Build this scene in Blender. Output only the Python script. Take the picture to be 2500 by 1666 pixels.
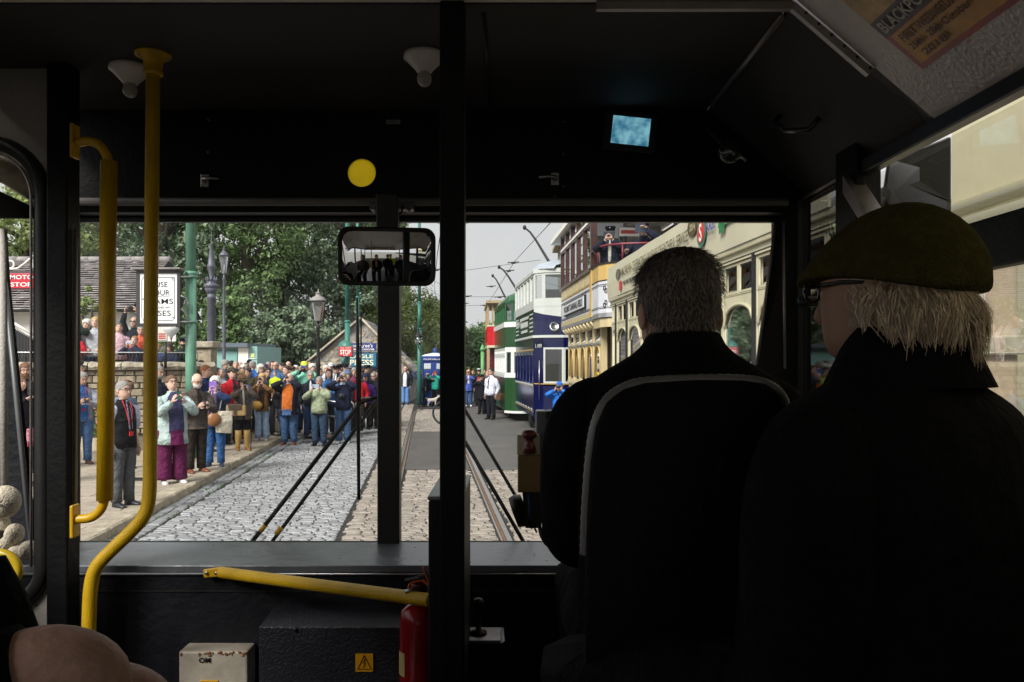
import bpy, bmesh, math, random
from mathutils import Vector, Matrix, noise as mnoise
R = math.radians
random.seed(7)
for o in list(bpy.data.objects): bpy.data.objects.remove(o)
SC = bpy.context.scene
COL = SC.collection
# ---------------------------------------------------------------- camera, sky, sun, exposure
F, HC, VH = 1944.0, 2.1, 880.0
def P(u, v, d): return Vector(((u-1250)*d/F, d, HC+(VH-v)*d/F))
cam = bpy.data.cameras.new('camera'); co = bpy.data.objects.new('camera', cam); COL.objects.link(co)
co.location = (0, 0, HC); co.rotation_euler = (R(90), 0, 0)
cam.sensor_width = 36; cam.lens = 36*F/2500; cam.shift_y = 47/2500
cam.clip_start = .05; cam.clip_end = 3000
SC.camera = co
W = bpy.data.worlds.new('World'); SC.world = W; W.use_nodes = True
wn, wl = W.node_tree.nodes, W.node_tree.links
bg = wn['Background']
sky = wn.new('ShaderNodeTexSky'); sky.sky_type = 'NISHITA'; sky.sun_disc = False
SUN_EL, SUN_AZ = 40, 212           # azimuth clockwise from +Y: behind the camera, to the left
sky.sun_elevation = R(SUN_EL); sky.sun_rotation = R(SUN_AZ); sky.air_density = 1.5; sky.dust_density = 4
hs = wn.new('ShaderNodeHueSaturation'); hs.inputs['Saturation'].default_value = .12
wl.new(sky.outputs[0], hs.inputs['Color'])
tc = wn.new('ShaderNodeTexCoord'); nz = wn.new('ShaderNodeTexNoise'); nz.inputs['Scale'].default_value = 2.2; nz.inputs['Detail'].default_value = 5
wl.new(tc.outputs['Generated'], nz.inputs['Vector'])
cr = wn.new('ShaderNodeValToRGB'); cr.color_ramp.elements[0].position = .3; cr.color_ramp.elements[1].position = .75
cr.color_ramp.elements[0].color = (6.2, 6.25, 6.4, 1); cr.color_ramp.elements[1].color = (9.4, 9.3, 9.2, 1)
wl.new(nz.outputs['Fac'], cr.inputs['Fac'])
mx = wn.new('ShaderNodeMix'); mx.data_type = 'RGBA'; mx.inputs['Factor'].default_value = .8
wl.new(hs.outputs[0], mx.inputs['A']); wl.new(cr.outputs[0], mx.inputs['B'])
wl.new(mx.outputs['Result'], bg.inputs['Color']); bg.inputs['Strength'].default_value = .05
sl = bpy.data.lights.new('sun', 'SUN'); sl.energy = 2.5; sl.angle = R(24); sl.color = (1, .96, .9)
so = bpy.data.objects.new('sun', sl); COL.objects.link(so)
az, el = R(SUN_AZ), R(SUN_EL)
sd = Vector((math.sin(az)*math.cos(el), math.cos(az)*math.cos(el), math.sin(el)))
so.rotation_euler = sd.to_track_quat('Z', 'Y').to_euler(); so.location = sd*40
vs = SC.view_settings; vs.view_transform = 'Standard'; vs.look = 'None'; vs.gamma = 1; vs.exposure = 1.2; vs.use_curve_mapping = False
SC.cycles.max_bounces = 6; SC.cycles.transparent_max_bounces = 16; SC.cycles.glossy_bounces = 3; SC.cycles.diffuse_bounces = 3
SC.cycles.sample_clamp_indirect = 4
SC.cycles.use_denoising = True

# ---------------------------------------------------------------- materials
MATS = {}
def srgb(c):
    f = lambda x: x/12.92 if x <= .04045 else ((x+.055)/1.055)**2.4
    if isinstance(c, str):
        c = c.lstrip('#'); c = tuple(int(c[i:i+2], 16)/255 for i in (0, 2, 4))
    return tuple(f(x) for x in c)
def mat(name, col, rough=.7, metal=0, var=.25, scale=12, bump=0, bscale=None, island=0, spec=None, trans=0, emit=0, alpha=None):
    """procedural material: base colour varied by noise (and per island), with fine relief"""
    if name in MATS: return MATS[name]
    m = bpy.data.materials.new(name); m.use_nodes = True; MATS[name] = m
    n, l = m.node_tree.nodes, m.node_tree.links
    b = n['Principled BSDF']
    c = srgb(col) if isinstance(col, str) else tuple(col)
    b.inputs['Roughness'].default_value = rough; b.inputs['Metallic'].default_value = metal
    if spec is not None: b.inputs['Specular IOR Level'].default_value = spec
    if emit:
        b.inputs['Emission Color'].default_value = (*c, 1); b.inputs['Emission Strength'].default_value = emit
    t = n.new('ShaderNodeTexCoord')
    if var or bump:
        nt = n.new('ShaderNodeTexNoise'); nt.inputs['Scale'].default_value = scale; nt.inputs['Detail'].default_value = 6; nt.inputs['Roughness'].default_value = .65
        l.new(t.outputs['Object'], nt.inputs['Vector'])
        rp = n.new('ShaderNodeMapRange'); rp.inputs['From Min'].default_value = .3; rp.inputs['From Max'].default_value = .7
        rp.inputs['To Min'].default_value = 1-var; rp.inputs['To Max'].default_value = 1+var
        l.new(nt.outputs['Fac'], rp.inputs['Value']); fac = rp.outputs[0]
        if island:
            g = n.new('ShaderNodeNewGeometry'); oi = n.new('ShaderNodeObjectInfo')
            ad = n.new('ShaderNodeMath'); ad.operation = 'ADD'; l.new(g.outputs['Random Per Island'], ad.inputs[0]); l.new(oi.outputs['Random'], ad.inputs[1])
            fr = n.new('ShaderNodeMath'); fr.operation = 'FRACT'; l.new(ad.outputs[0], fr.inputs[0])
            r2 = n.new('ShaderNodeMapRange'); r2.inputs['To Min'].default_value = 1-island; r2.inputs['To Max'].default_value = 1+island
            l.new(fr.outputs[0], r2.inputs['Value'])
            mu = n.new('ShaderNodeMath'); mu.operation = 'MULTIPLY'; l.new(fac, mu.inputs[0]); l.new(r2.outputs[0], mu.inputs[1]); fac = mu.outputs[0]
        vm = n.new('ShaderNodeVectorMath'); vm.operation = 'SCALE'; vm.inputs[0].default_value = c
        l.new(fac, vm.inputs['Scale']); l.new(vm.outputs[0], b.inputs['Base Color'])
        rr = n.new('ShaderNodeMapRange'); rr.inputs['To Min'].default_value = max(.02, rough-.12); rr.inputs['To Max'].default_value = min(1, rough+.12)
        l.new(nt.outputs['Fac'], rr.inputs['Value']); l.new(rr.outputs[0], b.inputs['Roughness'])
    else: b.inputs['Base Color'].default_value = (*c, 1)
    if bump:
        nb = n.new('ShaderNodeTexNoise'); nb.inputs['Scale'].default_value = bscale or scale*3; nb.inputs['Detail'].default_value = 4
        l.new(t.outputs['Object'], nb.inputs['Vector'])
        bp = n.new('ShaderNodeBump'); bp.inputs['Strength'].default_value = min(1, bump); bp.inputs['Distance'].default_value = .02*max(1, bump)
        l.new(nb.outputs['Fac'], bp.inputs['Height']); l.new(bp.outputs[0], b.inputs['Normal'])
    if trans:
        tr = n.new('ShaderNodeBsdfTranslucent'); ms = n.new('ShaderNodeMixShader'); ms.inputs[0].default_value = trans
        if var: l.new(vm.outputs[0], tr.inputs['Color'])
        else: tr.inputs['Color'].default_value = (*c, 1)
        o = n['Material Output']; l.new(b.outputs[0], ms.inputs[1]); l.new(tr.outputs[0], ms.inputs[2]); l.new(ms.outputs[0], o.inputs['Surface'])
    return m
def glass(name, tint=(.95, .97, .96), refl=1.0, rough=.0, base=0.0):
    if name in MATS: return MATS[name]
    m = bpy.data.materials.new(name); m.use_nodes = True; MATS[name] = m
    n, l = m.node_tree.nodes, m.node_tree.links; n.remove(n['Principled BSDF'])
    t = n.new('ShaderNodeBsdfTransparent'); t.inputs['Color'].default_value = (*tint, 1)
    g = n.new('ShaderNodeBsdfGlossy'); g.inputs['Roughness'].default_value = rough
    fr = n.new('ShaderNodeFresnel'); fr.inputs['IOR'].default_value = 1.45
    mu = n.new('ShaderNodeMath'); mu.operation = 'MULTIPLY_ADD'; mu.inputs[1].default_value = refl; mu.inputs[2].default_value = base; mu.use_clamp = True
    l.new(fr.outputs[0], mu.inputs[0])
    s = n.new('ShaderNodeMixShader'); l.new(mu.outputs[0], s.inputs[0]); l.new(t.outputs[0], s.inputs[1]); l.new(g.outputs[0], s.inputs[2])
    l.new(s.outputs[0], n['Material Output'].inputs['Surface'])
    return m
def cloth(col, **k):
    key = 'cloth_'+str(col)
    return mat(key, col, rough=.9, var=.22, scale=11, bump=2.2, bscale=13, spec=.15, **k)
def paint(col, rough=.3, **k): return mat('paint_'+str(col)+str(rough), col, rough=rough, var=.06, scale=4, **k)

# ---------------------------------------------------------------- mesh helpers
def V(*a): return Vector(a)
class MB:
    def __init__(s): s.v = []; s.f = []; s.m = []; s.s = []
    def add(s, vs, fs, mi=0, sm=False):
        o = len(s.v); s.v += [Vector(p) for p in vs]
        for f in fs: s.f.append(tuple(i+o for i in f)); s.m.append(mi); s.s.append(sm)
        return s
    def box(s, a, b, mi=0):
        x0, y0, z0 = a; x1, y1, z1 = b
        return s.add([(x0,y0,z0),(x1,y0,z0),(x1,y1,z0),(x0,y1,z0),(x0,y0,z1),(x1,y0,z1),(x1,y1,z1),(x0,y1,z1)],
              [(3,2,1,0),(4,5,6,7),(0,1,5,4),(1,2,6,5),(2,3,7,6),(3,0,4,7)], mi)
    def obox(s, M, sx, sy, sz, mi=0):
        b = MB().box((-sx/2,-sy/2,-sz/2), (sx/2,sy/2,sz/2)); return s.add([M @ p for p in b.v], b.f, mi)
    def loft(s, rings, mi=0, sm=True, closed=True, caps=True):
        n = len(rings[0]); vs = [p for r in rings for p in r]; fs = []
        for i in range(len(rings)-1):
            for j in range(n if closed else n-1):
                k = (j+1) % n
                fs.append((i*n+j, i*n+k, (i+1)*n+k, (i+1)*n+j))
        if caps and closed: fs.append(tuple(reversed(range(n)))); fs.append(tuple((len(rings)-1)*n+j for j in range(n)))
        return s.add(vs, fs, mi, sm)
    def tube(s, pts, r, n=8, mi=0, sm=True, flat=None):
        pts = [Vector(p) for p in pts]; m = len(pts)
        rs = r if isinstance(r, (list, tuple)) else [r]*m
        rings = []; up = None
        for i in range(m):
            t = (pts[min(i+1, m-1)]-pts[max(i-1, 0)]).normalized()
            if up is None:
                up = Vector((0,0,1)) if abs(t.z) < .9 else Vector((1,0,0))
            a = t.cross(up).normalized(); up = a.cross(t).normalized()
            fl = flat if flat else 1
            rings.append([pts[i]+a*(rs[i]*math.cos(2*math.pi*j/n))+up*(rs[i]*fl*math.sin(2*math.pi*j/n)) for j in range(n)])
        return s.loft(rings, mi, sm)
    def stube(s, pts, rs, n=16, mi=0, k=5):
        pts = [Vector(p) for p in pts]; P_, R_ = [], []
        for i in range(len(pts)-1):
            a, b, c, d = pts[max(i-1,0)], pts[i], pts[i+1], pts[min(i+2,len(pts)-1)]; ra, rb, rc, rd = rs[max(i-1,0)], rs[i], rs[i+1], rs[min(i+2,len(pts)-1)]
            for j in range(k):
                t = j/k; w = (-.5*t+t*t-.5*t**3, 1-2.5*t*t+1.5*t**3, .5*t+2*t*t-1.5*t**3, -.5*t*t+.5*t**3)
                P_.append(a*w[0]+b*w[1]+c*w[2]+d*w[3]); R_.append(ra*w[0]+rb*w[1]+rc*w[2]+rd*w[3])
        return s.tube(P_+[pts[-1]], R_+[rs[-1]], n, mi)
    def lathe(s, prof, c=(0,0,0), n=12, mi=0, sm=True):
        c = Vector(c)
        return s.loft([[c+V(r*math.cos(2*math.pi*j/n), r*math.sin(2*math.pi*j/n), z) for j in range(n)] for r, z in prof], mi, sm)
    def ell(s, c, r, nu=10, nv=7, mi=0, M=None):
        c = Vector(c); rings = []
        for i in range(nv+1):
            t = math.pi*(i+.02)/(nv+.04)
            ring = [V(r[0]*math.sin(t)*math.cos(2*math.pi*j/nu), r[1]*math.sin(t)*math.sin(2*math.pi*j/nu), -r[2]*math.cos(t)) for j in range(nu)]
            rings.append([(M @ p if M else p)+c for p in ring])
        return s.loft(rings, mi, True)
    def prism(s, poly, ext, mi=0):
        poly = [Vector(p) for p in poly]; ext = Vector(ext); n = len(poly)
        fs = [tuple(reversed(range(n))), tuple(range(n, 2*n))]+[(i, (i+1) % n, n+(i+1) % n, n+i) for i in range(n)]
        return s.add(poly+[p+ext for p in poly], fs, mi)
    def xf(s, M): s.v = [M @ p for p in s.v]; return s
    def mesh(s, name, mats):
        me = bpy.data.meshes.new(name); me.from_pydata([tuple(p) for p in s.v], [], s.f)
        for m in (mats if isinstance(mats, (list, tuple)) else [mats]): me.materials.append(m)
        me.polygons.foreach_set('material_index', s.m); me.polygons.foreach_set('use_smooth', s.s)
        bm = bmesh.new(); bm.from_mesh(me); bmesh.ops.recalc_face_normals(bm, faces=bm.faces); bm.to_mesh(me); bm.free()
        me.update(); return me
    def build(s, name, mats, parent=None, bev=0, sub=0, **tags):
        o = bpy.data.objects.new(name, s.mesh(name, mats)); COL.objects.link(o)
        if parent: o.parent = parent
        for k, v in tags.items(): o[k] = v
        if bev:
            b = o.modifiers.new('b', 'BEVEL'); b.width = bev; b.segments = 2; b.limit_method = 'ANGLE'; b.angle_limit = R(40)
        if sub:
            b = o.modifiers.new('s', 'SUBSURF'); b.levels = b.render_levels = sub
        return o
def link(name, me, parent=None, loc=None, rot=None, **tags):
    o = bpy.data.objects.new(name, me); COL.objects.link(o)
    if parent: o.parent = parent
    if loc is not None: o.location = loc
    if rot is not None: o.rotation_euler = rot
    for k, v in tags.items(): o[k] = v
    return o
def thing(name, label, cat, loc=(0,0,0), rz=0, group=None):
    o = bpy.data.objects.new(name, None); COL.objects.link(o); o.location = loc; o.rotation_euler = (0, 0, rz)
    o.empty_display_size = .1
    o['label'] = label; o['category'] = cat
    if group: o['group'] = group
    return o
def box(name, a, b, m, parent=None, bev=0, **t): return MB().box(a, b).build(name, m, parent, bev, **t)
def text(s, m, parent, org, ex, ey, w=None, h=None, ext=.0015, name='lettering', bold=0, shear=0, align='CENTER'):
    """flat lettering: org = centre, ex / ey = reading and up direction, fitted to w x h"""
    cu = bpy.data.curves.new('t', 'FONT'); cu.body = s; cu.align_x = 'CENTER'; cu.align_y = 'CENTER'; cu.size = 1; cu.offset = bold; cu.shear = shear; cu.resolution_u = 3
    to = bpy.data.objects.new('t', cu); COL.objects.link(to)
    dg = bpy.context.evaluated_depsgraph_get(); me = bpy.data.meshes.new_from_object(to.evaluated_get(dg))
    bpy.data.objects.remove(to); bpy.data.curves.remove(cu)
    if not me.vertices: return None
    xs = [v.co.x for v in me.vertices]; ys = [v.co.y for v in me.vertices]
    cx, cy = (min(xs)+max(xs))/2, (min(ys)+max(ys))/2; tw, th = max(xs)-min(xs), max(ys)-min(ys)
    sx = w/tw if w else None; sy = h/th if h else None
    sx = sx or sy; sy = sy or sx
    ex = Vector(ex).normalized(); ey = Vector(ey).normalized(); ez = ex.cross(ey); org = Vector(org)
    for v in me.vertices: v.co = org+ex*((v.co.x-cx)*sx)+ey*((v.co.y-cy)*sy)+ez*ext
    me.materials.clear(); me.materials.append(m); me.name = name
    return link(name, me, parent)
def nz3(p, s=1.0): return mnoise.noise(Vector(p)*s)
M_BLACK = paint('#0d0d0e', .45); M_WHITE = paint('#e4e2da', .5); M_STEEL = mat('steel', (.45,.45,.46), .35, 1, .15, 20)
# ---------------------------------------------------------------- ground, road, setts, rails, pavement
SH = .108
def gx(x0, d): return x0-SH*(d-9.3)
def trackx(x0, d):
    x = gx(x0, min(d, 60))
    return x+(.045*(d-31)**2 if d > 31 else 0)
KERB, JOIN, RL, RR_ = -4.75, -2.05, -1.5, -.06
m_soil = mat('soil', (.10,.10,.085), .95, 0, .4, .6, .5, 6)
MB().add([(-900,-400,-.12),(900,-400,-.12),(900,1600,-.12),(-900,1600,-.12)], [(0,1,2,3)]).build('ground', m_soil, kind='structure')
m_bed = mat('sett_joint', (.018,.017,.015), .95, 0, .4, 3, .4, 60)
roadbed = MB().box((-40,-12,-.119), (40,70,-.022)).build('road', m_bed, kind='structure')
m_sett = mat('grey_sett', (.215,.22,.23), .42, 0, .3, 9, .35, 45, island=.22)
m_settb = mat('buff_sett', (.225,.195,.165), .52, 0, .32, 8, .4, 45, island=.25)
def sett_geo(w, l, rng):
    """one domed stone, origin at its centre, top at z = 0"""
    hw, hl = w/2, l/2; i = min(w, l)*.12
    j = lambda k: rng.uniform(-k, k)
    b = [(-hw+j(.008),-hl+j(.008),-.05),(hw+j(.008),-hl+j(.008),-.05),(hw+j(.008),hl+j(.008),-.05),(-hw+j(.008),hl+j(.008),-.05)]
    m = [(x*.99, y*.99, -.012+j(.003)) for x, y, _ in b]
    t = [(x*(1-2*i/w), y*(1-2*i/l), j(.004)) for x, y, _ in b]
    c = [(0,0,.004)]
    fs = [(0,1,5,4),(1,2,6,5),(2,3,7,6),(3,0,4,7),(4,5,9,8),(5,6,10,9),(6,7,11,10),(7,4,8,11),(8,9,12),(9,10,12),(10,11,12),(11,8,12)]
    return b+m+t+c, fs
def sett_field(x0a, x0b, d0, d1, mt, rng, wr=(.12,.24), lr=(.085,.115), keep=None, gap=.016):
    out = []
    d = d0
    while d < d1:
        l = rng.uniform(*lr); xa, xb = gx(x0a, d), gx(x0b, d); x = xa+rng.uniform(0, .06)
        while x < xb-.06:
            w = min(rng.uniform(*wr), xb-x)
            if keep is None or keep(x+w/2, d):
                out.append((x+w/2, d+l/2+rng.uniform(-.006, .006)+.025*math.sin(x*1.7+d*.4), w-gap, l-gap*.9, rng.uniform(-.012, .012), mt))
            x += w
        d += l
    return out
rng = random.Random(3)
S = []
S += sett_field(KERB+.34, JOIN-.02, 5.5, 38, m_sett, rng)
for k in range(2):                                  # two channel courses laid along the kerb
    d = 5.5
    while d < 21.8:
        l = rng.uniform(.2, .32); S.append((gx(KERB+.09+.16*k, d+l/2), d+l/2, .145, l-.014, SH, m_sett)); d += l
S += sett_field(JOIN+.01, RL-.07, 5.5, 38, m_settb, rng, (.14,.26), (.085,.115))
S += sett_field(RL+.08, RR_-.09, 5.5, 15.25, m_settb, rng, (.13,.27), (.082,.11))
S += sett_field(RL+.08, RR_-.09, 23.6, 34, m_settb, rng, (.13,.27), (.082,.11))
S += sett_field(RR_+.08, 3.6, 5.5, 15.25, m_settb, rng, (.14,.26), (.085,.12))
S.sort(key=lambda s: (s[1] < 9.1, s[1]))
VAR = {}
far = {}
for k, (x, y, w, l, rz, mt) in enumerate(S):
    if k < 300:
        key = (mt.name, k % 24)
        if key not in VAR:
            g = sett_geo(.16, .115, rng); VAR[key] = MB().add(*g).mesh('sett', mt)
        o = link('sett', VAR[key], roadbed, (x, y, rng.uniform(-.006, .004)), (rng.uniform(-.02,.02), rng.uniform(-.02,.02), rz))
        o.scale = (w/.16, l/.115, 1)
    else:
        mb = far.setdefault(mt.name, (MB(), mt))[0]
        vs, fs = sett_geo(w, l, rng); dz = rng.uniform(-.007, .004); a, b = rng.uniform(-.025,.025), rng.uniform(-.02,.02); c, s = math.cos(rz), math.sin(rz)
        mb.add([(x+c*p[0]-s*p[1], y+s*p[0]+c*p[1], p[2]+dz+a*p[0]+b*p[1]) for p in vs], fs)
for nme, (mb, mt) in far.items(): mb.build('sett_paving', mt, roadbed, kind='stuff')
# weeds in the channel joint
wd = MB()
for k in range(260):
    d = rng.uniform(8.8, 20); x = gx(KERB+rng.choice((.02,.17,.33)), d)+rng.uniform(-.015,.015)
    if nz3((x, d*.8, 3)) < .05: continue
    for q in range(3):
        a = rng.uniform(0, 6.28); h = rng.uniform(.02, .05)
        wd.add([(x,d,-.01),(x+.012*math.cos(a),d+.012*math.sin(a),-.01),(x+.03*math.cos(a+.6),d+.03*math.sin(a+.6),h)], [(0,1,2)])
for k in range(200):
    a = rng.uniform(0, 6.28); r = rng.uniform(0,.16); x = gx(KERB-.02,21.6)+r*math.cos(a); d = 21.3+r*math.sin(a); h = rng.uniform(.05,.22)
    wd.add([(x,d,0),(x+.03,d,0),(x+.05*math.cos(a),d+.04*math.sin(a),h)], [(0,1,2)])
wd.build('weeds', mat('weed', (.07,.14,.03), .8, 0, .4, 5, trans=.3), kind='stuff', label='small green weeds growing in the kerb channel joints', category='weeds')
# asphalt crossing and the asphalt lane on the right
m_asph = mat('asphalt', (.085,.077,.073), .6, 0, .3, 2.2, .8, 160)
a = MB()
def strip(mb, xa, xb, d0, d1, z, n=12):
    for i in range(n):
        p, q = d0+(d1-d0)*i/n, d0+(d1-d0)*(i+1)/n
        mb.add([(trackx(xa,p),p,z),(trackx(xb,p),p,z),(trackx(xb,q),q,z),(trackx(xa,q),q,z)], [(0,1,2,3)])
strip(a, RL+.085, RR_-.095, 15.3, 23.55, -.004)
a.build('asphalt_crossing', m_asph, kind='structure')
b = MB(); strip(b, RR_+.085, 14, 15.3, 40, -.0045, 20); b.add([(gx(RR_+.085,40),40,-.005),(40,40,-.005),(40,70,-.005),(-20,70,-.005),(-20,40,-.005)], [(0,1,2,3,4)])
b.build('asphalt_lane', mat('asphalt_b', (.10,.096,.092), .62, 0, .25, 1.6, .7, 140), kind='structure')
b = MB(); b.add([(-34,38,-.0065),(gx(JOIN,40),38,-.0065),(gx(JOIN,40),66,-.0065),(-34,66,-.0065)], [(0,1,2,3)]); b.build('far_road', m_asph, kind='structure')
# grooved rails
m_rail = mat('rail_polished', (.5,.49,.48), .3, 1, .12, 30); m_rust = mat('rail_rust', (.16,.09,.05), .75, .3, .4, 30)
for nme, x0, sgn, lab in (('tram_rail', RL, 1, 'left steel tram rail, polished head, curving away to the right'), ('tram_rail', RR_, -1, 'right steel tram rail with brown rusty groove beside it')):
    root = thing(nme, lab, 'rail', (0,0,0), 0, 'grooved tram rails')
    ds = [5+.6*i for i in range(60)]
    def sweep(x1, x2, z, z2=-.06):
        rings = [[V(trackx(x0+x1,d),d,z2), V(trackx(x0+x2,d),d,z2), V(trackx(x0+x2,d),d,z), V(trackx(x0+x1,d),d,z)] for d in ds]
        return MB().loft(rings, 0, False)
    a1, a2 = (-.06, .0) if sgn > 0 else (0, .06)
    sweep(a1, a2, .009).build('rail_head', m_rail, root)
    g1, g2 = (.001, .05) if sgn > 0 else (-.05, -.001)
    sweep(g1, g2, -.018).build('groove', m_rust, root)
    l1, l2 = (.051, .072) if sgn > 0 else (-.072, -.051)
    sweep(l1, l2, .006).build('guard_lip', m_rail, root)
# pavement: base, kerb stones, flags
m_flag = mat('flagstone', (.335,.285,.225), .8, 0, .28, 2.5, .45, 30, island=.12)
m_kerb = mat('kerb_stone', (.33,.285,.215), .85, 0, .4, 4, .7, 18, island=.14)
pb = MB()
pb.prism([(gx(KERB-.3,4.5),4.5,-.1),(-20,4.5,-.1),(-20,23.6,-.1),(gx(KERB-.3,21.9)-3.5,23.6,-.1),(gx(KERB-.3,21.7),21.7,-.1)], (0,0,.165))
pav = pb.build('pavement', m_bed, kind='structure')
d = 5.0
while d < 21.4:
    l = rng.uniform(.75, 1.15); l = min(l, 21.7-d)
    x = gx(KERB, d+l/2); hl = l/2-.006; r_ = rng
    k = MB(); e = lambda s=.012: rng.uniform(-s, s)
    xs = [0, .02, .035]
    n = 6; rings = []
    for i in range(n+1):
        yy = -hl+2*hl*i/n; w = e(.008)
        rings.append([V(-.3,yy,-.1),V(-.3,yy,.112+e(.003)),V(-.03+e(.006),yy,.112+e(.004)),V(-.004+w,yy,.092+e(.006)),V(w,yy,.03),V(.012+e(.006),yy,-.1)])
    k.loft(rings, 0, False); o = k.build('kerb_stone', m_kerb, pav); o.location = (x, d+l/2, 0); o.rotation_euler = (0,0,SH)
    d += l
x = gx(KERB, 21.75); t = 0
for i in range(5):                       # kerb turning away round the corner
    l = .8; a = R(165-i*3)
    o = MB().box((-l/2+.006,-.28,-.1),(l/2-.006,0,.108)).build('kerb_stone', m_kerb, pav, .012); o.location = (x-.35-i*.78, 21.9+i*.33, 0); o.rotation_euler = (0,0,R(-23))
d = 5.0; fm = {}
while d < 21.5:
    l = rng.uniform(.42, .7); l = min(l, 21.62-d)
    if l < .2: break
    x = gx(KERB-.31, d+l/2)
    while x > -15:
        w = rng.uniform(.55, 1.15)
        key = rng.randrange(10)
        if key not in fm:
            m_ = MB(); m_.box((-.5,-.5,-.05),(.5,.5,0)); 
            for p in m_.v: p.x += rng.uniform(-.004,.004); p.z += rng.uniform(-.003,.003)
            fm[key] = m_.mesh('flagstone', m_flag)
        o = link('flagstone', fm[key], pav, (x-w/2, d+l/2, .108+rng.uniform(-.004,.004)), (rng.uniform(-.006,.006), rng.uniform(-.005,.005), SH*.6))
        o.scale = (w-.014, l-.013, 1)
        x -= w
    d += l
# raised paving behind the crowd
rp = MB().prism([(-5.9,23.7,-.1),(-20,23.7,-.1),(-20,36,-.1),(-6.4,36,-.1)], (0,0,.42)).build('raised_pavement', m_flag, kind='structure')
# terrace on the left with its stone retaining wall
TER = MB().prism([(-30,18.2,-.1),(-7.2,18.2,-.1),(-8.2,34,-.1),(-30,34,-.1)], (0,0,1.44)).build('terrace', m_flag, kind='structure')
m_wstone = mat('wall_stone', (.36,.3,.215), .9, 0, .35, 5, .8, 22, island=.2)
m_mort = mat('mortar', (.2,.175,.14), .95, 0, .3, 8, .4, 40)
wall = thing('stone_wall', 'buff stone retaining wall with rough coping below the railing', 'wall', (0,0,0))
path = [(-15.5,16.6),(-12,16.75),(-9.5,17.05),(-8,17.4),(-7.0,17.95)]
def along(t):
    L = [(Vector(path[i+1])-Vector(path[i])).length for i in range(len(path)-1)]
    for i, l in enumerate(L):
        if t <= l or i == len(L)-1:
            p, q = Vector(path[i]), Vector(path[i+1]); return p+(q-p)*(t/l), math.atan2(q.y-p.y, q.x-p.x)
        t -= l
TOT = sum((Vector(path[i+1])-Vector(path[i])).length for i in range(len(path)-1))
core = MB()
for i in range(24):
    p, a = along(TOT*i/24+.01); q, _ = along(TOT*(i+1)/24-.01)
    nrm = V(math.sin(a), -math.cos(a), 0); p3, q3 = V(p.x,p.y,0), V(q.x,q.y,0)
    core.prism([p3-nrm*.0, q3-nrm*.0, q3-nrm*1.3, p3-nrm*1.3], (0,0,1.9))
core.build('wall_core', m_mort, wall)
z = .5; sm_ = {}; nst = 0
while z < 1.86:
    hh = rng.uniform(.11, .17); hh = min(hh, 1.88-z)
    t = 4.0+rng.uniform(0,.2)
    while t < TOT-.1:
        w = rng.uniform(.16, .36); p, a = along(t+w/2)
        key = rng.randrange(14)
        if key not in sm_:
            m_ = MB(); i_ = .1
            pts = []
            for y_, s_ in ((.5,1),(-.3,1),(-.5,.82)):
                pts.append([V(sx*.5*s_+rng.uniform(-.03,.03), y_, sz*.5*s_+rng.uniform(-.04,.04)) for sx, sz in ((-1,-1),(1,-1),(1,1),(-1,1))])
            m_.loft(pts, 0, False); sm_[key] = m_.mesh('stone', m_wstone)
        o = link('stone', sm_[key], wall, (p.x+math.sin(a)*.01, p.y-math.cos(a)*.01, z+hh/2), (0, 0, a))
        o.scale = (w-.018, .1+rng.uniform(0,.03), hh-.018); t += w; nst += 1
    z += hh
m_cope = mat('coping_stone', (.34,.30,.23), .95, 0, .45, 6, 1, 14, island=.12)
t = 3.9
while t < TOT-.05:
    w = rng.uniform(.45, .8); p, a = along(min(t+w/2, TOT-.01)); rings = []
    for i in range(6):
        xx = (i/5-.5)*(w-.02); e = lambda s=.02: rng.uniform(-s, s)
        rings.append([V(xx,-.14+e(),-.07),V(xx,-.19+e(),.0+e(.012)),V(xx,-.13+e(),.08+e(.015)),V(xx,.05,.1+e(.015)),V(xx,.26,.06),V(xx,.26,-.07)])
    o = MB().loft(rings, 0, False).build('coping_stone', m_cope, wall); o.location = (p.x, p.y, 1.96); o.rotation_euler = (0,0,a); t += w
m_iron = paint('#16181b', .5)
rail = thing('terrace_railing', 'thin black iron railing with pale top rail on the stone wall', 'railing', (0,0,0))
pts = [along(4+ (TOT-4)*i/20) for i in range(21)]
MB().tube([(p.x-.02,p.y+.1,2.27) for p, a in pts], .013, 6).build('top_rail', mat('galv', (.5,.51,.52), .4, .8, .15, 20), rail)
MB().tube([(p.x-.02,p.y+.1,2.07) for p, a in pts], .009, 5).build('bottom_rail', m_iron, rail)
for i in range(62):
    p, a = along(4.1+(TOT-4.2)*i/61)
    MB().tube([(p.x-.02,p.y+.1,2.04),(p.x-.02,p.y+.1,2.26)], .006, 5).build('baluster', m_iron, rail)
gp = thing('gate_pier', 'stone gate pier with wide flat cap beside green pole', 'pier', (P(503,900,19.5).x,19.5,.1))
MB().box((-.2,-.2,0),(.2,.2,2.3)).build('shaft', m_wstone, gp, .02); MB().box((-.28,-.28,2.3),(.28,.28,2.46)).build('cap', m_cope, gp, .03)
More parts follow.
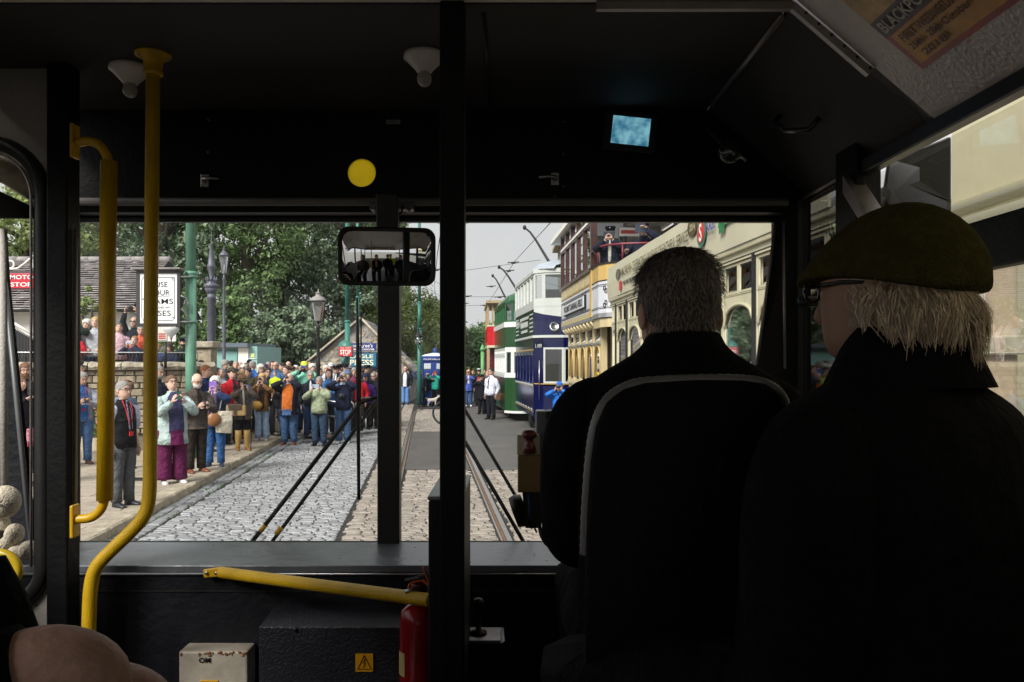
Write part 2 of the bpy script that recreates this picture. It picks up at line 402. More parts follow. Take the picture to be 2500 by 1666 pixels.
# planter with flowers
pl = thing('planter', 'low stone planter with pink flowers behind the hooded man', 'planter', (P(236,1000,16.2).x,16.25,.11))
MB().box((-.45,-.3,0),(.45,.3,.42)).build('trough', m_wstone, pl, .03)
g = MB(); fl = MB()
for k in range(420):
    c = V(rng.gauss(0,.2), rng.gauss(0,.14), .45+abs(rng.gauss(0,.16))); mb = fl if k % 9 == 0 else g
    r1 = V(rng.uniform(-1,1),rng.uniform(-1,1),rng.uniform(-1,1)).normalized()*.035; r2 = r1.cross(V(rng.uniform(-1,1),rng.uniform(-1,1),1)).normalized()*.03
    mb.add([c-r1,c+r2,c+r1,c-r2],[(0,1,2,3)])
g.build('foliage', mat('leaf_planter', (.08,.15,.04), .7, 0, .4, 6, trans=.3, island=.3), pl); fl.build('flowers', mat('petal', (.6,.2,.28), .7, 0, .2, 5), pl, kind='stuff')
# low step kerb beside the planter
for i in range(2):
    o = MB().box((-.4,-.14,0),(.39,.14,.2)).build('step_kerb', m_kerb, pav, .015); o.location = (-8.3+i*.8, 15.9-.02*i, .1); o.rotation_euler=(0,0,R(3))
o = MB().box((-.28,-.16,0),(.28,.16,.01)).build('drain_cover', mat('castiron', (.08,.08,.085), .6, .6, .2, 20), pav); o.location = (P(333,1150,13.2).x,13.3,.11)
for i in range(8): MB().box((-.26+.065*i,-.13,.01),(-.235+.065*i,.13,.016)).build('grating_bar', m_iron, o)
# ---------------------------------------------------------------- trees
m_bark = mat('bark', (.075,.065,.05), .95, 0, .4, 6, .8, 20)
LEAF = [mat('leaf_dark', (.145,.235,.10), .5, 0, .4, .7, trans=.5, island=.5),
        mat('leaf_mid', (.195,.295,.12), .5, 0, .4, .7, trans=.5, island=.5),
        mat('leaf_pale', (.30,.37,.14), .5, 0, .35, .7, trans=.5, island=.45),
        mat('leaf_blue', (.225,.305,.195), .45, 0, .35, .7, trans=.45, island=.45)]
def tree(label, x, y, z0, zb, zt, rx, leaf, n=9000, seed=0, ls=.125, trunk=True, lean=0, group='trees behind the street', ry=None, name='tree', cat='tree', clump=.75):
    rg = random.Random(seed); root = thing(name, label, cat, (x,y,z0), 0, group); ry = ry or rx*.8
    cz, rz = (zb+zt)/2-z0, (zt-zb)/2
    if trunk:
        tb = MB(); h = zt-z0; r0 = max(.08, h*.022)
        tb.tube([(0,0,-.1),(.04*h*.2,0,h*.2),(lean*.4,.1,h*.45),(lean*.7,0,h*.7),(lean,0,h*.9)], [r0*1.3,r0,r0*.8,r0*.5,r0*.15], 9)
        for k in range(8):
            a = rg.uniform(0, 6.28); s = rg.uniform(.3,.6)*h; e = V(rx*.7*math.cos(a), ry*.7*math.sin(a), s+rg.uniform(.12,.3)*h)
            tb.tube([(0,0,s),(e.x*.45,e.y*.45,s+(e.z-s)*.35),e], [r0*.42,r0*.28,r0*.08], 6)
        tb.build('trunk', m_bark, root)
    n = int(n*1.1); lv = MB(); ncl = max(10, n//55); cl = []
    while len(cl) < ncl:
        p = V(rg.uniform(-1,1), rg.uniform(-1,1), rg.uniform(-1,1)); q = p.length
        if q > 1 or q < .25: continue
        if rg.random() > q**1.2: continue
        w = 1+.35*nz3((p.x*1.6+seed, p.y*1.6, p.z*1.6))
        cl.append((V(p.x*rx*w, p.y*ry*w, cz+p.z*rz*w), rg.uniform(.5,1)*clump*min(1, rx/2.2)))
    per = n//ncl; vs = []; fs = []
    for c, r in cl:
        for k in range(per):
            o = V(rg.gauss(0,.5), rg.gauss(0,.5), rg.gauss(0,.36))*r; p = c+o
            s = ls*rg.uniform(.6,1.35)
            nrm = (o+V(rg.uniform(-.5,.5),rg.uniform(-.5,.5),rg.uniform(.1,.9))*r).normalized()
            t1 = nrm.cross(V(rg.uniform(-1,1),rg.uniform(-1,1),rg.uniform(-1,1))).normalized(); t2 = nrm.cross(t1)
            i = len(vs); vs += [p-t1*s, p+t2*s*.5, p+t1*s-nrm*s*.2, p-t2*s*.5]; fs.append((i,i+1,i+2,i+3))
    lv.add(vs, fs); lv.build('crown', LEAF[leaf], root)
    return root
def T(u, d, vb, vt, w, leaf, label, n=9000, seed=0, **k):
    a, b = P(u, vb, d), P(u, vt, d)
    return tree(label, a.x, d, k.pop('z0', 0), a.z, b.z, w*d/F/2, leaf, n, seed, **k)
T(60, 37, 660, 300, 420, 2, 'pale airy tree behind the roof at the far left edge', 8000, 1)
T(235, 44, 720, 180, 360, 1, 'tall broad tree rising over the middle of the slate roof', 12000, 2)
T(395, 40, 760, 220, 300, 3, 'blue green tree behind the white notice sign', 12000, 3)
T(505, 46, 830, 200, 300, 1, 'tall mid green tree behind the grey ornamental column', 12000, 4)
T(600, 42, 800, 260, 280, 1, 'bushy tree behind the thin dark lamp post', 12000, 5)
T(690, 48, 870, 180, 320, 0, 'dark tall tree left of the gas lamp', 13000, 6)
T(775, 50, 760, 250, 300, 0, 'dark tree with visible trunk behind the gas lamp', 11000, 7)
T(850, 46, 790, 300, 260, 3, 'tall tree behind the green pole above the stone hut', 11000, 8)
T(300, 60, 880, 250, 700, 0, 'dense dark tree in the second rank behind the slate roof', 12000, 22, ls=.22)
T(905, 60, 870, 380, 200, 1, 'narrow tree far behind the rear view mirror', 8000, 23, ls=.2)
T(985, 52, 880, 700, 190, 2, 'yellowish green tree behind the blue call box', 9000, 9)
T(915, 48, 860, 640, 170, 2, 'pale green tree beyond the roof of the stone hut', 8000, 10)
T(1055, 60, 890, 735, 130, 2, 'low light green tree right of the blue call box', 5000, 11)
T(1150, 62, 890, 800, 120, 0, 'dark rounded tree left of the red tram', 7000, 12)
T(1195, 75, 890, 790, 110, 1, 'sparse tree behind the red tram', 4000, 13, ls=.2)
T(1125, 66, 895, 830, 90, 1, 'small bright tree behind the far officers', 4000, 16)
T(640, 41, 905, 770, 170, 3, 'pale leafy shrub left of the teal shed', 8000, 14, trunk=False, name='shrub', cat='shrub', ls=.13, clump=.5, z0=.3)
T(715, 42, 905, 745, 190, 3, 'large pale leafy shrub behind the crowd below the gas lamp', 9000, 15, trunk=False, name='shrub', cat='shrub', ls=.13, clump=.5, z0=.3)
T(785, 47, 905, 800, 120, 1, 'mid green shrub beside the gable of the stone hut', 5000, 17, trunk=False, name='shrub', cat='shrub', ls=.13, clump=.5, z0=.3)
T(555, 33, 880, 700, 110, 1, 'green shrub behind the teal shed roof', 6000, 18, trunk=False, name='shrub', cat='shrub', ls=.13, clump=.5, z0=.3)
T(225, 26, 800, 705, 110, 2, 'young yellow green shrub in front of the slate roof', 1800, 19, trunk=True, name='shrub', cat='shrub', ls=.085, clump=.3, z0=1.35)
T(285, 26, 860, 790, 90, 2, 'bright green shrub on the terrace behind the check shirt', 1800, 20, trunk=False, name='shrub', cat='shrub', ls=.09, clump=.3, z0=1.35)
T(440, 30, 885, 690, 90, 1, 'green shrub behind the notice sign and green pole', 4000, 24, trunk=False, name='shrub', cat='shrub', ls=.12, clump=.45, z0=1.35)
T(375, 24, 885, 822, 70, 2, 'low bright bush under the notice sign', 1500, 25, trunk=False, name='shrub', cat='shrub', ls=.08, clump=.3, z0=1.35)
# far wooded bank that reads as one mass
bk = MB(); rg = random.Random(50); vs = []; fs = []
for k in range(26000):
    x = rg.uniform(-70, 40); base = 4.2+1.6*nz3((x*.11,2,0))+.8*nz3((x*.5,7,0)); z = rg.random()**.8*base
    p = V(x, 80+rg.uniform(-2,2), z); s = .32*rg.uniform(.6,1.3); a = V(rg.uniform(-1,1),rg.uniform(-1,1),rg.uniform(-1,1)).normalized(); b = a.cross(V(0,-1,.4)).normalized()
    i = len(vs); vs += [p-a*s,p+b*s*.6,p+a*s,p-b*s*.6]; fs.append((i,i+1,i+2,i+3))
bk.add(vs, fs); bk.build('far_wood', LEAF[0], kind='stuff', label='dark mass of far trees closing the street', category='wood')
# ---------------------------------------------------------------- slate roofed building on the left
m_slate = mat('slate', (.27,.245,.25), .75, 0, .35, 1.6, .5, 25, island=.18); m_ridge = mat('ridge_tile', (.25,.235,.23), .8, 0, .3, 4, .4, 20)
m_rend = mat('render_white', (.62,.62,.6), .9, 0, .12, 1.2, .2, 40)
A = P(352, 630, 33); zr, ze = 2.1+ (880-622)*33/F, 2.1+(880-757)*31/F
hb = thing('slate_roofed_building', 'long low building with grey slate roof behind the terrace', 'building', (0,0,0))
xr = A.x+.4; xl = -32
MB().box((xl+.3,31.6,1.3),(xr-.3,38,ze)).build('wall', m_rend, hb)
nc = 24; y_e, y_r = 31.0, 34.6
sl_ = MB()
for i in range(nc):
    t0, t1 = i/nc, (i+1)/nc-.008
    yA, yB = y_e+(y_r-y_e)*t0, y_e+(y_r-y_e)*t1; zA, zB = ze+(zr-ze)*t0, ze+(zr-ze)*t1
    c = MB(); x = xl-rng.uniform(0,.3)
    while x < xr:
        w = min(rng.uniform(.22,.36), xr-x+.01); e = rng.uniform(-.012,.012)
        c.add([(x,yA,zA+.06+e),(x+w-.008,yA,zA+.06+e),(x+w-.008,yB,zB+.004),(x,yB,zB+.004),(x,yA,zA+.035+e),(x+w-.008,yA,zA+.035+e)],[(0,1,2,3),(4,5,1,0)]); x += w
    c.build('slate_course', m_slate, hb)
MB().prism([(xl,y_e+.02,ze-.03),(xl,y_r,zr-.03),(xl,2*y_r-y_e,ze-.03)],(xr-xl-.02,0,0)).build('roof_core', m_bed, hb)
x = xl
while x < xr-.1:
    l = min(.62, xr-x); MB().tube([(x,y_r,zr),(x+l-.012,y_r,zr)], .13, 8).build('ridge_tile', m_ridge, hb); x += l
MB().tube([(xl,y_e-.06,ze-.03),(xr,y_e-.06,ze-.03)], .06, 6).build('gutter', m_iron, hb)
# handrail and fence of the stair at far left
st = thing('stair_railing', 'sloping white handrail and dark palings at the far left', 'railing', (0,0,0))
m_pal = paint('#2b2c2f', .6); p0, p1 = P(0,770,20), P(90,822,20)
MB().tube([p0,p1], .035, 6).build('handrail', M_WHITE, st); MB().tube([p0+V(0,0,-.12),p1+V(0,0,-.12)], .02, 6).build('handrail', M_WHITE, st)
for i in range(26):
    q = p0.lerp(p1, i/25); MB().box((q.x-.012,19.98,q.z-.95),(q.x+.012,20.02,q.z-.1)).build('paling', m_pal, st)
# ---------------------------------------------------------------- stone hut with gable
hut = thing('stone_hut', 'rubble stone hut with steep gable and slate roof carrying the enamel signs', 'hut', (0,0,0))
m_rub = mat('rubble', (.27,.25,.225), .95, 0, .55, 3.2, 1, 8)
d0 = 39.0
gl, gp_, gr = P(735,912,d0), P(880,780,d0), P(999,905,d0+.6)
gl.z = 2.1+(880-905)*d0/F; gr.z = gl.z
poly = [V(gl.x,d0,.0),V(gr.x,d0+.6,.0),V(gr.x,d0+.6,gr.z),V(gp_.x,d0+.3,gp_.z),V(gl.x,d0,gl.z)]
D = V(-.3,5.6,0)
MB().prism(poly, D).build('wall', m_rub, hut)
# individual rubble stones proud of the gable face
for k in range(290):
    u, w_ = rng.random(), rng.random(); x = gl.x+(gr.x-gl.x)*u; yb = d0+.6*u
    ztop = gl.z+(gp_.z-gl.z)*(1-abs(x-gp_.x)/max(gp_.x-gl.x, gr.x-gp_.x)*1.02)
    zz = .9+(ztop-1.05)*w_
    if zz > ztop-.18 or ztop < 1.2: continue
    w2, h2 = rng.uniform(.11,.27), rng.uniform(.07,.15)
    MB().prism([(x+w2*math.cos(a_)*rng.uniform(.8,1.1), yb-.03, zz+h2*math.sin(a_)*rng.uniform(.8,1.1)) for a_ in [i*math.pi/3 for i in range(6)]],(0,.06,0)).build('stone', m_wstone if k%4==0 else m_rub, hut)
# roof slopes: courses on the right slope, verge boards
def slope(a, b, c, d_, n, name):   # a-b eave, d_-c ridge
    for i in range(n):
        t0, t1 = i/n, (i+1)/n+.02; q = MB(); cols = 16
        for j in range(cols):
            s0, s1 = j/cols+.002, (j+1)/cols-.002
            f = lambda s,t: a.lerp(b,s).lerp(d_.lerp(c,s), min(t,1))
            e = rng.uniform(-.01,.015); up = V(0,0,.045+e)
            q.add([f(s0,t0)+up,f(s1,t0)+up,f(s1,t1)+V(0,0,.01),f(s0,t1)+V(0,0,.01),f(s0,t0),f(s1,t0)],[(0,1,2,3),(4,5,1,0)])
        q.build(name, m_slate, hut)
ov = .35
er = gr+V(.48,0,-.34); rid = V(gp_.x,d0+.1,gp_.z+.05)
slope(er+V(0,-.3,0), er+D*1.1, rid+D, rid, 13, 'slate_course')
el_ = gl+V(-.5,0,-.3); slope(el_+D, el_+V(0,-.25,0), rid, rid+D, 13, 'slate_course')
MB().tube([er+V(0,-.32,.02),rid+V(0,-.05,.03)], .06, 5).build('verge', m_cope, hut); MB().tube([el_+V(0,-.27,.02),rid+V(0,-.05,.03)], .06, 5).build('verge', m_cope, hut)
# enamel signs on the gable
s1 = thing('enamel_sign', 'dark blue enamel cocoa sign with white lettering on the gable', 'sign', (0,0,0), 0, 'enamel signs on the stone hut')
def board(root, u0, u1, v0, v1, d, m, thick=.03, name='board'):
    a, b = P(u0,v1,d), P(u1,v0,d); MB().box((a.x,d,a.z),(b.x,d+thick,b.z)).build(name, m, root, .004); return a, b
m_nav = paint('#27327a', .35)
board(s1, 848, 918, 838, 857, 38.7, m_nav); c = P(885, 843.5, 38.68)
text("Rowntree's", M_WHITE, s1, P(881,844,38.69), (1,0,0), (0,0,1), w=58*38.7/F, h=9.5*38.7/F, bold=.01, shear=.1)
text('Elect Cocoa', M_WHITE, s1, P(883,852.5,38.69), (1,0,0), (0,0,1), w=62*38.7/F, h=6*38.7/F, bold=.02)
s2 = thing('enamel_sign', 'teal enamel sign with cream letters EAGLE PRESS on the gable', 'sign', (0,0,0), 0, 'enamel signs on the stone hut')
board(s2, 852, 918, 863, 895, 38.7, paint('#1f6f8e', .35)); board(s2, 849, 921, 860.5, 898, 38.74, paint('#1c2b3c', .4), .03, 'frame')
m_crm = paint('#e8dfc0', .4)
text('EAGLE', m_crm, s2, P(883,870.5,38.69), (1,0,0), (0,0,1), w=56*38.7/F, h=9*38.7/F, bold=.02)
text('PRESS', m_crm, s2, P(883,885.5,38.69), (1,0,0), (0,0,1), w=58*38.7/F, h=14*38.7/F, bold=.02)
# ---------------------------------------------------------------- teal shed
sh = thing('teal_shed', 'pale teal shed with grey flat roof and white panel behind the crowd', 'shed', (0,0,0))
a, b = P(484,905,29), P(628,846,29)
m_teal = paint('#7fa9a6', .5)
MB().box((a.x,29,.3),(b.x,32,b.z)).build('wall', m_teal, sh)
p, q = P(470,838,28.8), P(606,848,28.8); MB().box((p.x,28.7,q.z),(q.x,32.2,p.z)).build('roof', paint('#55606b', .5), sh)
p, q = P(582,905,28.96), P(606,849,28.96); MB().box((p.x,28.95,.35),(q.x,29.02,q.z)).build('panel', M_WHITE, sh)
p, q = P(522,905,28.96), P(579,858,28.96); MB().box((p.x,28.96,.35),(q.x,29.02,q.z)).build('door', paint('#74a09c', .5), sh)
p = P(524,856.5,28.94); q = P(578,856.5,28.94); MB().tube([p,q], .02, 5).build('door_rail', paint('#4f7f7a', .5), sh)
p = P(617,868,28.99); MB().box((p.x-.06,28.98,p.z-.07),(p.x+.06,29.01,p.z+.07)).build('notice', paint('#dfe38f', .6), sh)
p, q = P(607,876,28.98), P(628,876,28.98); MB().tube([p,q], .012, 5).build('door_rail', M_WHITE, sh)
# ---------------------------------------------------------------- poles
m_green = mat('pole_green', (.115,.27,.19), .45, 0, .22, 3, .1, 30); m_gdark = mat('pole_green_dark', (.03,.15,.12), .45, 0, .15, 3)
def pole(label, u, d, zt, r, segs, m, name='traction_pole', base=.1, cat='pole', group='green tram wire poles'):
    t = thing(name, label, cat, (P(u,880,d).x,d,base), 0, group); z = 0
    for k, (h, rr) in enumerate(segs):
        MB().lathe([(rr,z),(rr*.97,h)], n=16).build('shaft', m, t)
        if k: MB().lathe([(rr*1.02,z-.03),(rr*1.35,z-.01),(rr*1.35,z+.03),(rr*1.02,z+.06)], n=16).build('collar', m, t)
        z = h
    return t
gpole = pole('thick pale green tram wire pole beside the notice sign', 466, 16.2, 9, .105, [(3.75,.108),(9,.098)], m_green)
for v in (676, 786):
    z = P(0,v,16.2).z-.1; MB().lathe([(.118,z-.03),(.126,z-.03),(.126,z+.03),(.118,z+.03)], n=16).build('clamp', m_green, gpole)
pole('green tram wire pole with stop sign in front of the stone hut', 848, 25, 9, .09, [(3.2,.085),(9,.072)], m_gdark)
pole('thin far green tram wire pole beside the windscreen divider', 873, 33, 9, .07, [(4.6,.075),(9,.062)], m_gdark)
pole('dark green tram wire pole carrying a lantern beside the call box', 1024, 36, 9, .08, [(3.4,.1),(4.6,.085),(9,.07)], m_gdark)
gp2 = pole('short light green post with pointed cap near the red tram', 1178, 42, 2.6, .07, [(2.5,.1)], paint('#5d9a5e', .5)); MB().lathe([(.14,2.5),(.14,2.6),(.02,2.85)], n=10).build('finial', paint('#5d9a5e', .5), gp2)
# ornamental grey column
oc = thing('ornamental_column', 'grey cast iron column with crown collar and tall pointed finial', 'column', (P(516,880,21).x,21,.1))
m_gcol = mat('grey_iron', (.10,.105,.14), .5, .1, .2, 6, .15, 30); zz = lambda v: P(0,v,21).z-.1
MB().lathe([(.16,0),(.15,.4),(.11,.6),(.1,zz(730)),(.125,zz(728)),(.105,zz(724)),(.1,zz(718))], n=18).build('shaft', m_gcol, oc)
MB().lathe([(.1,zz(718)),(.14,zz(712)),(.17,zz(706)),(.15,zz(703)),(.2,zz(701)),(.19,zz(696)),(.12,zz(692)),(.13,zz(688))], n=18).build('capital', m_gcol, oc)
cr_ = MB()
for k in range(10):
    a_ = k*2*math.pi/10; c_, s_ = math.cos(a_), math.sin(a_)
    cr_.tube([(.1*c_,.1*s_,zz(690)),(.13*c_,.13*s_,zz(683)),(.145*c_,.145*s_,zz(676))], [.03,.025,.005], 5)
cr_.build('crown', m_gcol, oc)
MB().lathe([(.09,zz(690)),(.05,zz(676)),(.085,zz(656)),(.1,zz(654)),(.105,zz(648)),(.09,zz(646)),(.03,zz(597)),(.038,zz(596)),(.012,zz(594)),(.004,zz(562))], n=16).build('finial', m_gcol, oc)
# lanterns
m_lamp = glass('lamp_glass', (.93,.94,.94), .8, .1, .28); m_lwhite = mat('lamp_frost', (.7,.71,.72), .5, 0, .1, 8, trans=.4)
def lantern_post(label, u, d, vtop, vbase_l, w, base=.1, m=M_BLACK, slim=1.0):
    t = thing('lamp_post', label, 'lamp post', (P(u,880,d).x,d,base), 0, 'old street lamps'); s = d/F
    zt = P(0,vtop,d).z-base; zb = P(0,vbase_l,d).z-base; hw = w*s/2; zl = zt-(zt-zb)*.38
    MB().lathe([(.13*slim,0),(.12*slim,.5),(.06*slim,.62),(.05*slim,zb*.6),(.065*slim,zb*.62),(.045*slim,zb*.66),(.04*slim,zb-.2),(.06*slim,zb-.17),(.03*slim,zb-.1),(.03*slim,zb)], n=12).build('post', m, t)
    fr = MB()
    for i in range(4):
        a_ = math.pi/4+i*math.pi/2; c_, s_ = math.cos(a_)*1.414, math.sin(a_)*1.414
        fr.tube([(c_*hw*.5,s_*hw*.5,zb),(c_*hw*.92,s_*hw*.92,zl)], .012, 5)
        a2 = a_+math.pi/2; c2, s2 = math.cos(a2)*1.414, math.sin(a2)*1.414
        fr.tube([(c_*hw*.5,s_*hw*.5,zb),(c2*hw*.5,s2*hw*.5,zb)], .012, 5); fr.tube([(c_*hw*.95,s_*hw*.95,zl),(c2*hw*.95,s2*hw*.95,zl)], .016, 5)
        MB().add([(c_*hw*.49,s_*hw*.49,zb+.01),(c2*hw*.49,s2*hw*.49,zb+.01),(c2*hw*.9,s2*hw*.9,zl),(c_*hw*.9,s_*hw*.9,zl)],[(0,1,2,3)]).build('pane', m_lamp, t)
    fr.build('lantern_frame', m, t)
    MB().lathe([(hw*1.3,zl),(hw*1.32,zl+.03),(hw*.8,zl+(zt-zl)*.35),(hw*.42,zl+(zt-zl)*.42),(hw*.4,zl+(zt-zl)*.62),(hw*.48,zl+(zt-zl)*.64),(hw*.1,zl+(zt-zl)*.8),(hw*.06,zt)], n=14).build('hood', m_ridge if slim==1 else m, t)
    MB().tube([(0,0,zb),(.01,0,zb+(zl-zb)*.5)], .02, 6).build('burner', m_lwhite, t)
    if slim == 1: MB().tube([(-.12,0,zb-.1),(-.14,0,zb-.02),(-.05,0,zb-.12),(.05,0,zb-.12),(.14,0,zb-.02),(.12,0,zb-.1)], .012, 5).build('scroll', m, t)
    return t
lantern_post('black gas lamp post with glazed lantern in the middle of the crowd', 777, 21, 706, 785, 32)
tl = lantern_post('thin dark lamp post with small lantern beside the ornamental column', 547, 24, 600, 668, 18, .3, m_gcol, .95)
bl = thing('bracket_lamp', 'small black lantern hanging on the pole beside the call box', 'lantern', (P(1021,880,35.5).x,35.5,0), 0, 'old street lamps')
z1, z0_ = P(0,818,35.5).z, P(0,842,35.5).z
MB().lathe([(.1,z0_),(.19,z1-.08)], n=4).build('pane', m_lamp, bl); MB().lathe([(.24,z1-.08),(.2,z1-.03),(.08,z1+.08),(.03,z1+.3)], n=8).build('hood', M_BLACK, bl)
MB().tube([(0,0,z0_),(0,.2,z0_-.15),(.05,.45,z0_-.3)], .02, 5).build('bracket', M_BLACK, bl)
# ---------------------------------------------------------------- stop sign and notice boards
sp = thing('stop_sign', 'red and white tram stop sign with green frame on the pole', 'sign', (0,0,0))
a,b = board(sp, 827, 860, 847, 870, 24.7, paint('#c62a33', .35)); board(sp, 824.5, 862.5, 844.5, 872, 24.73, m_gdark, .04, 'frame')
aa = P(843.5,845,24.76); MB().lathe([(.24,0),(.24,.03)], n=20).xf(Matrix.Translation((aa.x,24.78,aa.z-.06)) @ Matrix.Rotation(R(90),4,'X')).build('arch', m_gdark, sp)
sF = 24.7/F
text('STOP', M_WHITE, sp, P(843.5,860,24.695), (1,0,0), (0,0,1), w=26*sF, h=12*sF, bold=.03); text('ALL CARS', M_WHITE, sp, P(843.5,850,24.695), (1,0,0), (0,0,1), w=26*sF, h=2.6*sF, bold=.01); text('HERE', M_WHITE, sp, P(843.5,868,24.695), (1,0,0), (0,0,1), w=12*sF, h=2.4*sF, bold=.01)
MB().tube([P(838,874,24.76),P(838,890,24.76)], .06, 8).build('bracket', m_gdark, sp)
ns = thing('notice_sign', 'white notice sign USE YOUR TRAMS AND BUSES with black border', 'sign', (0,0,0))
d = 15.9; s = d/F
board(ns, 340, 432, 668, 790, d, paint('#e9ebee', .35)); 
m_frm = paint('#2a2528', .5)
for (u0,u1,v0,v1) in ((332,340,660,798),(432,440,660,798),(340,432,660,668),(340,432,790,798)): board(ns, u0,u1,v0,v1, d-.02, m_frm, .07, 'frame_bar')
a, b = P(324,664,d), P(446,655,d); MB().box((a.x,d-.12,a.z+.04),(b.x,d+.16,b.z)).build('canopy', m_ridge, ns, .02)
for (t_, v, w, h) in (('USE',695,30,13),('YOUR',715,51,13),('TRAMS',736,78,13),('AND',751,20,5),('BUSES',765,60,13)):
    text(t_, M_BLACK, ns, P({'USE':394,'YOUR':389,'TRAMS':384,'AND':391,'BUSES':387}[t_], v, d-.004), (1,0,0),(0,0,1), w=w*s, h=h*s, bold=.006)
def line(root, pts, r=.004, m=M_BLACK, name='line'): MB().tube(pts, r, 4, sm=False).build(name, m, root)
bd = [P(350,678,d-.003),P(422,678,d-.003),P(426,683,d-.003),P(426,776,d-.003),P(421,783,d-.003),P(350,783,d-.003)]
line(ns, bd+[P(346,776,d-.003),P(346,684,d-.003),bd[0]], .006)
for (cu, cv) in ((423,681),(423,778)): line(ns, [P(cu-3,cv-3,d-.004),P(cu+3,cv-3,d-.004),P(cu+3,cv+3,d-.004),P(cu-3,cv+3,d-.004),P(cu-3,cv-3,d-.004)], .007)
line(ns, [P(404,751,d-.004),P(414,751,d-.004)], .006); line(ns, [P(360,751,d-.004),P(370,751,d-.004)], .006); line(ns, [P(366,723.5,d-.004),P(414,723.5,d-.004)], .004)
br = MB()
for v in (676,786): br.tube([P(440,v,d),P(482,v,16.2)], .014, 5)
br.tube([P(440,722,d),P(452,727,15.95),P(459,738,16),P(462,760,16.05)], .012, 5); br.tube([P(440,755,d),P(447,758,15.95),P(455,768,16),P(460,783,16.05)], .012, 5)
br.tube([P(447,752,15.95),P(452,733,15.95),P(455,745,16),P(460,740,16)], .008, 5); br.build('bracket', mat('galv',0), ns)
hsn = thing('hanging_lamp', 'frosted white globe lamp hanging below the notice sign', 'lamp', P(418,800,15.9)-V(0,0,.18))
MB().lathe([(.015,.19),(.15,.18),(.15,.12),(.06,.02),(.02,-.03),(.004,-.08)], n=14).build('globe', m_lwhite, hsn); MB().lathe([(.03,-.02),(.02,-.05),(.004,-.1)], n=8).build('tip', paint('#8d1f22',.5), hsn)
wb = thing('poster_board', 'white board with small red printed poster below the notice sign', 'board', (0,0,0))
board(wb, 378, 429, 792, 834, 17, M_WHITE); board(wb, 384, 407, 795, 831, 16.98, paint('#cfcbc2', .6), .01, 'poster')
m_redp = paint('#b5453f', .6); text('SUPER\nSALE\nDAYS', m_redp, None, P(396,821,16.975), (1,0,0),(0,0,1), w=17*17/F, h=12*17/F) if False else None
for i in range(3): board(wb, 387, 404, 814+i*5.2, 817.6+i*5.2, 16.975, m_redp, .004, 'print')
MB().tube([P(404,834,17),P(404,900,17)], .03, 6).build('post', M_BLACK, wb)
bs = thing('bus_stop_sign', 'red board MOTOR BUS STOP HERE under white scroll iron at far left', 'sign', (0,0,0))
d = 15; s = d/F
board(bs, 20, 140, 668, 704, d, paint('#b8263a', .35)); board(bs, 15, 145, 663, 709, d+.012, paint('#4a3a3f', .5), .04, 'frame')
text('MOTOR BUS', M_WHITE, bs, P(78,677,d-.003),(1,0,0),(0,0,1), w=108*s, h=10.5*s, bold=.015); text('STOP HERE', M_WHITE, bs, P(80,695,d-.003),(1,0,0),(0,0,1), w=108*s, h=10.5*s, bold=.015)
sc_ = MB(); pts = []
for i in range(26):
    a_ = i/25*math.pi*2.3; r_ = 12-6*i/25; pts.append(P(25+r_*math.cos(math.pi*.75+a_+.6), 645-r_*math.sin(math.pi*.75+a_+.6), d+.03))
sc_.tube([P(88,620,d+.03),P(64,640,d+.03),P(45,655,d+.03),P(28,658,d+.03)]+[P(16,651,d+.03)]+pts[4:], .018, 6)
sc_.tube([P(140,615,d+.03),P(92,622,d+.03),P(80,640,d+.03),P(82,654,d+.03),P(92,663,d+.03)], .018, 6)
sc_.build('scroll_iron', M_WHITE, bs)
MB().tube([P(140,600,d+.05),P(140,1120,d+.05)], .05, 8).build('post', m_iron, bs)
# ---------------------------------------------------------------- blue call box
pb_ = thing('call_box', 'dark blue police call box with white windows and roof lamp', 'call box', (P(1062,880,38.5).x,38.5,0))
m_pb = paint('#17367f', .4); d = 38.5; z = lambda v: P(0,v,d).z
MB().box((-.62,-.6,0),(.62,.6,z(872))).build('body', m_pb, pb_)
for x in (-.66,.5): MB().box((x,-.66,0),(x+.16,-.5,z(876))).build('corner_post', m_pb, pb_)
MB().box((-.66,-.67,z(881)),(.66,.66,z(870))).build('sign_band', m_pb, pb_, .01)
MB().loft([[V(-.6,-.6,z(870)),V(.6,-.6,z(870)),V(.6,.6,z(870)),V(-.6,.6,z(870))],[V(-.45,-.45,z(866)),V(.45,-.45,z(866)),V(.45,.45,z(866)),V(-.45,.45,z(866))],[V(-.1,-.1,z(862)),V(.1,-.1,z(862)),V(.1,.1,z(862)),V(-.1,.1,z(862))]],0,False).build('roof', paint('#c3cede',.4), pb_)
MB().lathe([(.07,z(862)),(.1,z(859)),(.1,z(853)),(.04,z(850))], n=10).build('lamp', m_pb, pb_)
text('POLICE CALL BOX', M_WHITE, pb_, (0,-.674,z(877.5)),(1,0,0),(0,0,1), w=.95, h=.07, bold=.01)
for cx in (-.3,.3):
    w = MB().box((cx-.16,-.63,z(901)),(cx+.16,-.6,z(888))).build('window', M_WHITE, pb_)
    for i in range(3):
        for j in range(2):
            MB().box((cx-.15+i*.103,-.645,z(900)+j*.125),(cx-.055+i*.103-.012,-.63,z(900)+j*.125+.1)).build('pane', paint('#b9c6cf', .15), w)
    for r in range(3): MB().box((cx-.2,-.62,.2+r*.52),(cx+.2,-.598,.6+r*.52)).build('panel', m_pb, pb_, .01)
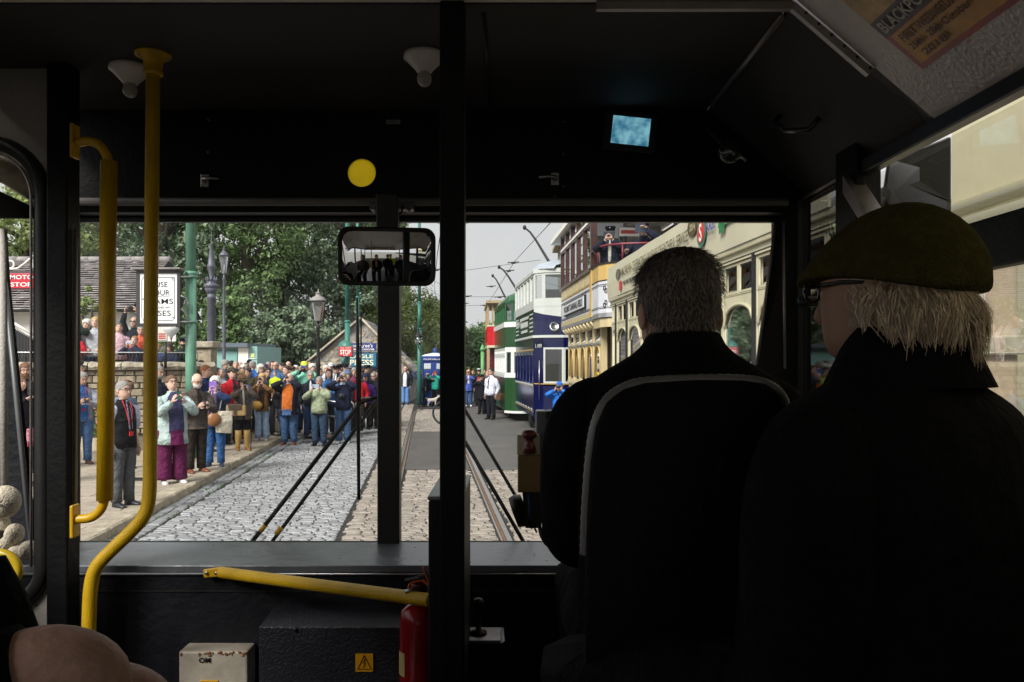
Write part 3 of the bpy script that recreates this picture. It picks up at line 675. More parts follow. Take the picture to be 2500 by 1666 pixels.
# stone building with chimney behind the trams, overhead wires
sb = thing('stone_building', 'grey stone building corner with chimney behind the trams', 'building', (0,0,0))
a = P(1384,880,30); MB().box((a.x,30,0),(a.x+7,36,P(0,566,30).z)).build('wall', m_rub, sb); zc = P(0,566,30).z
MB().box((a.x-.25,29.8,zc),(a.x+7,36,zc+.18)).build('cornice', m_cope, sb, .02); MB().box((a.x+.1,30,zc+.18),(a.x+1.3,31.2,zc+.75)).build('chimney', m_rub, sb); MB().box((a.x,29.9,zc+.75),(a.x+1.4,31.3,zc+.9)).build('chimney_cap', m_cope, sb, .02)
wi = thing('overhead_wires', 'thin black overhead tram wires with small insulators across the sky', 'wires', (0,0,0))
m_wire = paint('#1a1a1c', .6)
def wire(pts, r=.012): MB().tube(pts, r, 4).build('wire', m_wire, wi)
wire([P(1430,400,9),P(1360,527,13),P(1320,570,22),P(1257,638,30),P(1180,760,60)], .012)
wire([P(1090,470,12),P(1068,620,22),P(1060,700,40),P(1075,790,80)], .01)
wire([P(1024,655,36),P(1140,660,34),P(1320,635,30)], .008); wire([P(1024,668,36),P(1135,725,35),P(1250,725,30)], .008); wire([P(1024,690,36),P(1110,748,40),P(1185,745,40)], .008)
wire([P(848,440,25),P(1100,560,24),P(1500,420,20)], .008)
for (u, v, d) in ((1199,700,38),(1242,662,31),(1253,642,30),(1141,724,38),(1183,746,40),(1135,742,44),(1220,726,33),(1066,660,34)):
    p = P(u,v,d); MB().ell(p, (.1,.1,.04), 8, 5).build('insulator', m_wire, wi); MB().tube([p+V(-.22,0,0),p+V(.22,0,.03)], .02, 5).build('hanger', m_wire, wi)
# ---------------------------------------------------------------- trams
TG = glass('tram_glass', (.38,.43,.42), 1.4, .01, .13); TGA = glass('tram_glass_pale', (.2,.23,.22), 1.6, .03, .42)
m_dark = mat('tram_inside', (.03,.028,.026), .8, 0, .2, 3)
class Pl:
    """a wall plane: s along e, t up, w outward along n"""
    def __init__(s, O, e, n, root): s.O, s.e, s.n, s.root = Vector(O), Vector(e).normalized(), Vector(n).normalized(), root
    def p(s, a, t, w=0): return s.O+s.e*a+s.n*w+V(0,0,t)
    def bx(s, mb, a0, a1, t0, t1, w0, w1):
        q = [s.p(a,t,w) for t in (t0,t1) for a, w in ((a0,w0),(a1,w0),(a1,w1),(a0,w1))]
        mb.add(q, [(3,2,1,0),(4,5,6,7),(0,1,5,4),(1,2,6,5),(2,3,7,6),(3,0,4,7)]); return mb
    def box(s, name, a0, a1, t0, t1, w0, w1, m, parent=None, bev=0): return s.bx(MB(), a0, a1, t0, t1, w0, w1).build(name, m, parent or s.root, bev)
    def win(s, a0, a1, t0, t1, m, fw=.05, w0=-.03, w1=.012, arch=0, pane=None, bars=0, name='window', parent=None):
        mb = MB(); s.bx(mb,a0,a0+fw,t0,t1,w0,w1); s.bx(mb,a1-fw,a1,t0,t1,w0,w1); s.bx(mb,a0+fw,a1-fw,t0,t0+fw,w0,w1)
        if arch:
            n = 10; c = (a0+a1)/2; hw = (a1-a0)/2-fw
            for i in range(n):
                p0, p1 = -1+2*i/n, -1+2*(i+1)/n
                z0, z1 = [t1-fw*.5-arch*(1-math.sqrt(max(0,1-q*q))) for q in (p0,p1)]
                y0, y1 = c+p0*hw, c+p1*hw
                pts = [s.p(y0,z0,w0),s.p(y1,z1,w0),s.p(y1,t1,w0),s.p(y0,t1,w0)]
                mb.prism(pts, s.n*(w1-w0))
        else: s.bx(mb,a0+fw,a1-fw,t1-fw,t1,w0,w1)
        for k in range(bars):
            a = a0+(a1-a0)*(k+1)/(bars+1); s.bx(mb,a-fw*.3,a+fw*.3,t0+fw,t1-fw,w0+.002,w1-.002)
        o = mb.build(name, m, parent or s.root)
        wm = w0+(w1-w0)*.3
        if pane is not False: MB().add([s.p(a0+fw*.6,t0+fw*.6,wm),s.p(a1-fw*.6,t0+fw*.6,wm),s.p(a1-fw*.6,t1-fw*.4,wm),s.p(a0+fw*.6,t1-fw*.4,wm)],[(0,1,2,3)]).build('pane', pane or TG, o)
        return o
    def arc(s, name, a0, a1, tb, tt, rise, w0, w1, m, n=10):   # raised arch moulding
        pts = [s.p(a0,tb,w1)]+[s.p(a0+(a1-a0)*i/n, tt-rise*(1-math.sqrt(max(0,1-(2*i/n-1)**2))), w1) for i in range(n+1)]+[s.p(a1,tb,w1)]
        return MB().tube(pts, .016, 5).build(name, m, s.root)
def wheels(root, L, W, m=m_iron):
    for y in (L*.28, L*.62):
        for x in (.3, W-.3): MB().lathe([(.05,-.06),(.38,-.05),(.4,.0),(.36,.03),(.05,.05)], n=18).xf(Matrix.Translation((x,y,.4)) @ Matrix.Rotation(R(90),4,'Y')).build('wheel', m_iron, root)
    MB().box((.15,.3,.45),(W-.15,L-.3,.62)).build('truck_frame', m_iron, root)
def trolley(root, a, b, m=m_wire):
    a, b = Vector(a), Vector(b); md = a.lerp(b,.5)+V(-.05,0,.18)
    MB().tube([a, a.lerp(md,.5)+V(-.03,0,.05), md, md.lerp(b,.5)+V(0,0,.05), b], [.045,.04,.035,.03,.028], 6).build('trolley_pole', m, root); MB().ell(b, (.06,.1,.08), 8, 6).build('trolley_head', m, root)
# --- single deck cream tram with banner (nearest ahead)
m_cream = paint('#bfb99e', .3); m_cream2 = paint('#b0aa8e', .35); m_wood = mat('wood_brown', (.16,.075,.035), .5, 0, .35, 5, .15, 30)
dA = 12.5; XA = 262*dA/F; angA = 3.55
near = 4.9; far_ = 13.15; LA = (far_-near)/math.cos(R(angA)); XN = XA+(dA-near)*math.tan(R(angA))
tA = thing('tram', 'cream single deck tram with anniversary banner along its roof edge', 'tram', (XN,near,0), R(angA), 'trams lined up along the right')
sA = Pl((0,0,0),(0,1,0),(-1,0,0),tA); WA = 2.1
sA.box('rocker_panel', 0, LA, .55, 1.25, -.06, 0, m_cream); sA.box('waist_rail', 0, LA, 1.25, 1.33, -.06, .025, m_cream2); sA.box('waist_panel', 0, LA, 1.33, 1.62, -.06, 0, m_cream)
nb = 9; bw = (LA-.5)/nb
for i in range(nb):
    a0 = .05+i*bw
    sA.win(a0+.012, a0+bw-.03, 1.62, 2.62, m_cream, .032, -.018, .0, arch=.16, pane=TGA); sA.arc('arch_moulding', a0+.045, a0+bw-.06, 2.4, 2.6, .16, 0, .006, m_cream2)
    sA.box('spandrel', a0-.02, a0+bw-.02, 2.62, 2.7, -.06, -.001, m_cream)
    h = bw/2
    for j in range(2):
        w_ = sA.win(a0+.04+j*(h-.03), a0+.04+(j+1)*(h-.03)-.02, 2.7, 2.97, m_cream, .02, -.015, .003, pane=False, name='vent_window')
        # hopper vent tipped inwards, wood lining above it
        aa, ab = a0+.07+j*(h-.03), a0+.04+(j+1)*(h-.03)-.05
        MB().add([sA.p(aa,2.73,-.03),sA.p(ab,2.73,-.03),sA.p(ab,2.92,-.2),sA.p(aa,2.92,-.2)],[(0,1,2,3)]).build('vent_flap', TG, w_)
        sA.box('vent_lining', aa-.02, ab+.02, 2.7, 2.98, -.28, -.24, m_wood, w_)
    sA.box('pillar', a0+bw-.03, a0+bw+.012, 1.62, 2.98, -.05, .006, m_cream, bev=.004)
    if i % 2 == 1: sA.box('drain_pipe', a0+bw-.02, a0+bw+.005, 1.2, 3.0, .012, .04, m_iron)
sA.win(LA-.42, LA-.04, 1.62, 2.62, m_cream, .05, -.05, 0, arch=.1, pane=TGA); sA.box('spandrel', LA-.45, LA, 2.62, 2.7, -.06, -.001, m_cream)
sA.win(LA-.42, LA-.24, 2.7, 2.97, m_cream, .025, -.05, .003); sA.win(LA-.22, LA-.04, 2.7, 2.97, m_cream, .025, -.05, .003)
sA.box('drain_pipe', LA-.475, LA-.45, 1.2, 3.0, .012, .035, m_iron)
sA.box('letter_board', 0, LA, 2.98, 3.06, -.06, .02, m_cream); sA.box('gutter', -.02, LA+.02, 3.055, 3.1, -.06, .05, m_cream2, bev=.01)
MB().box((.07,.02,.6),(WA-.05,LA-.02,.75)).build('floor', m_dark, tA); MB().box((WA-.05,0,.55),(WA,LA,3.1)).build('far_side', m_cream2, tA)
MB().box((.06,LA-.05,.55),(WA-.05,LA,3.1)).build('end_wall', m_cream, tA); MB().box((.06,0,.55),(WA-.05,.05,3.1)).build('end_wall', m_cream, tA)
MB().loft([[V(x,y,3.06+.36*math.sqrt(max(0,1-((x-WA/2)/(WA/2))**2))) for x in [WA*i/10 for i in range(11)]]+[V(WA,y,3.04),V(0,y,3.04)] for y in (0,LA)]).build('roof', mat('roof_grey', (.3,.31,.32), .6, 0, .15, 2), tA)
for i in range(5): MB().box((.5,.8+i*1.4,.75),(1.6,1.15+i*1.4,1.75)).build('seat', m_wood, tA)
wheels(tA, LA, WA)
sA.box('lining', 0, LA, 3.0, 3.008, .02, .024, m_iron); sA.box('lining', 0, LA, 2.685, 2.692, -.001, .004, m_cream2); sA.box('lining', 0, LA, 1.45, 1.456, 0, .004, m_iron)
bn = thing('banner', 'long cream anniversary banner with dark lettering hung along the tram roof', 'banner', (XN,near,0), R(angA))
sB = Pl((0,0,0),(0,1,0),(-1,0,0),bn)
BK = .76
sB.p = lambda a, t, w=0: sB.O+sB.e*a+sB.n*w+V(0,0,3.105+(t-3.17)*BK)
m_ban = mat('banner_vinyl', (.50,.47,.35), .4, 0, .05, 2, .15, 4)
nB = 26; rw = []
for i in range(nB+1):
    a = LA+.02-(LA-.3)*i/nB; w = .06+.012*nz3((a*1.7,0,0)); rw.append([sB.p(a,3.17,w),sB.p(a,3.5,w+.012*nz3((a*2.3,5,0))+.01),sB.p(a,3.84+.01*nz3((a,9,0)),w),sB.p(a,3.84,w-.02),sB.p(a,3.17,w-.02)])
MB().loft(rw,0,False).build('sheet', m_ban, bn)
ey = (0,0,1); ex = (0,-1,0)
def bt(s, a0, a1, t, h, m, **k): return text(s, m, bn, sB.p((a0+a1)/2, t, .088), ex, ey, w=abs(a1-a0), h=h*BK, **k)
m_gold = paint('#4d4420', .5); m_grey = paint('#5d5a52', .6)
def ay(u):   # distance along the tram of the point that falls in picture column u
    k = (u-1250)/F; tg = math.tan(R(angA)); d = (XN+near*tg)/(k+tg); return (d-near)/math.cos(R(angA))
bt('TRAM CAR 249 - CELEBRATING 100 YEARS OF FAITHFUL SERVICE', ay(1524), ay(1699), 3.58, .17, m_gold, bold=.01)
for k in range(16):
    a_ = ay(1534)+(ay(1702)-ay(1534))*k/16; sB.box('small_print', a_+(ay(1702)-ay(1534))/16*.82, a_, 3.335, 3.385, .084, .087, m_grey)
def disc(root, pl, a, t, ra, rt, m, w, name='disc'):
    pts = [pl.p(a+ra*math.cos(i*math.pi/12), t+rt*math.sin(i*math.pi/12), w) for i in range(24)]
    return MB().prism(pts, pl.n*.004).build(name, m, root)
disc(bn, sB, ay(1521), 3.58, .16, .11, m_grey, .078, 'roundel'); disc(bn, sB, ay(1710), 3.66, .17, .13, paint('#4c4022',.5), .085, 'roundel'); bt('2014', ay(1704), ay(1717), 3.66, .1, m_cream2, bold=.02) 
sB.box('logo_block', ay(1530), ay(1525), 3.24, 3.42, .08, .086, paint('#b02a30',.5))
disc(bn, sB, ay(1733), 3.52, .15, .19, paint('#2f6b58',.5), .085, 'crest'); disc(bn, sB, ay(1733), 3.52, .11, .14, paint('#b9342f',.5), .09, 'crest_centre'); text('S', M_WHITE, bn, sB.p(ay(1733),3.52,.096), ex, ey, w=.09, h=.18, bold=.02)
bt('DORLEC', ay(1745), ay(1768), 3.55, .12, paint('#2b3f9c',.5), bold=.02); bt('LIMITED', ay(1746), ay(1767), 3.44, .035, m_grey)
for k in range(3): MB().add([sB.p(ay(1752)-.06*k,3.63,.09),sB.p(ay(1752)-.06*k-.02,3.63,.09),sB.p(ay(1757)-.06*k-.02,3.78,.09),sB.p(ay(1757)-.06*k,3.78,.09)],[(0,1,2,3)]).build('logo_stripe', paint('#6f83c9',.5), bn)
bt('SOUTHERN HALO', ay(1776), ay(1812), 3.70, .06, M_BLACK, bold=.01); sB.box('small_print', ay(1822), ay(1796), 3.62, 3.64, .085, .089, m_grey)
sB.box('green_bar', ay(1822), ay(1776), 3.46, 3.56, .085, .09, paint('#2f8f4a',.5)); sB.box('green_bar', ay(1822), ay(1776), 3.56, 3.58, .085, .089, paint('#9dbd3a',.5))
for k in (-1,0,1): MB().add([sB.p(ay(1786)+.05*k-.02,3.38,.093),sB.p(ay(1786)+.05*k+.03,3.38,.093),sB.p(ay(1786)+.06*k+.02,3.62-.05*abs(k),.093),sB.p(ay(1786)+.06*k-.02,3.62-.05*abs(k),.093)],[(0,1,2,3)]).build('emblem', paint('#1f6f3d',.5), bn)
sB.box('advert_panel', ay(1862), ay(1832), 3.5, 3.8, .085, .09, paint('#23252b',.4)); sB.box('advert_photo', ay(1860), ay(1848), 3.6, 3.77, .09, .094, paint('#3a6ea5',.4)); sB.box('small_print', ay(1846), ay(1834), 3.66, 3.7, .09, .094, m_cream2); sB.box('small_print', ay(1866), ay(1832), 3.42, 3.45, .085, .089, paint('#b5573f',.6))
# --- second cream tram standing right beside the cab
tC = thing('tram', 'glossy cream tram close beside the right hand cab window', 'tram', (2.0,-2.5,0), 0, 'trams lined up along the right')
sC = Pl((0,0,0),(0,1,0),(-1,0,0),tC); LC = 6.13; m_gl = paint('#cfc7a0', .12)
sC.box('waist_panel', 0, LC, .5, 1.5, -.06, 0, m_gl)
for (a0,a1) in ((.1,1.5),(1.6,3.0),(3.1,4.5)): sC.win(a0,a1,1.5,2.5,m_gl,.06,-.05,0)
sC.box('door', 4.6, LC, 1.5, 2.52, -.06, -.002, mat('door_buff', (.5,.4,.27), .5, 0, .2, 3)); sC.box('door_rail', 4.75, 6.0, 2.12, 2.2, -.002, .02, m_cream2, bev=.008); sC.box('door_stile', 5.55, 5.63, 1.5, 2.5, -.002, .018, m_cream2, bev=.008)
p = sC.p(5.3,2.0,.03); MB().ell(p,(.06,.05,.13),8,6).build('coach_lamp', mat('galv',0), tC)
for k, (t0,t1,w) in enumerate(((2.52,2.6,.03),(2.62,2.72,.075),(2.735,2.79,.045))):
    MB().tube([sC.p(0,(t0+t1)/2,0),sC.p(LC,(t0+t1)/2,0)], w, 10).build('moulding', m_gl, tC)
for i in range(5):
    a0 = i*LC/5; q = sC.bx(MB(), a0+.004, a0+LC/5-.004, 2.5, 3.9, -.05, -.002); q.build('upper_panel', mat('cream_bent', (.60,.55,.37), .1, 0, .05, 2, .5, 2.2), tC)
    sC.box('cover_strip', a0-.02, a0+.02, 2.8, 3.9, -.002, .008, m_cream2, bev=.004)
MB().box((.06,0,.5),(2.1,.05,3.9)).build('end_wall', m_gl, tC); MB().box((.06,LC-.05,.5),(2.1,LC,3.9)).build('end_wall', m_gl, tC); MB().box((2.05,.05,.5),(2.1,LC-.05,3.9)).build('far_side', m_gl, tC); MB().box((0,0,3.9),(2.1,LC,4.0)).build('roof', m_gl, tC)
# --- yellow and white double deck tram with open balcony
angB = 3.7; dB = 15.7; XB = 1.77
tB = thing('tram', 'yellow and white double deck tram with brown upper saloon and open balcony', 'tram', (XB,dB,0), R(angB), 'trams lined up along the right')
s_ = Pl((0,0,0),(0,1,0),(-1,0,0),tB); LB = 4.75; WB = 2.05
m_yel = paint('#bb9c5c', .3); m_ylp = paint('#bfb088', .3); m_wht = paint('#c3c5cc', .35); m_brn = mat('varnish_brown', (.052,.022,.018), .25, 0, .3, 6); m_lin = M_BLACK
s_.box('rocker_panel', 0, LB, .6, 1.1, -.06, 0, paint('#8a4a2c',.4)); s_.box('waist_panel', 0, LB, 1.1, 1.52, -.06, 0, m_ylp); s_.box('waist_rail', 0, LB, 1.52, 1.6, -.06, .04, m_ylp, bev=.01)
n5 = 5; bw = LB/n5
for i in range(n5):
    a0 = i*bw; s_.win(a0+.06, a0+bw-.06, 1.6, 2.42, m_ylp, .055, -.022, .004, arch=.28); s_.arc('arch_moulding', a0+.13, a0+bw-.13, 1.7, 2.4, .28, 0, .012, m_yel)
    s_.box('pillar', a0-.06 if i else 0, a0+.06, 1.6, 2.78, -.055, .02, m_ylp, bev=.01)
    v = s_.win(a0+.06, a0+bw-.06, 2.46, 2.77, m_ylp, .028, -.02, .006, pane=False, name='vent_window')
    s_.box('vent_lining', a0+.05, a0+bw-.05, 2.45, 2.78, -.2, -.16, m_brn, v)
    MB().add([s_.p(a0+.1,2.5,-.02),s_.p(a0+bw-.1,2.5,-.02),s_.p(a0+bw-.1,2.62,-.14),s_.p(a0+.1,2.62,-.14)],[(0,1,2,3)]).build('vent_flap', M_WHITE, v)
    c = MB(); c.tube([s_.p(a0+.2,2.80,.0),s_.p(a0+.2,2.80,.12),s_.p(a0+.2,2.87,.19)], [.06,.055,.03], 8).build('corbel', m_ylp, tB)
    c = MB(); c.tube([s_.p(a0+.2+bw/2,2.80,.0),s_.p(a0+.2+bw/2,2.80,.12),s_.p(a0+.2+bw/2,2.87,.19)], [.06,.055,.03], 8).build('corbel', m_ylp, tB)
s_.box('pillar', LB-.06, LB, 1.6, 2.78, -.055, .02, m_ylp); s_.box('transom', 0, LB, 2.42, 2.46, -.06, .035, mat('galv',0)); s_.box('frieze', 0, LB, 2.78, 2.88, -.06, .0, m_ylp)
s_.box('deck_edge', -.02, LB, 2.88, 2.95, -.1, .2, mat('galv',0), bev=.02)
BX = -.2  # upper deck overhang
u_ = Pl((BX,0,0),(0,1,0),(-1,0,0),tB)
u_.box('skirt_band', 0, LB, 2.95, 3.06, -.05, 0, m_ylp); u_.box('decency_panel', 0, LB, 3.06, 3.58, -.05, -.004, m_wht); u_.box('yellow_band', 0, LB, 3.58, 3.88, -.05, .0, m_yel)
for (t, th) in ((3.10,.012),(3.13,.006),(3.52,.012),(3.49,.006),(3.6,.006),(3.86,.01)): u_.box('lining', .1, LB-.05, t-th/2, t+th/2, 0, .005, m_lin)
for a in (.1,.75,1.2,3.6,4.2,LB-.1): u_.box('lining', a-.006, a+.006, 3.1, 3.52, 0, .005, m_lin)
for a in (0.03,): u_.box('yellow_pilaster', a-.05, a+.09, 2.95, 3.88, 0, .02, m_yel)
for i in range(5): u_.box('yellow_frame', .1+i*.93, .9+i*.93, 3.63, 3.83, 0, .006, m_ylp)
u_.box('route_board', .7, 3.9, 3.19, 3.43, 0, .06, m_wht, bev=.01); u_.box('route_border', .68, 3.92, 3.17, 3.45, 0, .045, m_lin); text('WOLMKT-DARNALL-FIELD', m_lin, tB, u_.p(2.3,3.31,.065), (0,-1,0),(0,0,1), w=2.9, h=.15, bold=.02)
for i in range(n5):
    a0 = .12+i*(LB-.12)/n5; w5 = (LB-.12)/n5
    u_.win(a0, a0+w5-.03, 3.9, 4.85, m_brn, .06, -.05, .006); u_.win(a0, a0+w5-.03, 4.9, 5.22, m_brn, .05, -.05, .006)
    u_.box('pillar', a0+w5-.04, a0+w5+.01, 3.9, 5.25, -.05, .015, m_brn)
u_.box('pillar', 0, .12, 3.9, 5.3, -.05, .015, m_brn); u_.box('sill_rail', 0, LB, 3.86, 3.91, -.05, .05, m_brn); u_.box('transom', 0, LB, 4.85, 4.9, -.05, .02, M_WHITE); u_.box('cornice', -1.4, LB+1.4, 5.25, 5.36, -.3, .12, M_WHITE)
MB().box((BX+.02,-1.5,5.36),(WB-BX,LB+1.5,5.46)).build('roof', M_WHITE, tB)
MB().box((0.02,-1.35,2.72),(WB,LB,2.8)).build('upper_floor', m_brn, tB) if False else MB().box((.0,-1.3,2.885),(WB,LB,2.94)).build('upper_floor', m_brn, tB)
MB().box((.07,.02,.6),(WB-.06,LB-.02,.7)).build('floor', m_dark, tB); MB().box((WB-.05,0,.6),(WB,LB,2.86)).build('far_side', m_dark, tB); MB().box((WB+.1,0,2.95),(WB+.15,LB,5.25)).build('far_side', m_brn, tB)
# upper bulkhead with doorway, balcony front
m_ey = Pl((BX,0,0),(1,0,0),(0,-1,0),tB)
m_ey.box('bulkhead_panel', .0, .75, 2.95, 3.95, -.05, 0, m_brn); m_ey.win(.05,.7,3.95,4.9,m_brn,.06,-.05,.005); m_ey.box('bulkhead_panel', 1.6, 2.35, 2.95, 3.95, -.05, 0, m_brn); m_ey.win(1.65,2.3,3.95,4.9,m_brn,.06,-.05,.005); m_ey.box('bulkhead_panel', .0,2.35,4.95,5.3,-.05,.0, mat('tan_board', (.45,.25,.17), .5, 0,.2,3))
m_ey.box('poster', .55, .95, 4.55, 4.72, .0, .01, M_WHITE); m_ey.box('poster_print', .58, .92, 4.6, 4.67, .01, .014, paint('#b93a32',.5)); m_ey.box('stone_view', .75, 1.6, 2.95, 4.9, -.9, -.85, mat('pale_block', (.42,.4,.34), .9, 0,.4,4))  # pale block added to stand for stonework seen through the doorway
plan = [(BX,0),(BX,-.75),(BX+.1,-1.02),(BX+.36,-1.24),(BX+.85,-1.36),(BX+1.55,-1.36),(BX+2.04,-1.24),(BX+2.3,-1.02),(BX+2.4,-.75),(BX+2.4,0)]
def dash(name, z0, z1, off, m, th=.03):
    mb = MB(); c = V(BX+1.2,-.2,0)
    rings = []
    for x, y in plan:
        q = V(x,y,0); o = (q-c).normalized(); rings.append([q+o*off+V(0,0,z0),q+o*off+V(0,0,z1),q+o*(off-th)+V(0,0,z1),q+o*(off-th)+V(0,0,z0)])
    return mb.loft(rings, 0, False).build(name, m, tB)
dash('balcony_skirt', 2.9, 2.98, .0, mat('galv',0), .1); dash('balcony_panel', 2.98, 3.58, 0, m_wht); dash('balcony_band', 3.58, 3.88, .0, m_yel); dash('balcony_cap', 3.88, 3.91, .02, m_lin, .06); dash('balcony_line', 3.57, 3.59, .006, m_lin); dash('canopy_fascia', 2.72, 2.88, -.04, m_ylp)
for zl in (3.06,3.50): dash('lining', zl, zl+.012, .005, m_lin, .01)
dash('lining', 3.09, 3.095, .005, m_lin, .01); dash('lining', 3.475, 3.48, .005, m_lin, .01)
# greek key corners on the curved balcony panel
def key(a, z, f):   # small square knots on the first curved facets
    (x0,y0),(x1,y1) = plan[1],plan[2]
    q = V(x0,y0,0).lerp(V(x1,y1,0), a); e = (V(x1,y1,0)-V(x0,y0,0)).normalized(); o = V(-e.y*-1,-e.x,0); o = V(e.y, -e.x, 0)
    q += o*.012; u2 = V(0,0,1)
    for (da,dz) in ((0,0),(.05,-.05*f)):
        pts = [q+e*(da-.035)+u2*(z+dz-.035), q+e*(da+.035)+u2*(z+dz-.035), q+e*(da+.035)+u2*(z+dz+.035), q+e*(da-.035)+u2*(z+dz+.035), q+e*(da-.035)+u2*(z+dz-.035)]
        MB().tube(pts, .008, 4).build('key_pattern', m_lin, tB)
key(.85, 3.44, 1); key(.85, 3.12, -1)
rl = MB(); c = V(BX+1.2,-.2,0); m_mar = paint('#6d1f2b', .35)
rl.tube([V(x,y,4.22) for x, y in plan], .022, 6).build('handrail', m_mar, tB)
for x, y in (plan[1],plan[3],plan[4],plan[6],plan[8]): MB().tube([(x,y,3.9),(x,y,4.22)], .018, 6).build('handrail_post', m_mar, tB)
# platform bulkhead, gong, lever and notice
pf = Pl((0,0,0),(1,0,0),(0,-1,0),tB)
pf.box('platform_bulkhead', 0.02, WB, .7, 2.88, -.04, .0, m_yel); pf.box('pilaster', -.02,.1,.7,2.75,.0,.05,m_ylp); pf.box('dark_post', .1,.16,.7,2.8,.0,.06,m_lin); pf.box('bulkhead_window', .22,.9,1.2,1.85,.0,.02,m_brn); pf.box('bulkhead_frame', .2,.92,1.85,1.95,.0,.03,m_ylp)
MB().lathe([(.02,-.03),(.15,-.02),(.16,.03),(.02,.05)], n=18).xf(Matrix.Translation((.62,-.08,2.12)) @ Matrix.Rotation(R(90),4,'X')).build('gong', m_iron, tB)
MB().tube([(.25,-.04,2.42),(.33,-.14,2.46),(.5,-.16,2.4)], [.05,.03,.012], 6).build('bell_lever', m_iron, tB)
for i, t_ in enumerate(('PASSENGERS','ENTERING','CAR MUST','DO SO HERE')): text(t_, m_lin, tB, pf.p(.62,2.7-i*.085,.006),(1,0,0),(0,0,1), w=.42, h=.055, bold=.01)
MB().box((.02,-1.3,.6),(WB-.02,0,.7)).build('platform_floor', m_brn, tB); MB().box((.15,-1.32,.55),(WB-.15,-1.28,1.7)).build('platform_dash', m_ylp, tB); wheels(tB, LB, WB)
s_.box('notice', .28, .5, 1.66, 1.86, .012, .02, paint('#d7c32c',.5)); text('CARS', m_lin, tB, s_.p(.39,1.79,.024),(0,-1,0),(0,0,1), w=.15,h=.06,bold=.02)
MB().box((.4,LB-1.6,.7),(1.5,LB-.6,1.5)).build('seat', m_brn, tB)
# --- navy blue double deck tram
def plain_tram(label, X, d, ang): return thing('tram', label, 'tram', (X,d,0), R(ang), 'trams lined up along the right')
m_navy = paint('#0b113c', .16); m_dgn = paint('#10231f', .2); m_cr3 = paint('#b9bdb9', .35); m_goldl = paint('#b58f45', .4); m_roofg = mat('roof_bluegrey', (.33,.37,.42), .5, 0,.12,2)
XD, dD = .61, 22.1
tD = plain_tram('navy blue double deck tram with grey roof and porthole headlamp', XD, dD, 6)
q_ = Pl((0,0,0),(0,1,0),(-1,0,0),tD); LD = 4.6; WD = 2.1
q_.box('bottom_panel', .1, LD, .55, 1.4, -.05, 0, m_navy); q_.box('gold_line', .15, LD, 1.36, 1.375, 0, .004, m_goldl); q_.box('gold_line', .15, LD, .66, .675, 0, .004, m_goldl)
for i in range(7):   # scroll ornament along the skirt
    a0 = .4+i*.62; MB().tube([q_.p(a0,.7,.006),q_.p(a0+.2,.74,.006),q_.p(a0+.4,.7,.006),q_.p(a0+.5,.66,.006)], .01, 4).build('skirt_scroll', m_cr3, tD)
for i in range(6):
    a0 = .12+i*.78; q_.win(a0+.03,a0+.75,1.4,2.3,m_navy,.05,-.05,.004); q_.box('pillar',a0-.03,a0+.04,1.4,2.32,-.05,.012,m_navy)
q_.box('waist_line', .1, LD, 1.39, 1.42, 0, .02, m_cr3); q_.box('fascia', .1, LD, 2.3, 2.72, -.05, .0, m_dgn); q_.box('gold_line', .1, LD, 2.38, 2.41, 0, .006, m_goldl); q_.box('white_band', 0, LD, 2.72, 2.79, -.05, .035, m_cr3, bev=.01)
q_.box('advert_side', .0, LD, 2.79, 3.52, -.05, 0, m_dgn)
for (z_, h_, a0, a1) in ((3.36,.09,1.2,3.4),(3.17,.16,1.4,3.2),(2.97,.08,1.5,3.1)):
    for k in range(9):
        c0 = a0+(a1-a0)*k/9; q_.box('advert_print', c0, c0+(a1-a0)/9*.72, z_-h_/2*(1 if k%3 else .8), z_+h_/2, 0, .005, m_cr3)
for (a0,a1) in ((.25,.95),(3.8,4.5)):
    for k in range(5): q_.box('advert_print', a0, a1, 2.9+k*.12, 2.94+k*.12, 0, .005, m_cr3)
q_.box('cream_band', .0, LD, 3.52, 3.72, -.05, .012, m_cr3); 
for i in range(6):
    a0 = .1+i*.79; q_.win(a0,a0+.76,3.72,4.5,m_cr3,.045,-.05,.006)
q_.box('eaves', -.05, LD, 4.5, 4.6, -.08, .03, m_cr3)
fr = [(0,.0),(.22,-.32),(.75,-.5),(1.35,-.5),(1.88,-.32),(2.1,.0)]
def nose(root, z0, z1, m, name, off=0, pl=fr, th=.04, yo=0):
    c = V(1.05,.4,0); rings = []
    for x, y in pl:
        p_ = V(x,y+yo,0); o = (p_-c).normalized(); rings.append([p_+o*off+V(0,0,z0),p_+o*off+V(0,0,z1),p_+o*(off-th)+V(0,0,z1),p_+o*(off-th)+V(0,0,z0)])
    return MB().loft(rings,0,False).build(name, m, root)
nose(tD,.45,1.4,m_navy,'dash_panel'); nose(tD,1.44,1.465,m_goldl,'gold_line',.004); nose(tD,2.45,2.72,m_navy,'cab_header'); nose(tD,2.72,2.79,m_cr3,'white_band',.03); nose(tD,2.79,3.42,m_navy,'upper_dash'); nose(tD,3.58,3.75,m_cr3,'cream_band',.01); nose(tD,4.5,4.62,m_cr3,'eaves',.03)
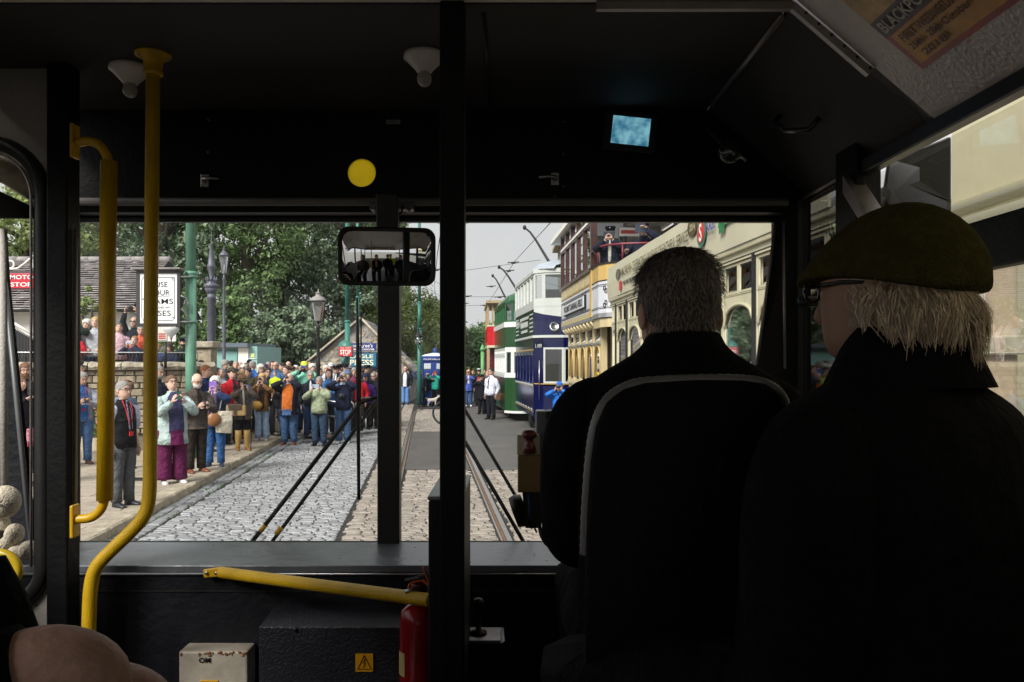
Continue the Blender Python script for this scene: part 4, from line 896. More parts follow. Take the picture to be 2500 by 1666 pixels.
# swoop of cream over the navy upper dash
mb = MB(); c = V(1.05,.4,0)
for i in range(len(fr)-1):
    zl = [3.44,3.36,3.28,3.28,3.36,3.44]; zq = lambda k: zl[k]
    p0, p1 = V(*fr[i],0), V(*fr[i+1],0); o0, o1 = (p0-c).normalized()*.004, (p1-c).normalized()*.004
    mb.add([p0+o0+V(0,0,zq(i)),p1+o1+V(0,0,zq(i+1)),p1+o1+V(0,0,3.59),p0+o0+V(0,0,3.59)],[(0,1,2,3)])
mb.build('swoop_panel', m_cr3, tD)
def nose_wins(root, z0, z1, m, pl, fw=.05, pane=None, skip=()):
    for i in range(len(pl)-1):
        if i in skip: continue
        p0, p1 = V(*pl[i],0), V(*pl[i+1],0); e = p1-p0; L_ = e.length; e.normalize(); n_ = V(e.y,-e.x,0)
        Pl(p0,e,n_,root).win(0.0,L_,z0,z1,m,fw,-.04,.004,pane=pane)
nose_wins(tD,3.75,4.5,m_cr3,fr,.055); nose_wins(tD,1.47,2.45,m_cr3,fr,.05,skip=(0,4))
i0 = Pl(V(*fr[0],0), V(*fr[1],0)-V(*fr[0],0), V(-.32,-.22,0), tD); Ls = (V(*fr[1],0)-V(*fr[0],0)).length
i0.box('corner_panel', 0, Ls, 1.4, 2.72, -.04, 0, m_navy); text('L 1059', m_cr3, tD, i0.p(Ls/2,2.5,.006), i0.e, (0,0,1), w=.26, h=.1, bold=.02); MB().tube([i0.p(Ls*.7,1.0,.05),i0.p(Ls*.7,2.1,.05)], .014, 6).build('grab_rail', M_STEEL, tD)
MB().lathe([(.13,0),(.14,.05),(.1,.07),(.095,.03),(.03,.02)], n=20).xf(Matrix.Translation((.5,-.43,3.0)) @ Matrix.Rotation(R(68),4,'X') @ Matrix.Rotation(0,4,'Z')).build('headlamp', M_STEEL, tD)
MB().box((.9,-.3,1.5),(1.2,.3,2.4)).build('controller', m_wood, tD); MB().box((.75,-.2,1.4),(.82,.4,2.45)).build('inner_post', M_WHITE, tD); MB().lathe([(.02,0),(.14,.01),(.15,.05),(.02,.06)], n=16).xf(Matrix.Translation((1.3,.3,2.3)) @ Matrix.Rotation(R(90),4,'X')).build('brake_wheel', M_STEEL, tD)
prof = [(0,4.6),(.12,4.76),(.5,4.88),(1.05,4.92),(1.6,4.88),(1.98,4.76),(2.1,4.6)]
MB().loft([[V(1.05+(x-1.05)*.55,-.52,4.6+(z-4.6)*.55) for x,z in prof],[V(1.05+(x-1.05)*.85,-.35,4.6+(z-4.6)*.9) for x,z in prof],[V(x,0,z) for x,z in prof],[V(x,LD,z) for x,z in prof]],closed=False).build('roof', m_roofg, tD)
MB().box((.05,0,.5),(WD-.05,LD,.6)).build('floor', m_dark, tD); MB().box((.05,.02,2.73),(WD-.05,LD,2.78)).build('upper_floor', m_dark, tD); MB().box((WD-.05,0,.5),(WD,LD,2.72)).build('far_side', m_dark, tD); MB().box((.05,LD-.05,.5),(WD-.05,LD,2.7)).build('end_wall', m_navy, tD)
MB().box((.3,1.4,2.78),(1.7,1.6,3.95)).build('seat', m_dgn, tD); MB().box((WD-.05,.02,2.8),(WD,LD,4.48)).build('far_side', m_dark, tD); MB().box((.06,LD-.06,2.8),(WD-.06,LD-.01,4.48)).build('end_wall', m_dark, tD); wheels(tD, LD, WD); trolley(tD, (.75,1.6,4.9), (.15,3.4,6.35))
# --- green double deck tram
m_grn = paint('#1e4324', .18); m_grn2 = paint('#2a5537', .22); m_wt = paint('#cfd2cf', .3)
XE, dE = -.24, 27.6
tE = plain_tram('green and white double deck tram with domed green roof', XE, dE, 5.8)
q_ = Pl((0,0,0),(0,1,0),(-1,0,0),tE); LE = 4.6
q_.box('bottom_panel', 0, LE, .35, 1.5, -.05, 0, m_grn); q_.box('white_belt', 0, LE, 1.5, 1.6, -.05, .03, m_wt)
for i in range(5):
    a0 = .05+i*.9; q_.win(a0,a0+.86,1.6,2.3,m_wt,.07,-.05,.006,bars=1); q_.win(a0,a0+.86,2.3,2.52,m_wt,.05,-.05,.006,bars=1)
q_.box('green_panel', 0, LE, 2.52, 3.24, -.05, .0, m_grn); q_.box('white_band', 0, LE, 3.24, 3.42, -.05, .03, m_wt, bev=.01)
for i in range(5):
    a0 = .03+i*.91; q_.win(a0,a0+.88,3.42,4.08,m_grn2,.06,-.05,.006)
q_.box('eaves', 0, LE, 4.08, 4.16, -.05, .03, m_grn2)
nose(tE,.35,1.5,m_grn,'dash_panel'); nose(tE,1.5,1.6,m_wt,'white_belt',.02); nose(tE,2.45,2.55,m_wt,'cab_header'); nose_wins(tE,1.6,2.45,m_wt,fr,.07); nose(tE,2.55,3.24,m_grn,'upper_dash'); nose(tE,3.24,3.42,m_wt,'white_band',.03); nose_wins(tE,3.42,4.08,m_grn2,fr,.05); nose(tE,4.08,4.16,m_grn2,'eaves',.03); nose(tE,.28,.36,m_wt,'fender',.03)
prof2 = [(x,4.14+(z-4.6)*1.35) for x,z in prof]
MB().loft([[V(1.05+(x-1.05)*.5,-.52,4.14+(z-4.14)*.35) for x,z in prof2],[V(1.05+(x-1.05)*.85,-.35,4.14+(z-4.14)*.8) for x,z in prof2],[V(x,.2,z) for x,z in prof2],[V(x,LE,z) for x,z in prof2]],closed=False).build('roof', m_grn2, tE)
MB().box((.05,0,.4),(2.05,LE,.5)).build('floor', m_dark, tE); MB().box((.05,.02,2.56),(2.05,LE,2.62)).build('upper_floor', m_dark, tE); MB().box((2.05,0,.4),(2.1,LE,2.5)).build('far_side', m_dark, tE); MB().box((2.05,.02,2.64),(2.1,LE,4.06)).build('far_side', m_dark, tE); MB().box((.6,-.62,.45),(.95,-.55,.75)).build('coupling', m_iron, tE); wheels(tE, LE, 2.1); trolley(tE, (.7,1.6,4.5), (.1,3.6,5.75))
# --- red and cream tram at the far end
tF = plain_tram('red and cream open balcony tram at the far end of the row', -1.03, 33.2, 3)
m_red = paint('#b3161f', .3); m_tan = paint('#a39070', .4)
q_ = Pl((0,0,0),(0,1,0),(-1,0,0),tF)
q_.box('bottom_panel', .9, 4.5, .5, 1.4, -.05, 0, m_red); q_.box('upper_panel', 0, 4.5, 2.72, 3.5, -.05, 0, m_red); q_.box('cream_line', 0, 4.5, 2.62, 2.72, -.05, .02, m_cream); q_.box('red_line', 0, 4.5, 2.78, 2.8, 0, .01, m_cream)
nose(tF,2.62,2.72,m_cream,'cream_line',.01); nose(tF,2.72,3.5,m_red,'upper_dash'); nose(tF,3.5,3.56,m_cream,'cap_rail',.02)
for i in range(5): q_.box('post', .0+i*1.1, .1+i*1.1, 3.5, 4.45, -.08, .0, m_tan); q_.box('saloon_post', .9+i*.85, 1.0+i*.85, 1.4, 2.62, -.08, 0, paint('#5a1a22',.3))
for x, y in fr[1:5]: MB().box((x-.04,y,3.55),(x+.04,y+.08,4.45)).build('post', m_tan, tF)
MB().box((-.02,-.02,.45),(.1,.08,2.62)).build('corner_post', m_tan, tF); MB().box((.12,.85,.5),(2.0,.9,2.62)).build('bulkhead', paint('#5a1a22',.3), tF)
MB().box((-.05,-.55,4.45),(2.15,4.6,4.56)).build('roof', m_tan, tF); MB().box((.05,0,.45),(2.05,4.5,.55)).build('floor', m_dark, tF); MB().box((.05,0,2.6),(2.05,4.5,2.66)).build('upper_floor', m_dark, tF); nose(tF,.45,1.4,m_red,'dash_panel'); wheels(tF,4.5,2.1); trolley(tF, (.9,1,4.6), (.3,2.6,5.9))
# red maroon tram body beyond the green one is part of the row: paving under the trams
# ---------------------------------------------------------------- people
SKINS = [mat('skin_a', (.52,.31,.23), .55, 0, .08, 8), mat('skin_b', (.60,.38,.29), .55, 0, .08, 8), mat('skin_c', (.45,.26,.19), .55, 0, .08, 8), mat('skin_d', (.30,.17,.11), .55, 0, .08, 8)]
m_eye = mat('eye_dark', (.03,.022,.02), .3, 0, 0); m_lip = mat('lip', (.42,.17,.14), .5, 0, 0)
m_lens = mat('lens_dark', (.012,.012,.014), .1, 0, 0)
HAIR = dict(white='#d4d2cc', grey='#8f8c88', dgrey='#5a5654', brown='#3f2b1f', dark='#1d1714', blonde='#b89a66', ginger='#8a5130', sandy='#93724e', lbrown='#6a4d37')
def hairm(k): return mat('hair_'+k, HAIR[k], rough=.65, var=.3, scale=40, bump=.8, bscale=90)
NECK = .862
HR = [(.868,.027,.031,-.014),(.880,.036,.045,-.012),(.896,.040,.051,-.008),(.912,.0425,.054,-.005),(.928,.0440,.0555,-.003),(.945,.0450,.0575,.0),(.962,.0432,.056,.002),(.978,.0365,.049,.004),(.990,.0255,.035,.004),(.997,.013,.018,.004),(1.0,.004,.005,.004)]
def hrad(z):
    if z <= HR[0][0]: return HR[0][1:]
    for a, b in zip(HR, HR[1:]):
        if z <= b[0]:
            t = (z-a[0])/(b[0]-a[0]); return tuple(a[i]+(b[i]-a[i])*t for i in (1,2,3))
    return HR[-1][1:]
def ring(z, rx, ry, cy, n=16): return [V(rx*math.sin(2*math.pi*j/n), cy-ry*math.cos(2*math.pi*j/n), z) for j in range(n)]
def ik(S, Tg, l1, l2, pole):
    S, Tg = Vector(S), Vector(Tg); v = Tg-S; d = min(v.length, (l1+l2)*.995); u = v.normalized(); Tg = S+u*d
    a = (l1*l1-l2*l2+d*d)/(2*d); h = math.sqrt(max(0, l1*l1-a*a)); pl = Vector(pole); pl = (pl-u*pl.dot(u)).normalized()
    return S+u*a+pl*h, Tg
def hand(mb, wr, dr, nrm, side, mi=0, curl=.6, k=1.0):
    """palm and five bent fingers; dr = finger direction, nrm = palm normal, side = +1 / -1 for the thumb"""
    dr = Vector(dr).normalized(); nrm = Vector(nrm); nrm = (nrm-dr*nrm.dot(dr)).normalized(); x = dr.cross(nrm)*side
    L = .052*k; W = .022*k; Tn = .009*k
    rings = []
    for t, w in ((0,.65),(.35,.95),(.8,1.05),(1.0,1.0)):
        c = wr+dr*(L*t); rings.append([c+x*(W*w*math.cos(a))+nrm*(Tn*math.sin(a)) for a in [i*math.pi/4 for i in range(8)]])
    mb.loft(rings, mi)
    for i, fl in enumerate((.036,.042,.039,.030)):
        b = wr+dr*(L*.93)+x*(W*(-.72+.48*i)*-1); l = fl*k
        d1 = (dr+nrm*curl*.5).normalized(); d2 = (dr+nrm*curl*1.5).normalized()
        mb.tube([b, b+d1*l*.5, b+d1*l*.5+d2*l*.5], [.0056*k,.0052*k,.0042*k], 5, mi)
    b = wr+dr*(L*.25)+x*W*.8; d1 = (dr*.7+x*.8+nrm*.2).normalized(); d2 = (dr+x*.2+nrm*curl*.7).normalized()
    mb.tube([b, b+d1*.022*k, b+d1*.022*k+d2*.02*k], [.0075*k,.0062*k,.005*k], 5, mi)
POSES = {   # wrist targets (right x negative), finger direction, palm normal, elbow pole
 'down':  ((-.135,-.015,.475),(.135,-.015,.475),(0,-.1,-1),(1,0,0)),
 'phone': ((-.040,-.165,.835),(.040,-.165,.835),(.25,-.25,1),(1,.1,0)),
 'cam':   ((-.060,-.125,.875),(.060,-.125,.875),(.35,-.1,1),(1,.2,0)),
 'text':  ((-.045,-.150,.665),(.045,-.165,.665),(.3,-.8,.5),(1,0,.4)),
 'high':  ((-.075,-.10,1.06),(.075,-.10,1.06),(.2,-.1,1),(1,0,0)),
 'face':  ((-.052,-.105,.885),(.052,-.105,.885),(.45,.1,1),(1,.2,0)),
 'one':   ((-.030,-.160,.86),(.130,-.05,.50),(.2,-.2,1),(1,0,0)),
 'fold':  ((.02,-.11,.645),(-.03,-.12,.66),(1,-.3,.1),(0,-1,.1)),
 'hip':   ((-.10,-.10,.58),(.09,-.11,.58),(.6,-.6,-.2),(0,.3,-1)),
 'lean':  ((-.06,-.19,.62),(.07,-.2,.62),(.3,-1,-.1),(0,0,-1)),
 'point': ((-.06,-.20,.79),(.13,-.03,.5),(.1,-1,.4),(0,0,-1)),
}
PEOPLE = {}
def person(label, loc, h=1.74, turn=0, b=1.0, top='#333a4a', hem=.47, sleeve='long', legs='#23262e', legw=1.0, shoes='#1b1716', hair=('short','grey'), hat=None, glasses=None,
           pose='down', hp=0, ht=0, skin=0, shirt=None, shirtw=22, lanyard=None, tie=None, beard=None, belly=0, group='crowd of onlookers', legbot=None, seg=16, sub=0, sit=None, rot_lean=0, topm=None, name='person', stripe=None, collar=None, hdrop=0, hs=1.0):
    root = thing(name, label, 'person', loc, R(turn), group); sk = SKINS[skin]
    rg = random.Random(label)
    HM = Matrix.Translation((0,.006,NECK-hdrop)) @ Matrix.Rotation(R(ht),4,'Z') @ Matrix.Rotation(R(-hp),4,'X') @ Matrix.Diagonal((1.03*hs,1.03*hs,1.02*hs,1)) @ Matrix.Translation((0,-.006,-NECK))
    sc = lambda mb: mb.xf(Matrix.Diagonal((h,h,h,1)))
    def lean(mb):
        if rot_lean:
            Mx = Matrix.Translation((0,0,.5)) @ Matrix.Rotation(R(rot_lean),4,'X') @ Matrix.Translation((0,0,-.5))
            for i, p in enumerate(mb.v):
                k = min(1, max(0, (p.z-.46)/.1)); mb.v[i] = p.lerp(Mx @ p, k)
        return mb
    bd = MB()
    rings = [ring(z, rx*b, ry*b, cy, seg) for z, rx, ry, cy in ((.46,.06,.05,0),(.52,.078,.056,0),(.6,.07,.052,0),(.7,.082,.055,0),(.78,.085,.05,.0),(.81,.06,.042,.002))]
    rings += [ring(z, rx, ry, cy, seg) for z, rx, ry, cy in ((.832,.034,.036,.006),(.852,.030,.034,.005))]
    rings += [[HM @ p for p in ring(z, rx, ry, cy, seg)] for z, rx, ry, cy in HR]
    bd.loft(rings, 0)
    hd = MB()
    hd.tube([(0,-.052,.935),(0,-.060,.921),(0,-.066,.911),(0,-.054,.906)], [.004,.0065,.0085,.004], 6, 0)
    for s in (-1,1):
        hd.ell((s*.0455,.004,.922), (.006,.012,.017), 6, 5, 0); hd.ell((s*.017,-.0515,.936), (.0065,.004,.0032), 6, 4, 1)
        hd.tube([(s*.008,-.0565,.9445),(s*.018,-.0555,.947),(s*.027,-.047,.944)], .0026, 4, 1)
    hd.tube([(-.014,-.0525,.894),(0,-.0575,.8935),(.014,-.0525,.894)], .0032, 4, 2)
    hd.v = [HM @ p for p in hd.v]; bd.add(hd.v, [f for f in hd.f]); bd.m[-len(hd.f):] = hd.m; bd.s[-len(hd.f):] = [True]*len(hd.f)
    # arms
    pz = POSES[pose] if isinstance(pose, str) else pose
    pr, pl_, dr, nr = pz[:4]; pk_ = pz[4] if len(pz) > 4 else None
    slv = MB(); shs = .103*b
    HANDS = []
    for s, tg in ((-1,pr),(1,pl_)):
        Sx = V(s*shs, .0, .768); E, Wp = ik(Sx, tg, .172, .148, (s*pk_[0],pk_[1],pk_[2]) if pk_ else ((s*.9,.25,-.8) if Vector(tg).z > .6 else (s*.5,1,-.1)))
        low = Vector(tg).z < .56 and abs(tg[0]) > .1
        hdv = V(-s*dr[0], dr[1], dr[2]) if not low else V(0,-.12,-1)
        nv = V(-s*nr[0], nr[1], nr[2]) if not low else V(-s,0,0)
        bd.tube([Sx, E, Wp], [.026,.022,.0145], 8, 0); hand(bd, Wp, hdv, nv, 1 if (s>0) == (not low) else -1, 0, .35 if low else .8); HANDS.append(Wp+hdv.normalized()*.06)
        if sleeve:
            end = Wp if sleeve == 'long' else Sx.lerp(E,.8)
            pts = [V(s*shs*.55,0,.782), V(s*shs*.95,0,.768), Sx.lerp(E,.3)+V(s*.002,0,0), Sx.lerp(E,.75), E, E.lerp(Wp,.35), E.lerp(Wp,.93)] if sleeve == 'long' else [V(s*shs*.55,0,.782), V(s*shs*.95,0,.768), Sx.lerp(E,.3), Sx.lerp(E,.8)]
            rr = [.03,.042,.045,.043,.04,.036,.027] if sleeve == 'long' else [.03,.043,.045,.044]
            slv.tube(pts, [r_*(.55+.45*b) for r_ in rr], 9)
    lean(bd)
    if sit is None: pass
    # legs of the body
    lg = MB(); sp_ = .052*b
    def legpts(s):
        if sit is None: return [V(s*sp_,0,.5), V(s*sp_*1.02,-.006,.285), V(s*sp_*1.1,.004,.05)]
        return [V(s*sp_,0,.5), V(s*sp_*1.3,-.25,.505), V(s*sp_*1.3,-.25,.26)]
    for s in (-1,1): bd.tube(legpts(s), [.045,.036,.025], 8, 0)
    sc(bd).build('body', [sk, m_eye, m_lip], root, sub=sub)
    # trousers
    tr = MB(); lm = cloth(legs)
    tr.loft([ring(z, rx*b, ry*b*(1+belly*.4), 0, 14) for z, rx, ry in ((.455,.092,.07),(.49,.1,.076),(.53,.097,.074),(.56,.09,.07))])
    for s in (-1,1):
        A, K, An = legpts(s); q = []
        pts = [A+V(0,0,.0), A.lerp(K,.35), A.lerp(K,.8), K, K.lerp(An,.35), K.lerp(An,.8), An+V(0,0,-.012)]
        rr = [.062*b,.061*b,.051*b,.048*b,.047*legw,.043*legw,.045*legw]
        if legw > 1.2: rr = [.058*b,.06*b,.056*b,.056*legw*.9,.052*legw,.054*legw,.057*legw]
        if legw < .8: rr = [.056*b,.05*b,.042*b,.038,.035,.028,.024]
        pts = [p_+V(rg.uniform(-.003,.003),rg.uniform(-.003,.003),0) for p_ in pts]
        tr.tube(pts, rr, 10)
        if legbot and sit is None:
            bt_ = MB().tube([K+V(0,-.004,-.01), K.lerp(An,.4), An, An+V(0,0,-.03)], [.044,.044,.03,.032], 10); sc(bt_).build('boot', mat('boot_tan', (.36,.22,.06), .45, 0, .2, 6), root)
    sc(tr).build('trousers', lm, root)
    for s in (-1,1):
        A, K, An = legpts(s); f = MB(); c = An+V(s*.004,0,-.05+.0)
        zf = c.z
        rgs = []
        for t, w, hh in ((.035,.012,.03),(.025,.021,.045),(-.01,.023,.05),(-.045,.025,.036),(-.085,.027,.026),(-.112,.021,.02),(-.122,.008,.012)):
            cc = c+V(s*-t*.12, t, 0); rgs.append([cc+V(-w,0,.0),cc+V(w,0,0),cc+V(w,0,hh*.55),cc+V(w*.55,0,hh),cc+V(-w*.55,0,hh),cc+V(-w,0,hh*.55)])
        f.loft(rgs); sc(f).build('shoe', mat('shoe_'+shoes, shoes, .5, 0, .15, 10), root)
    # upper garment
    tm = topm or cloth(top); g = MB()
    bl = 1+belly
    prof = []
    if hem < .45: prof += [(hem,.12*b,.094*b*bl,-.004),(.44,.112*b,.087*b*bl,-.004)]
    elif hem < .47: hem = .47
    prof += [(max(hem,.47),.108*b,.082*b*bl,-.006*bl),(.53,.107*b,.082*b*bl,-.008*bl),(.6,.104*b,.08*b*bl,-.008*bl),(.67,.107*b,.077*b*(1+belly*.5),-.004),(.73,.113*b,.073*b,0),(.775,.112*b,.066*b,.002),(.803,.092*b,.056*b,.004),(.826,.056,.045,.006),(.842,.042,.043,.006),(.856,.041,.042,.005)]
    rings = []
    for z, rx, ry, cy in prof:
        rr = ring(z, rx, ry, cy, 20); rr = [V(p.x*(1+.05*nz3((p.x*22+h*9,p.y*22,z*14))), p.y*(1+.06*nz3((p.x*20,p.y*20+h*7,z*16))), p.z) for p in rr]; rings.append(rr)
    g.loft(rings)
    if slv.v: g.add(slv.v, slv.f, 0, True)
    lean(g); sc(g).build('jacket' if shirt else 'top', tm, root, sub=sub)
    def patch(a0, a1, z0, z1, off, m, nm, nz_=8):
        pt = MB(); rws = []
        for i in range(nz_+1):
            z = z0+(z1-z0)*i/nz_
            for (A_, B_) in zip(prof, prof[1:]):
                if A_[0] <= z <= B_[0]+1e-6:
                    t = (z-A_[0])/(B_[0]-A_[0]+1e-9); rx, ry, cy = [A_[k]+(B_[k]-A_[k])*t for k in (1,2,3)]; break
            else: rx, ry, cy = prof[-1][1:] if z > .8 else prof[0][1:]
            rws.append([V((rx+off)*math.sin(R(a0+(a1-a0)*j/8)), cy-(ry+off)*math.cos(R(a0+(a1-a0)*j/8)), z) for j in range(9)])
        pt.loft(rws, 0, True, False, False); lean(pt); sc(pt).build(nm, m, root)
    if shirt: patch(-shirtw, shirtw, max(hem,.475) if shirtw > 15 else .62, .85, .006, cloth(shirt), 'shirt')
    if shirt and hem < .44: patch(-shirtw*.8, shirtw*.8, hem-.002, .5, .007, lm, 'trouser_front', 5)
    if collar: patch(-40, 40, .825, .857, .007, cloth(collar), 'collar', 3)
    if stripe:
        for k in range(9): patch(-95, 95, .5+k*.034, .512+k*.034, .004, cloth(stripe), 'stripe', 2)
    if tie: patch(-4.5, 4.5, .60, .84, .011, cloth(tie), 'tie', 6)
    if lanyard:
        ly = MB(); f = lambda a_, z_: V(.0,0,0)
        ly.tube([(-.035,-.035,.85),(-.03,-.072,.77),(-.012,-.085*bl,.67),(-.004,-.09*bl,.6)], .004, 4); ly.tube([(.035,-.035,.85),(.03,-.072,.77),(.012,-.085*bl,.67),(.004,-.09*bl,.6)], .004, 4); ly.box((-.018,-.094*bl-.004,.565),(.018,-.094*bl+.002,.6)); lean(ly); sc(ly).build('lanyard', cloth(lanyard), root)
    # hair
    st, hc = hair; hm = hairm(hc) if hc in HAIR else cloth(hc)
    if st != 'none':
        hb_ = MB(); n = 22; rws = []
        for j in range(n):
            a = 2*math.pi*j/n; c = math.cos(a)     # c = 1 at the front
            zl = {'short': .925-.035*(-c if c < 0 else 0)+.045*(max(0,c)**1.5), 'bald': .925-.03*(-c if c<0 else 0), 'long': .93, 'bob': .93, 'curly': .912-.03*(-c if c<0 else 0)+.05*(max(0,c)**2), 'up': .925-.03*(-c if c<0 else 0)+.04*(max(0,c)**1.5)}[st]
            rws.append((a, c, zl))
        vs, fs = [], []; m_ = 9
        for a, c, zl in rws:
            for i in range(m_+1):
                t = i/m_
                if st == 'bald':
                    zt = .962 if c < .35 else zl-.002
                    z = zt+(zl-zt)*t
                elif st in ('long','bob') and c < .62:
                    zb = (.80 if st == 'long' else .87)+.01*math.sin(a*3); z = 1.0+(zb-1.0)*t
                elif st in ('long','bob'): z = 1.0+(.962-1.0)*t
                else: z = 1.0+(zl-1.0)*t
                rx, ry, cy = hrad(max(z, .935) if st in ('long','bob') else z); inf = {'short':.0035,'bald':.0035,'long':.009,'bob':.010,'curly':.014,'up':.006}[st]
                if i == m_ and st not in ('long','bob'): inf *= .3
                if st == 'bald' and (i == 0 or c > .35): inf = -.002
                k = inf+ {'short':.003,'bald':.002,'long':.004,'bob':.004,'curly':.009,'up':.003}[st]*nz3((math.sin(a)*3.1+h*5, c*3.1, z*60))
                vs.append(HM @ V((rx+k)*math.sin(a), cy-(ry+k)*c+(.012 if (st in ('long','bob') and z < .9 and c < 0) else 0), z+(k*.8 if z > .97 else 0)))
        for j in range(n):
            for i in range(m_):
                a_, b_ = j*(m_+1)+i, ((j+1) % n)*(m_+1)+i
                fs.append((a_, b_, b_+1, a_+1))
        hb_.add(vs, fs, 0, True)
        if st == 'up': hb_.ell(HM @ V(0,.05,.985), (.022,.022,.02), 8, 6)
        sc(lean(hb_)).build('hair', hm, root)
    if beard:
        bb = MB(); vs = []; fs = []
        for j in range(9):
            a = R(-75+150*j/8)
            for i in range(4):
                z = .912-(.912-.872)*i/3-(.008 if abs(j-4) < 2 and i == 3 else 0); rx, ry, cy = hrad(z); k = .0045 if i else .0
                vs.append(HM @ V((rx+k)*math.sin(a), cy-(ry+k)*math.cos(a), z-(.006 if i==0 and abs(j-4)<3 else 0)))
        for j in range(8):
            for i in range(3): fs.append((j*4+i,(j+1)*4+i,(j+1)*4+i+1,j*4+i+1))
        bb.add(vs, fs, 0, True); sc(lean(bb)).build('beard', hairm(beard), root)
    if glasses:
        gg = MB(); mm = m_lens
        for s in (-1,1):
            if glasses == 'sun': gg.ell((s*.019,-.0575,.934), (.0155,.004,.0105), 8, 5)
            else: gg.tube([(s*.019+.0135*math.cos(i*math.pi/5), -.060, .934+.0095*math.sin(i*math.pi/5)) for i in range(11)], .0016, 4)
            gg.tube([(s*.033,-.056,.937),(s*.047,-.02,.936),(s*.047,.006,.932)], .0016, 4)
        gg.tube([(-.006,-.061,.937),(.006,-.061,.937)], .0018, 4); gg.v = [HM @ p for p in gg.v]; sc(lean(gg)).build('glasses', mm, root)
    if hat:
        kind, c1 = hat[0], hat[1]; ht_ = MB(); hm2 = cloth(c1); extra = None
        def dome(z0, z1, inf, fl=.0):
            rr = []
            for i in range(7):
                t = i/6; z = z0+(z1-z0)*math.sin(t*math.pi/2); k = math.cos(t*math.pi/2)**.6 if t < 1 else .05
                rr.append(ring(z, (.0455+inf)*max(.05,k), (.058+inf)*max(.05,k), .002, 18))
            return rr
        if kind == 'cap':
            ht_.loft(dome(.955,1.012,.006)); ht_.loft([[V(.04*math.sin(a_)*(1-.15*w), -.055-.05*w*math.cos(a_)+ .0, .957-.006*w+.004*k_) for a_ in [R(-70+140*i/10) for i in range(11)]] for w, k_ in ((0,1),(.5,1),(1,0),(1,-1),(0,-1))], 0, True, False, False)
        elif kind == 'flat':
            ht_.loft([ring(.955,.05,.064,0,18),ring(.975,.056,.072,-.004,18),ring(.995,.05,.064,-.002,18),ring(1.006,.03,.04,0,18),ring(1.01,.004,.005,0,18)]); ht_.ell((0,-.068,.957),(.036,.022,.006),10,5)
        elif kind == 'fedora':
            ht_.loft([ring(.958,.085,.095,0,20),ring(.961,.084,.094,0,20),ring(.967,.05,.063,0,20),ring(1.0,.046,.056,0,20),ring(1.026,.040,.048,0,20),ring(1.03,.02,.03,0,20),ring(1.018,.004,.02,0,20)])
            bnd = MB().loft([ring(.966,.0515,.0645,0,20),ring(.978,.0495,.0615,0,20)],caps=False); bnd.v = [HM @ p for p in bnd.v]; sc(lean(bnd)).build('hat_band', cloth('#1c1714'), root)
        elif kind == 'officer':
            ht_.loft([ring(.956,.049,.061,0,20),ring(.978,.05,.062,0,20),ring(.996,.062,.074,-.006,20),ring(1.004,.058,.07,-.006,20),ring(1.008,.02,.03,-.004,20)]); pk = MB(); pk.loft([[V(.046*math.sin(a_), -.058-.03*w*math.cos(a_), .96-.016*w) for a_ in [R(-65+130*i/10) for i in range(11)]] for w in (0,.6,1)],0,True,False,False); pk.v = [HM @ p for p in pk.v]; sc(lean(pk)).build('peak', mat('patent', (.012,.012,.014), .15, 0, 0), root)
            bg_ = MB().ell((0,-.069,.985),(.008,.004,.01),8,5); bg_.v = [HM @ p for p in bg_.v]; sc(lean(bg_)).build('badge', M_STEEL, root)
            if len(hat) > 2:
                bnd = MB().loft([ring(.958,.0505,.0625,0,20),ring(.977,.0512,.0632,0,20)],caps=False); bnd.v = [HM @ p for p in bnd.v]; sc(lean(bnd)).build('hat_band', cloth(hat[2]), root)
        elif kind == 'beanie': ht_.loft(dome(.95,1.015,.008))
        ht_.v = [HM @ p for p in ht_.v]; sc(lean(ht_)).build('hat', hm2, root)
    M = Matrix.Translation(Vector(loc)) @ Matrix.Rotation(R(turn),4,'Z')
    LM = Matrix.Translation((0,0,.5)) @ Matrix.Rotation(R(rot_lean),4,'X') @ Matrix.Translation((0,0,-.5)) if rot_lean else Matrix()
    PEOPLE[label] = dict(M=M, hands=[M @ ((LM @ q)*h) for q in HANDS], HM=HM, h=h, root=root)
    return PEOPLE[label]
def at(u, d, z0=0.0): return (P(u,880,d).x, d, z0)
def hfit(vtop, d, z0): return HC+(VH-vtop)*d/F-z0
def phone(pp, label, col='#17181b', land=False, size=(.075,.15), cat='phone', tilt=0, mid=None, case=None):
    """a phone held between the hands"""
    a, b = pp['hands']; c = (a+b)/2 if mid is None else mid; M3 = pp['M'].to_3x3(); h = pp['h']
    c = c+M3 @ V(0,-.012,.01)
    o = thing('phone', label, cat, c, 0, 'phones and cameras held up'); o.rotation_euler = (M3.to_4x4() @ Matrix.Rotation(R(tilt),4,'X')).to_euler()
    w, l = (size[1], size[0]) if land else size
    MB().box((-w/2,-.005,-l/2),(w/2,.005,l/2)).build('case', mat('case_'+col, col, .3, 0, .05, 5), o, .004)
    MB().box((-w/2+.006,.005,-l/2+.006),(w/2-.006,.0062,l/2-.006)).build('screen', m_lens, o)
    MB().lathe([(.008,0),(.008,.003)], n=8).xf(Matrix.Translation((-w/2+.018,-.005,l/2-.018)) @ Matrix.Rotation(R(90),4,'X')).build('lens', m_lens, o)
    return o
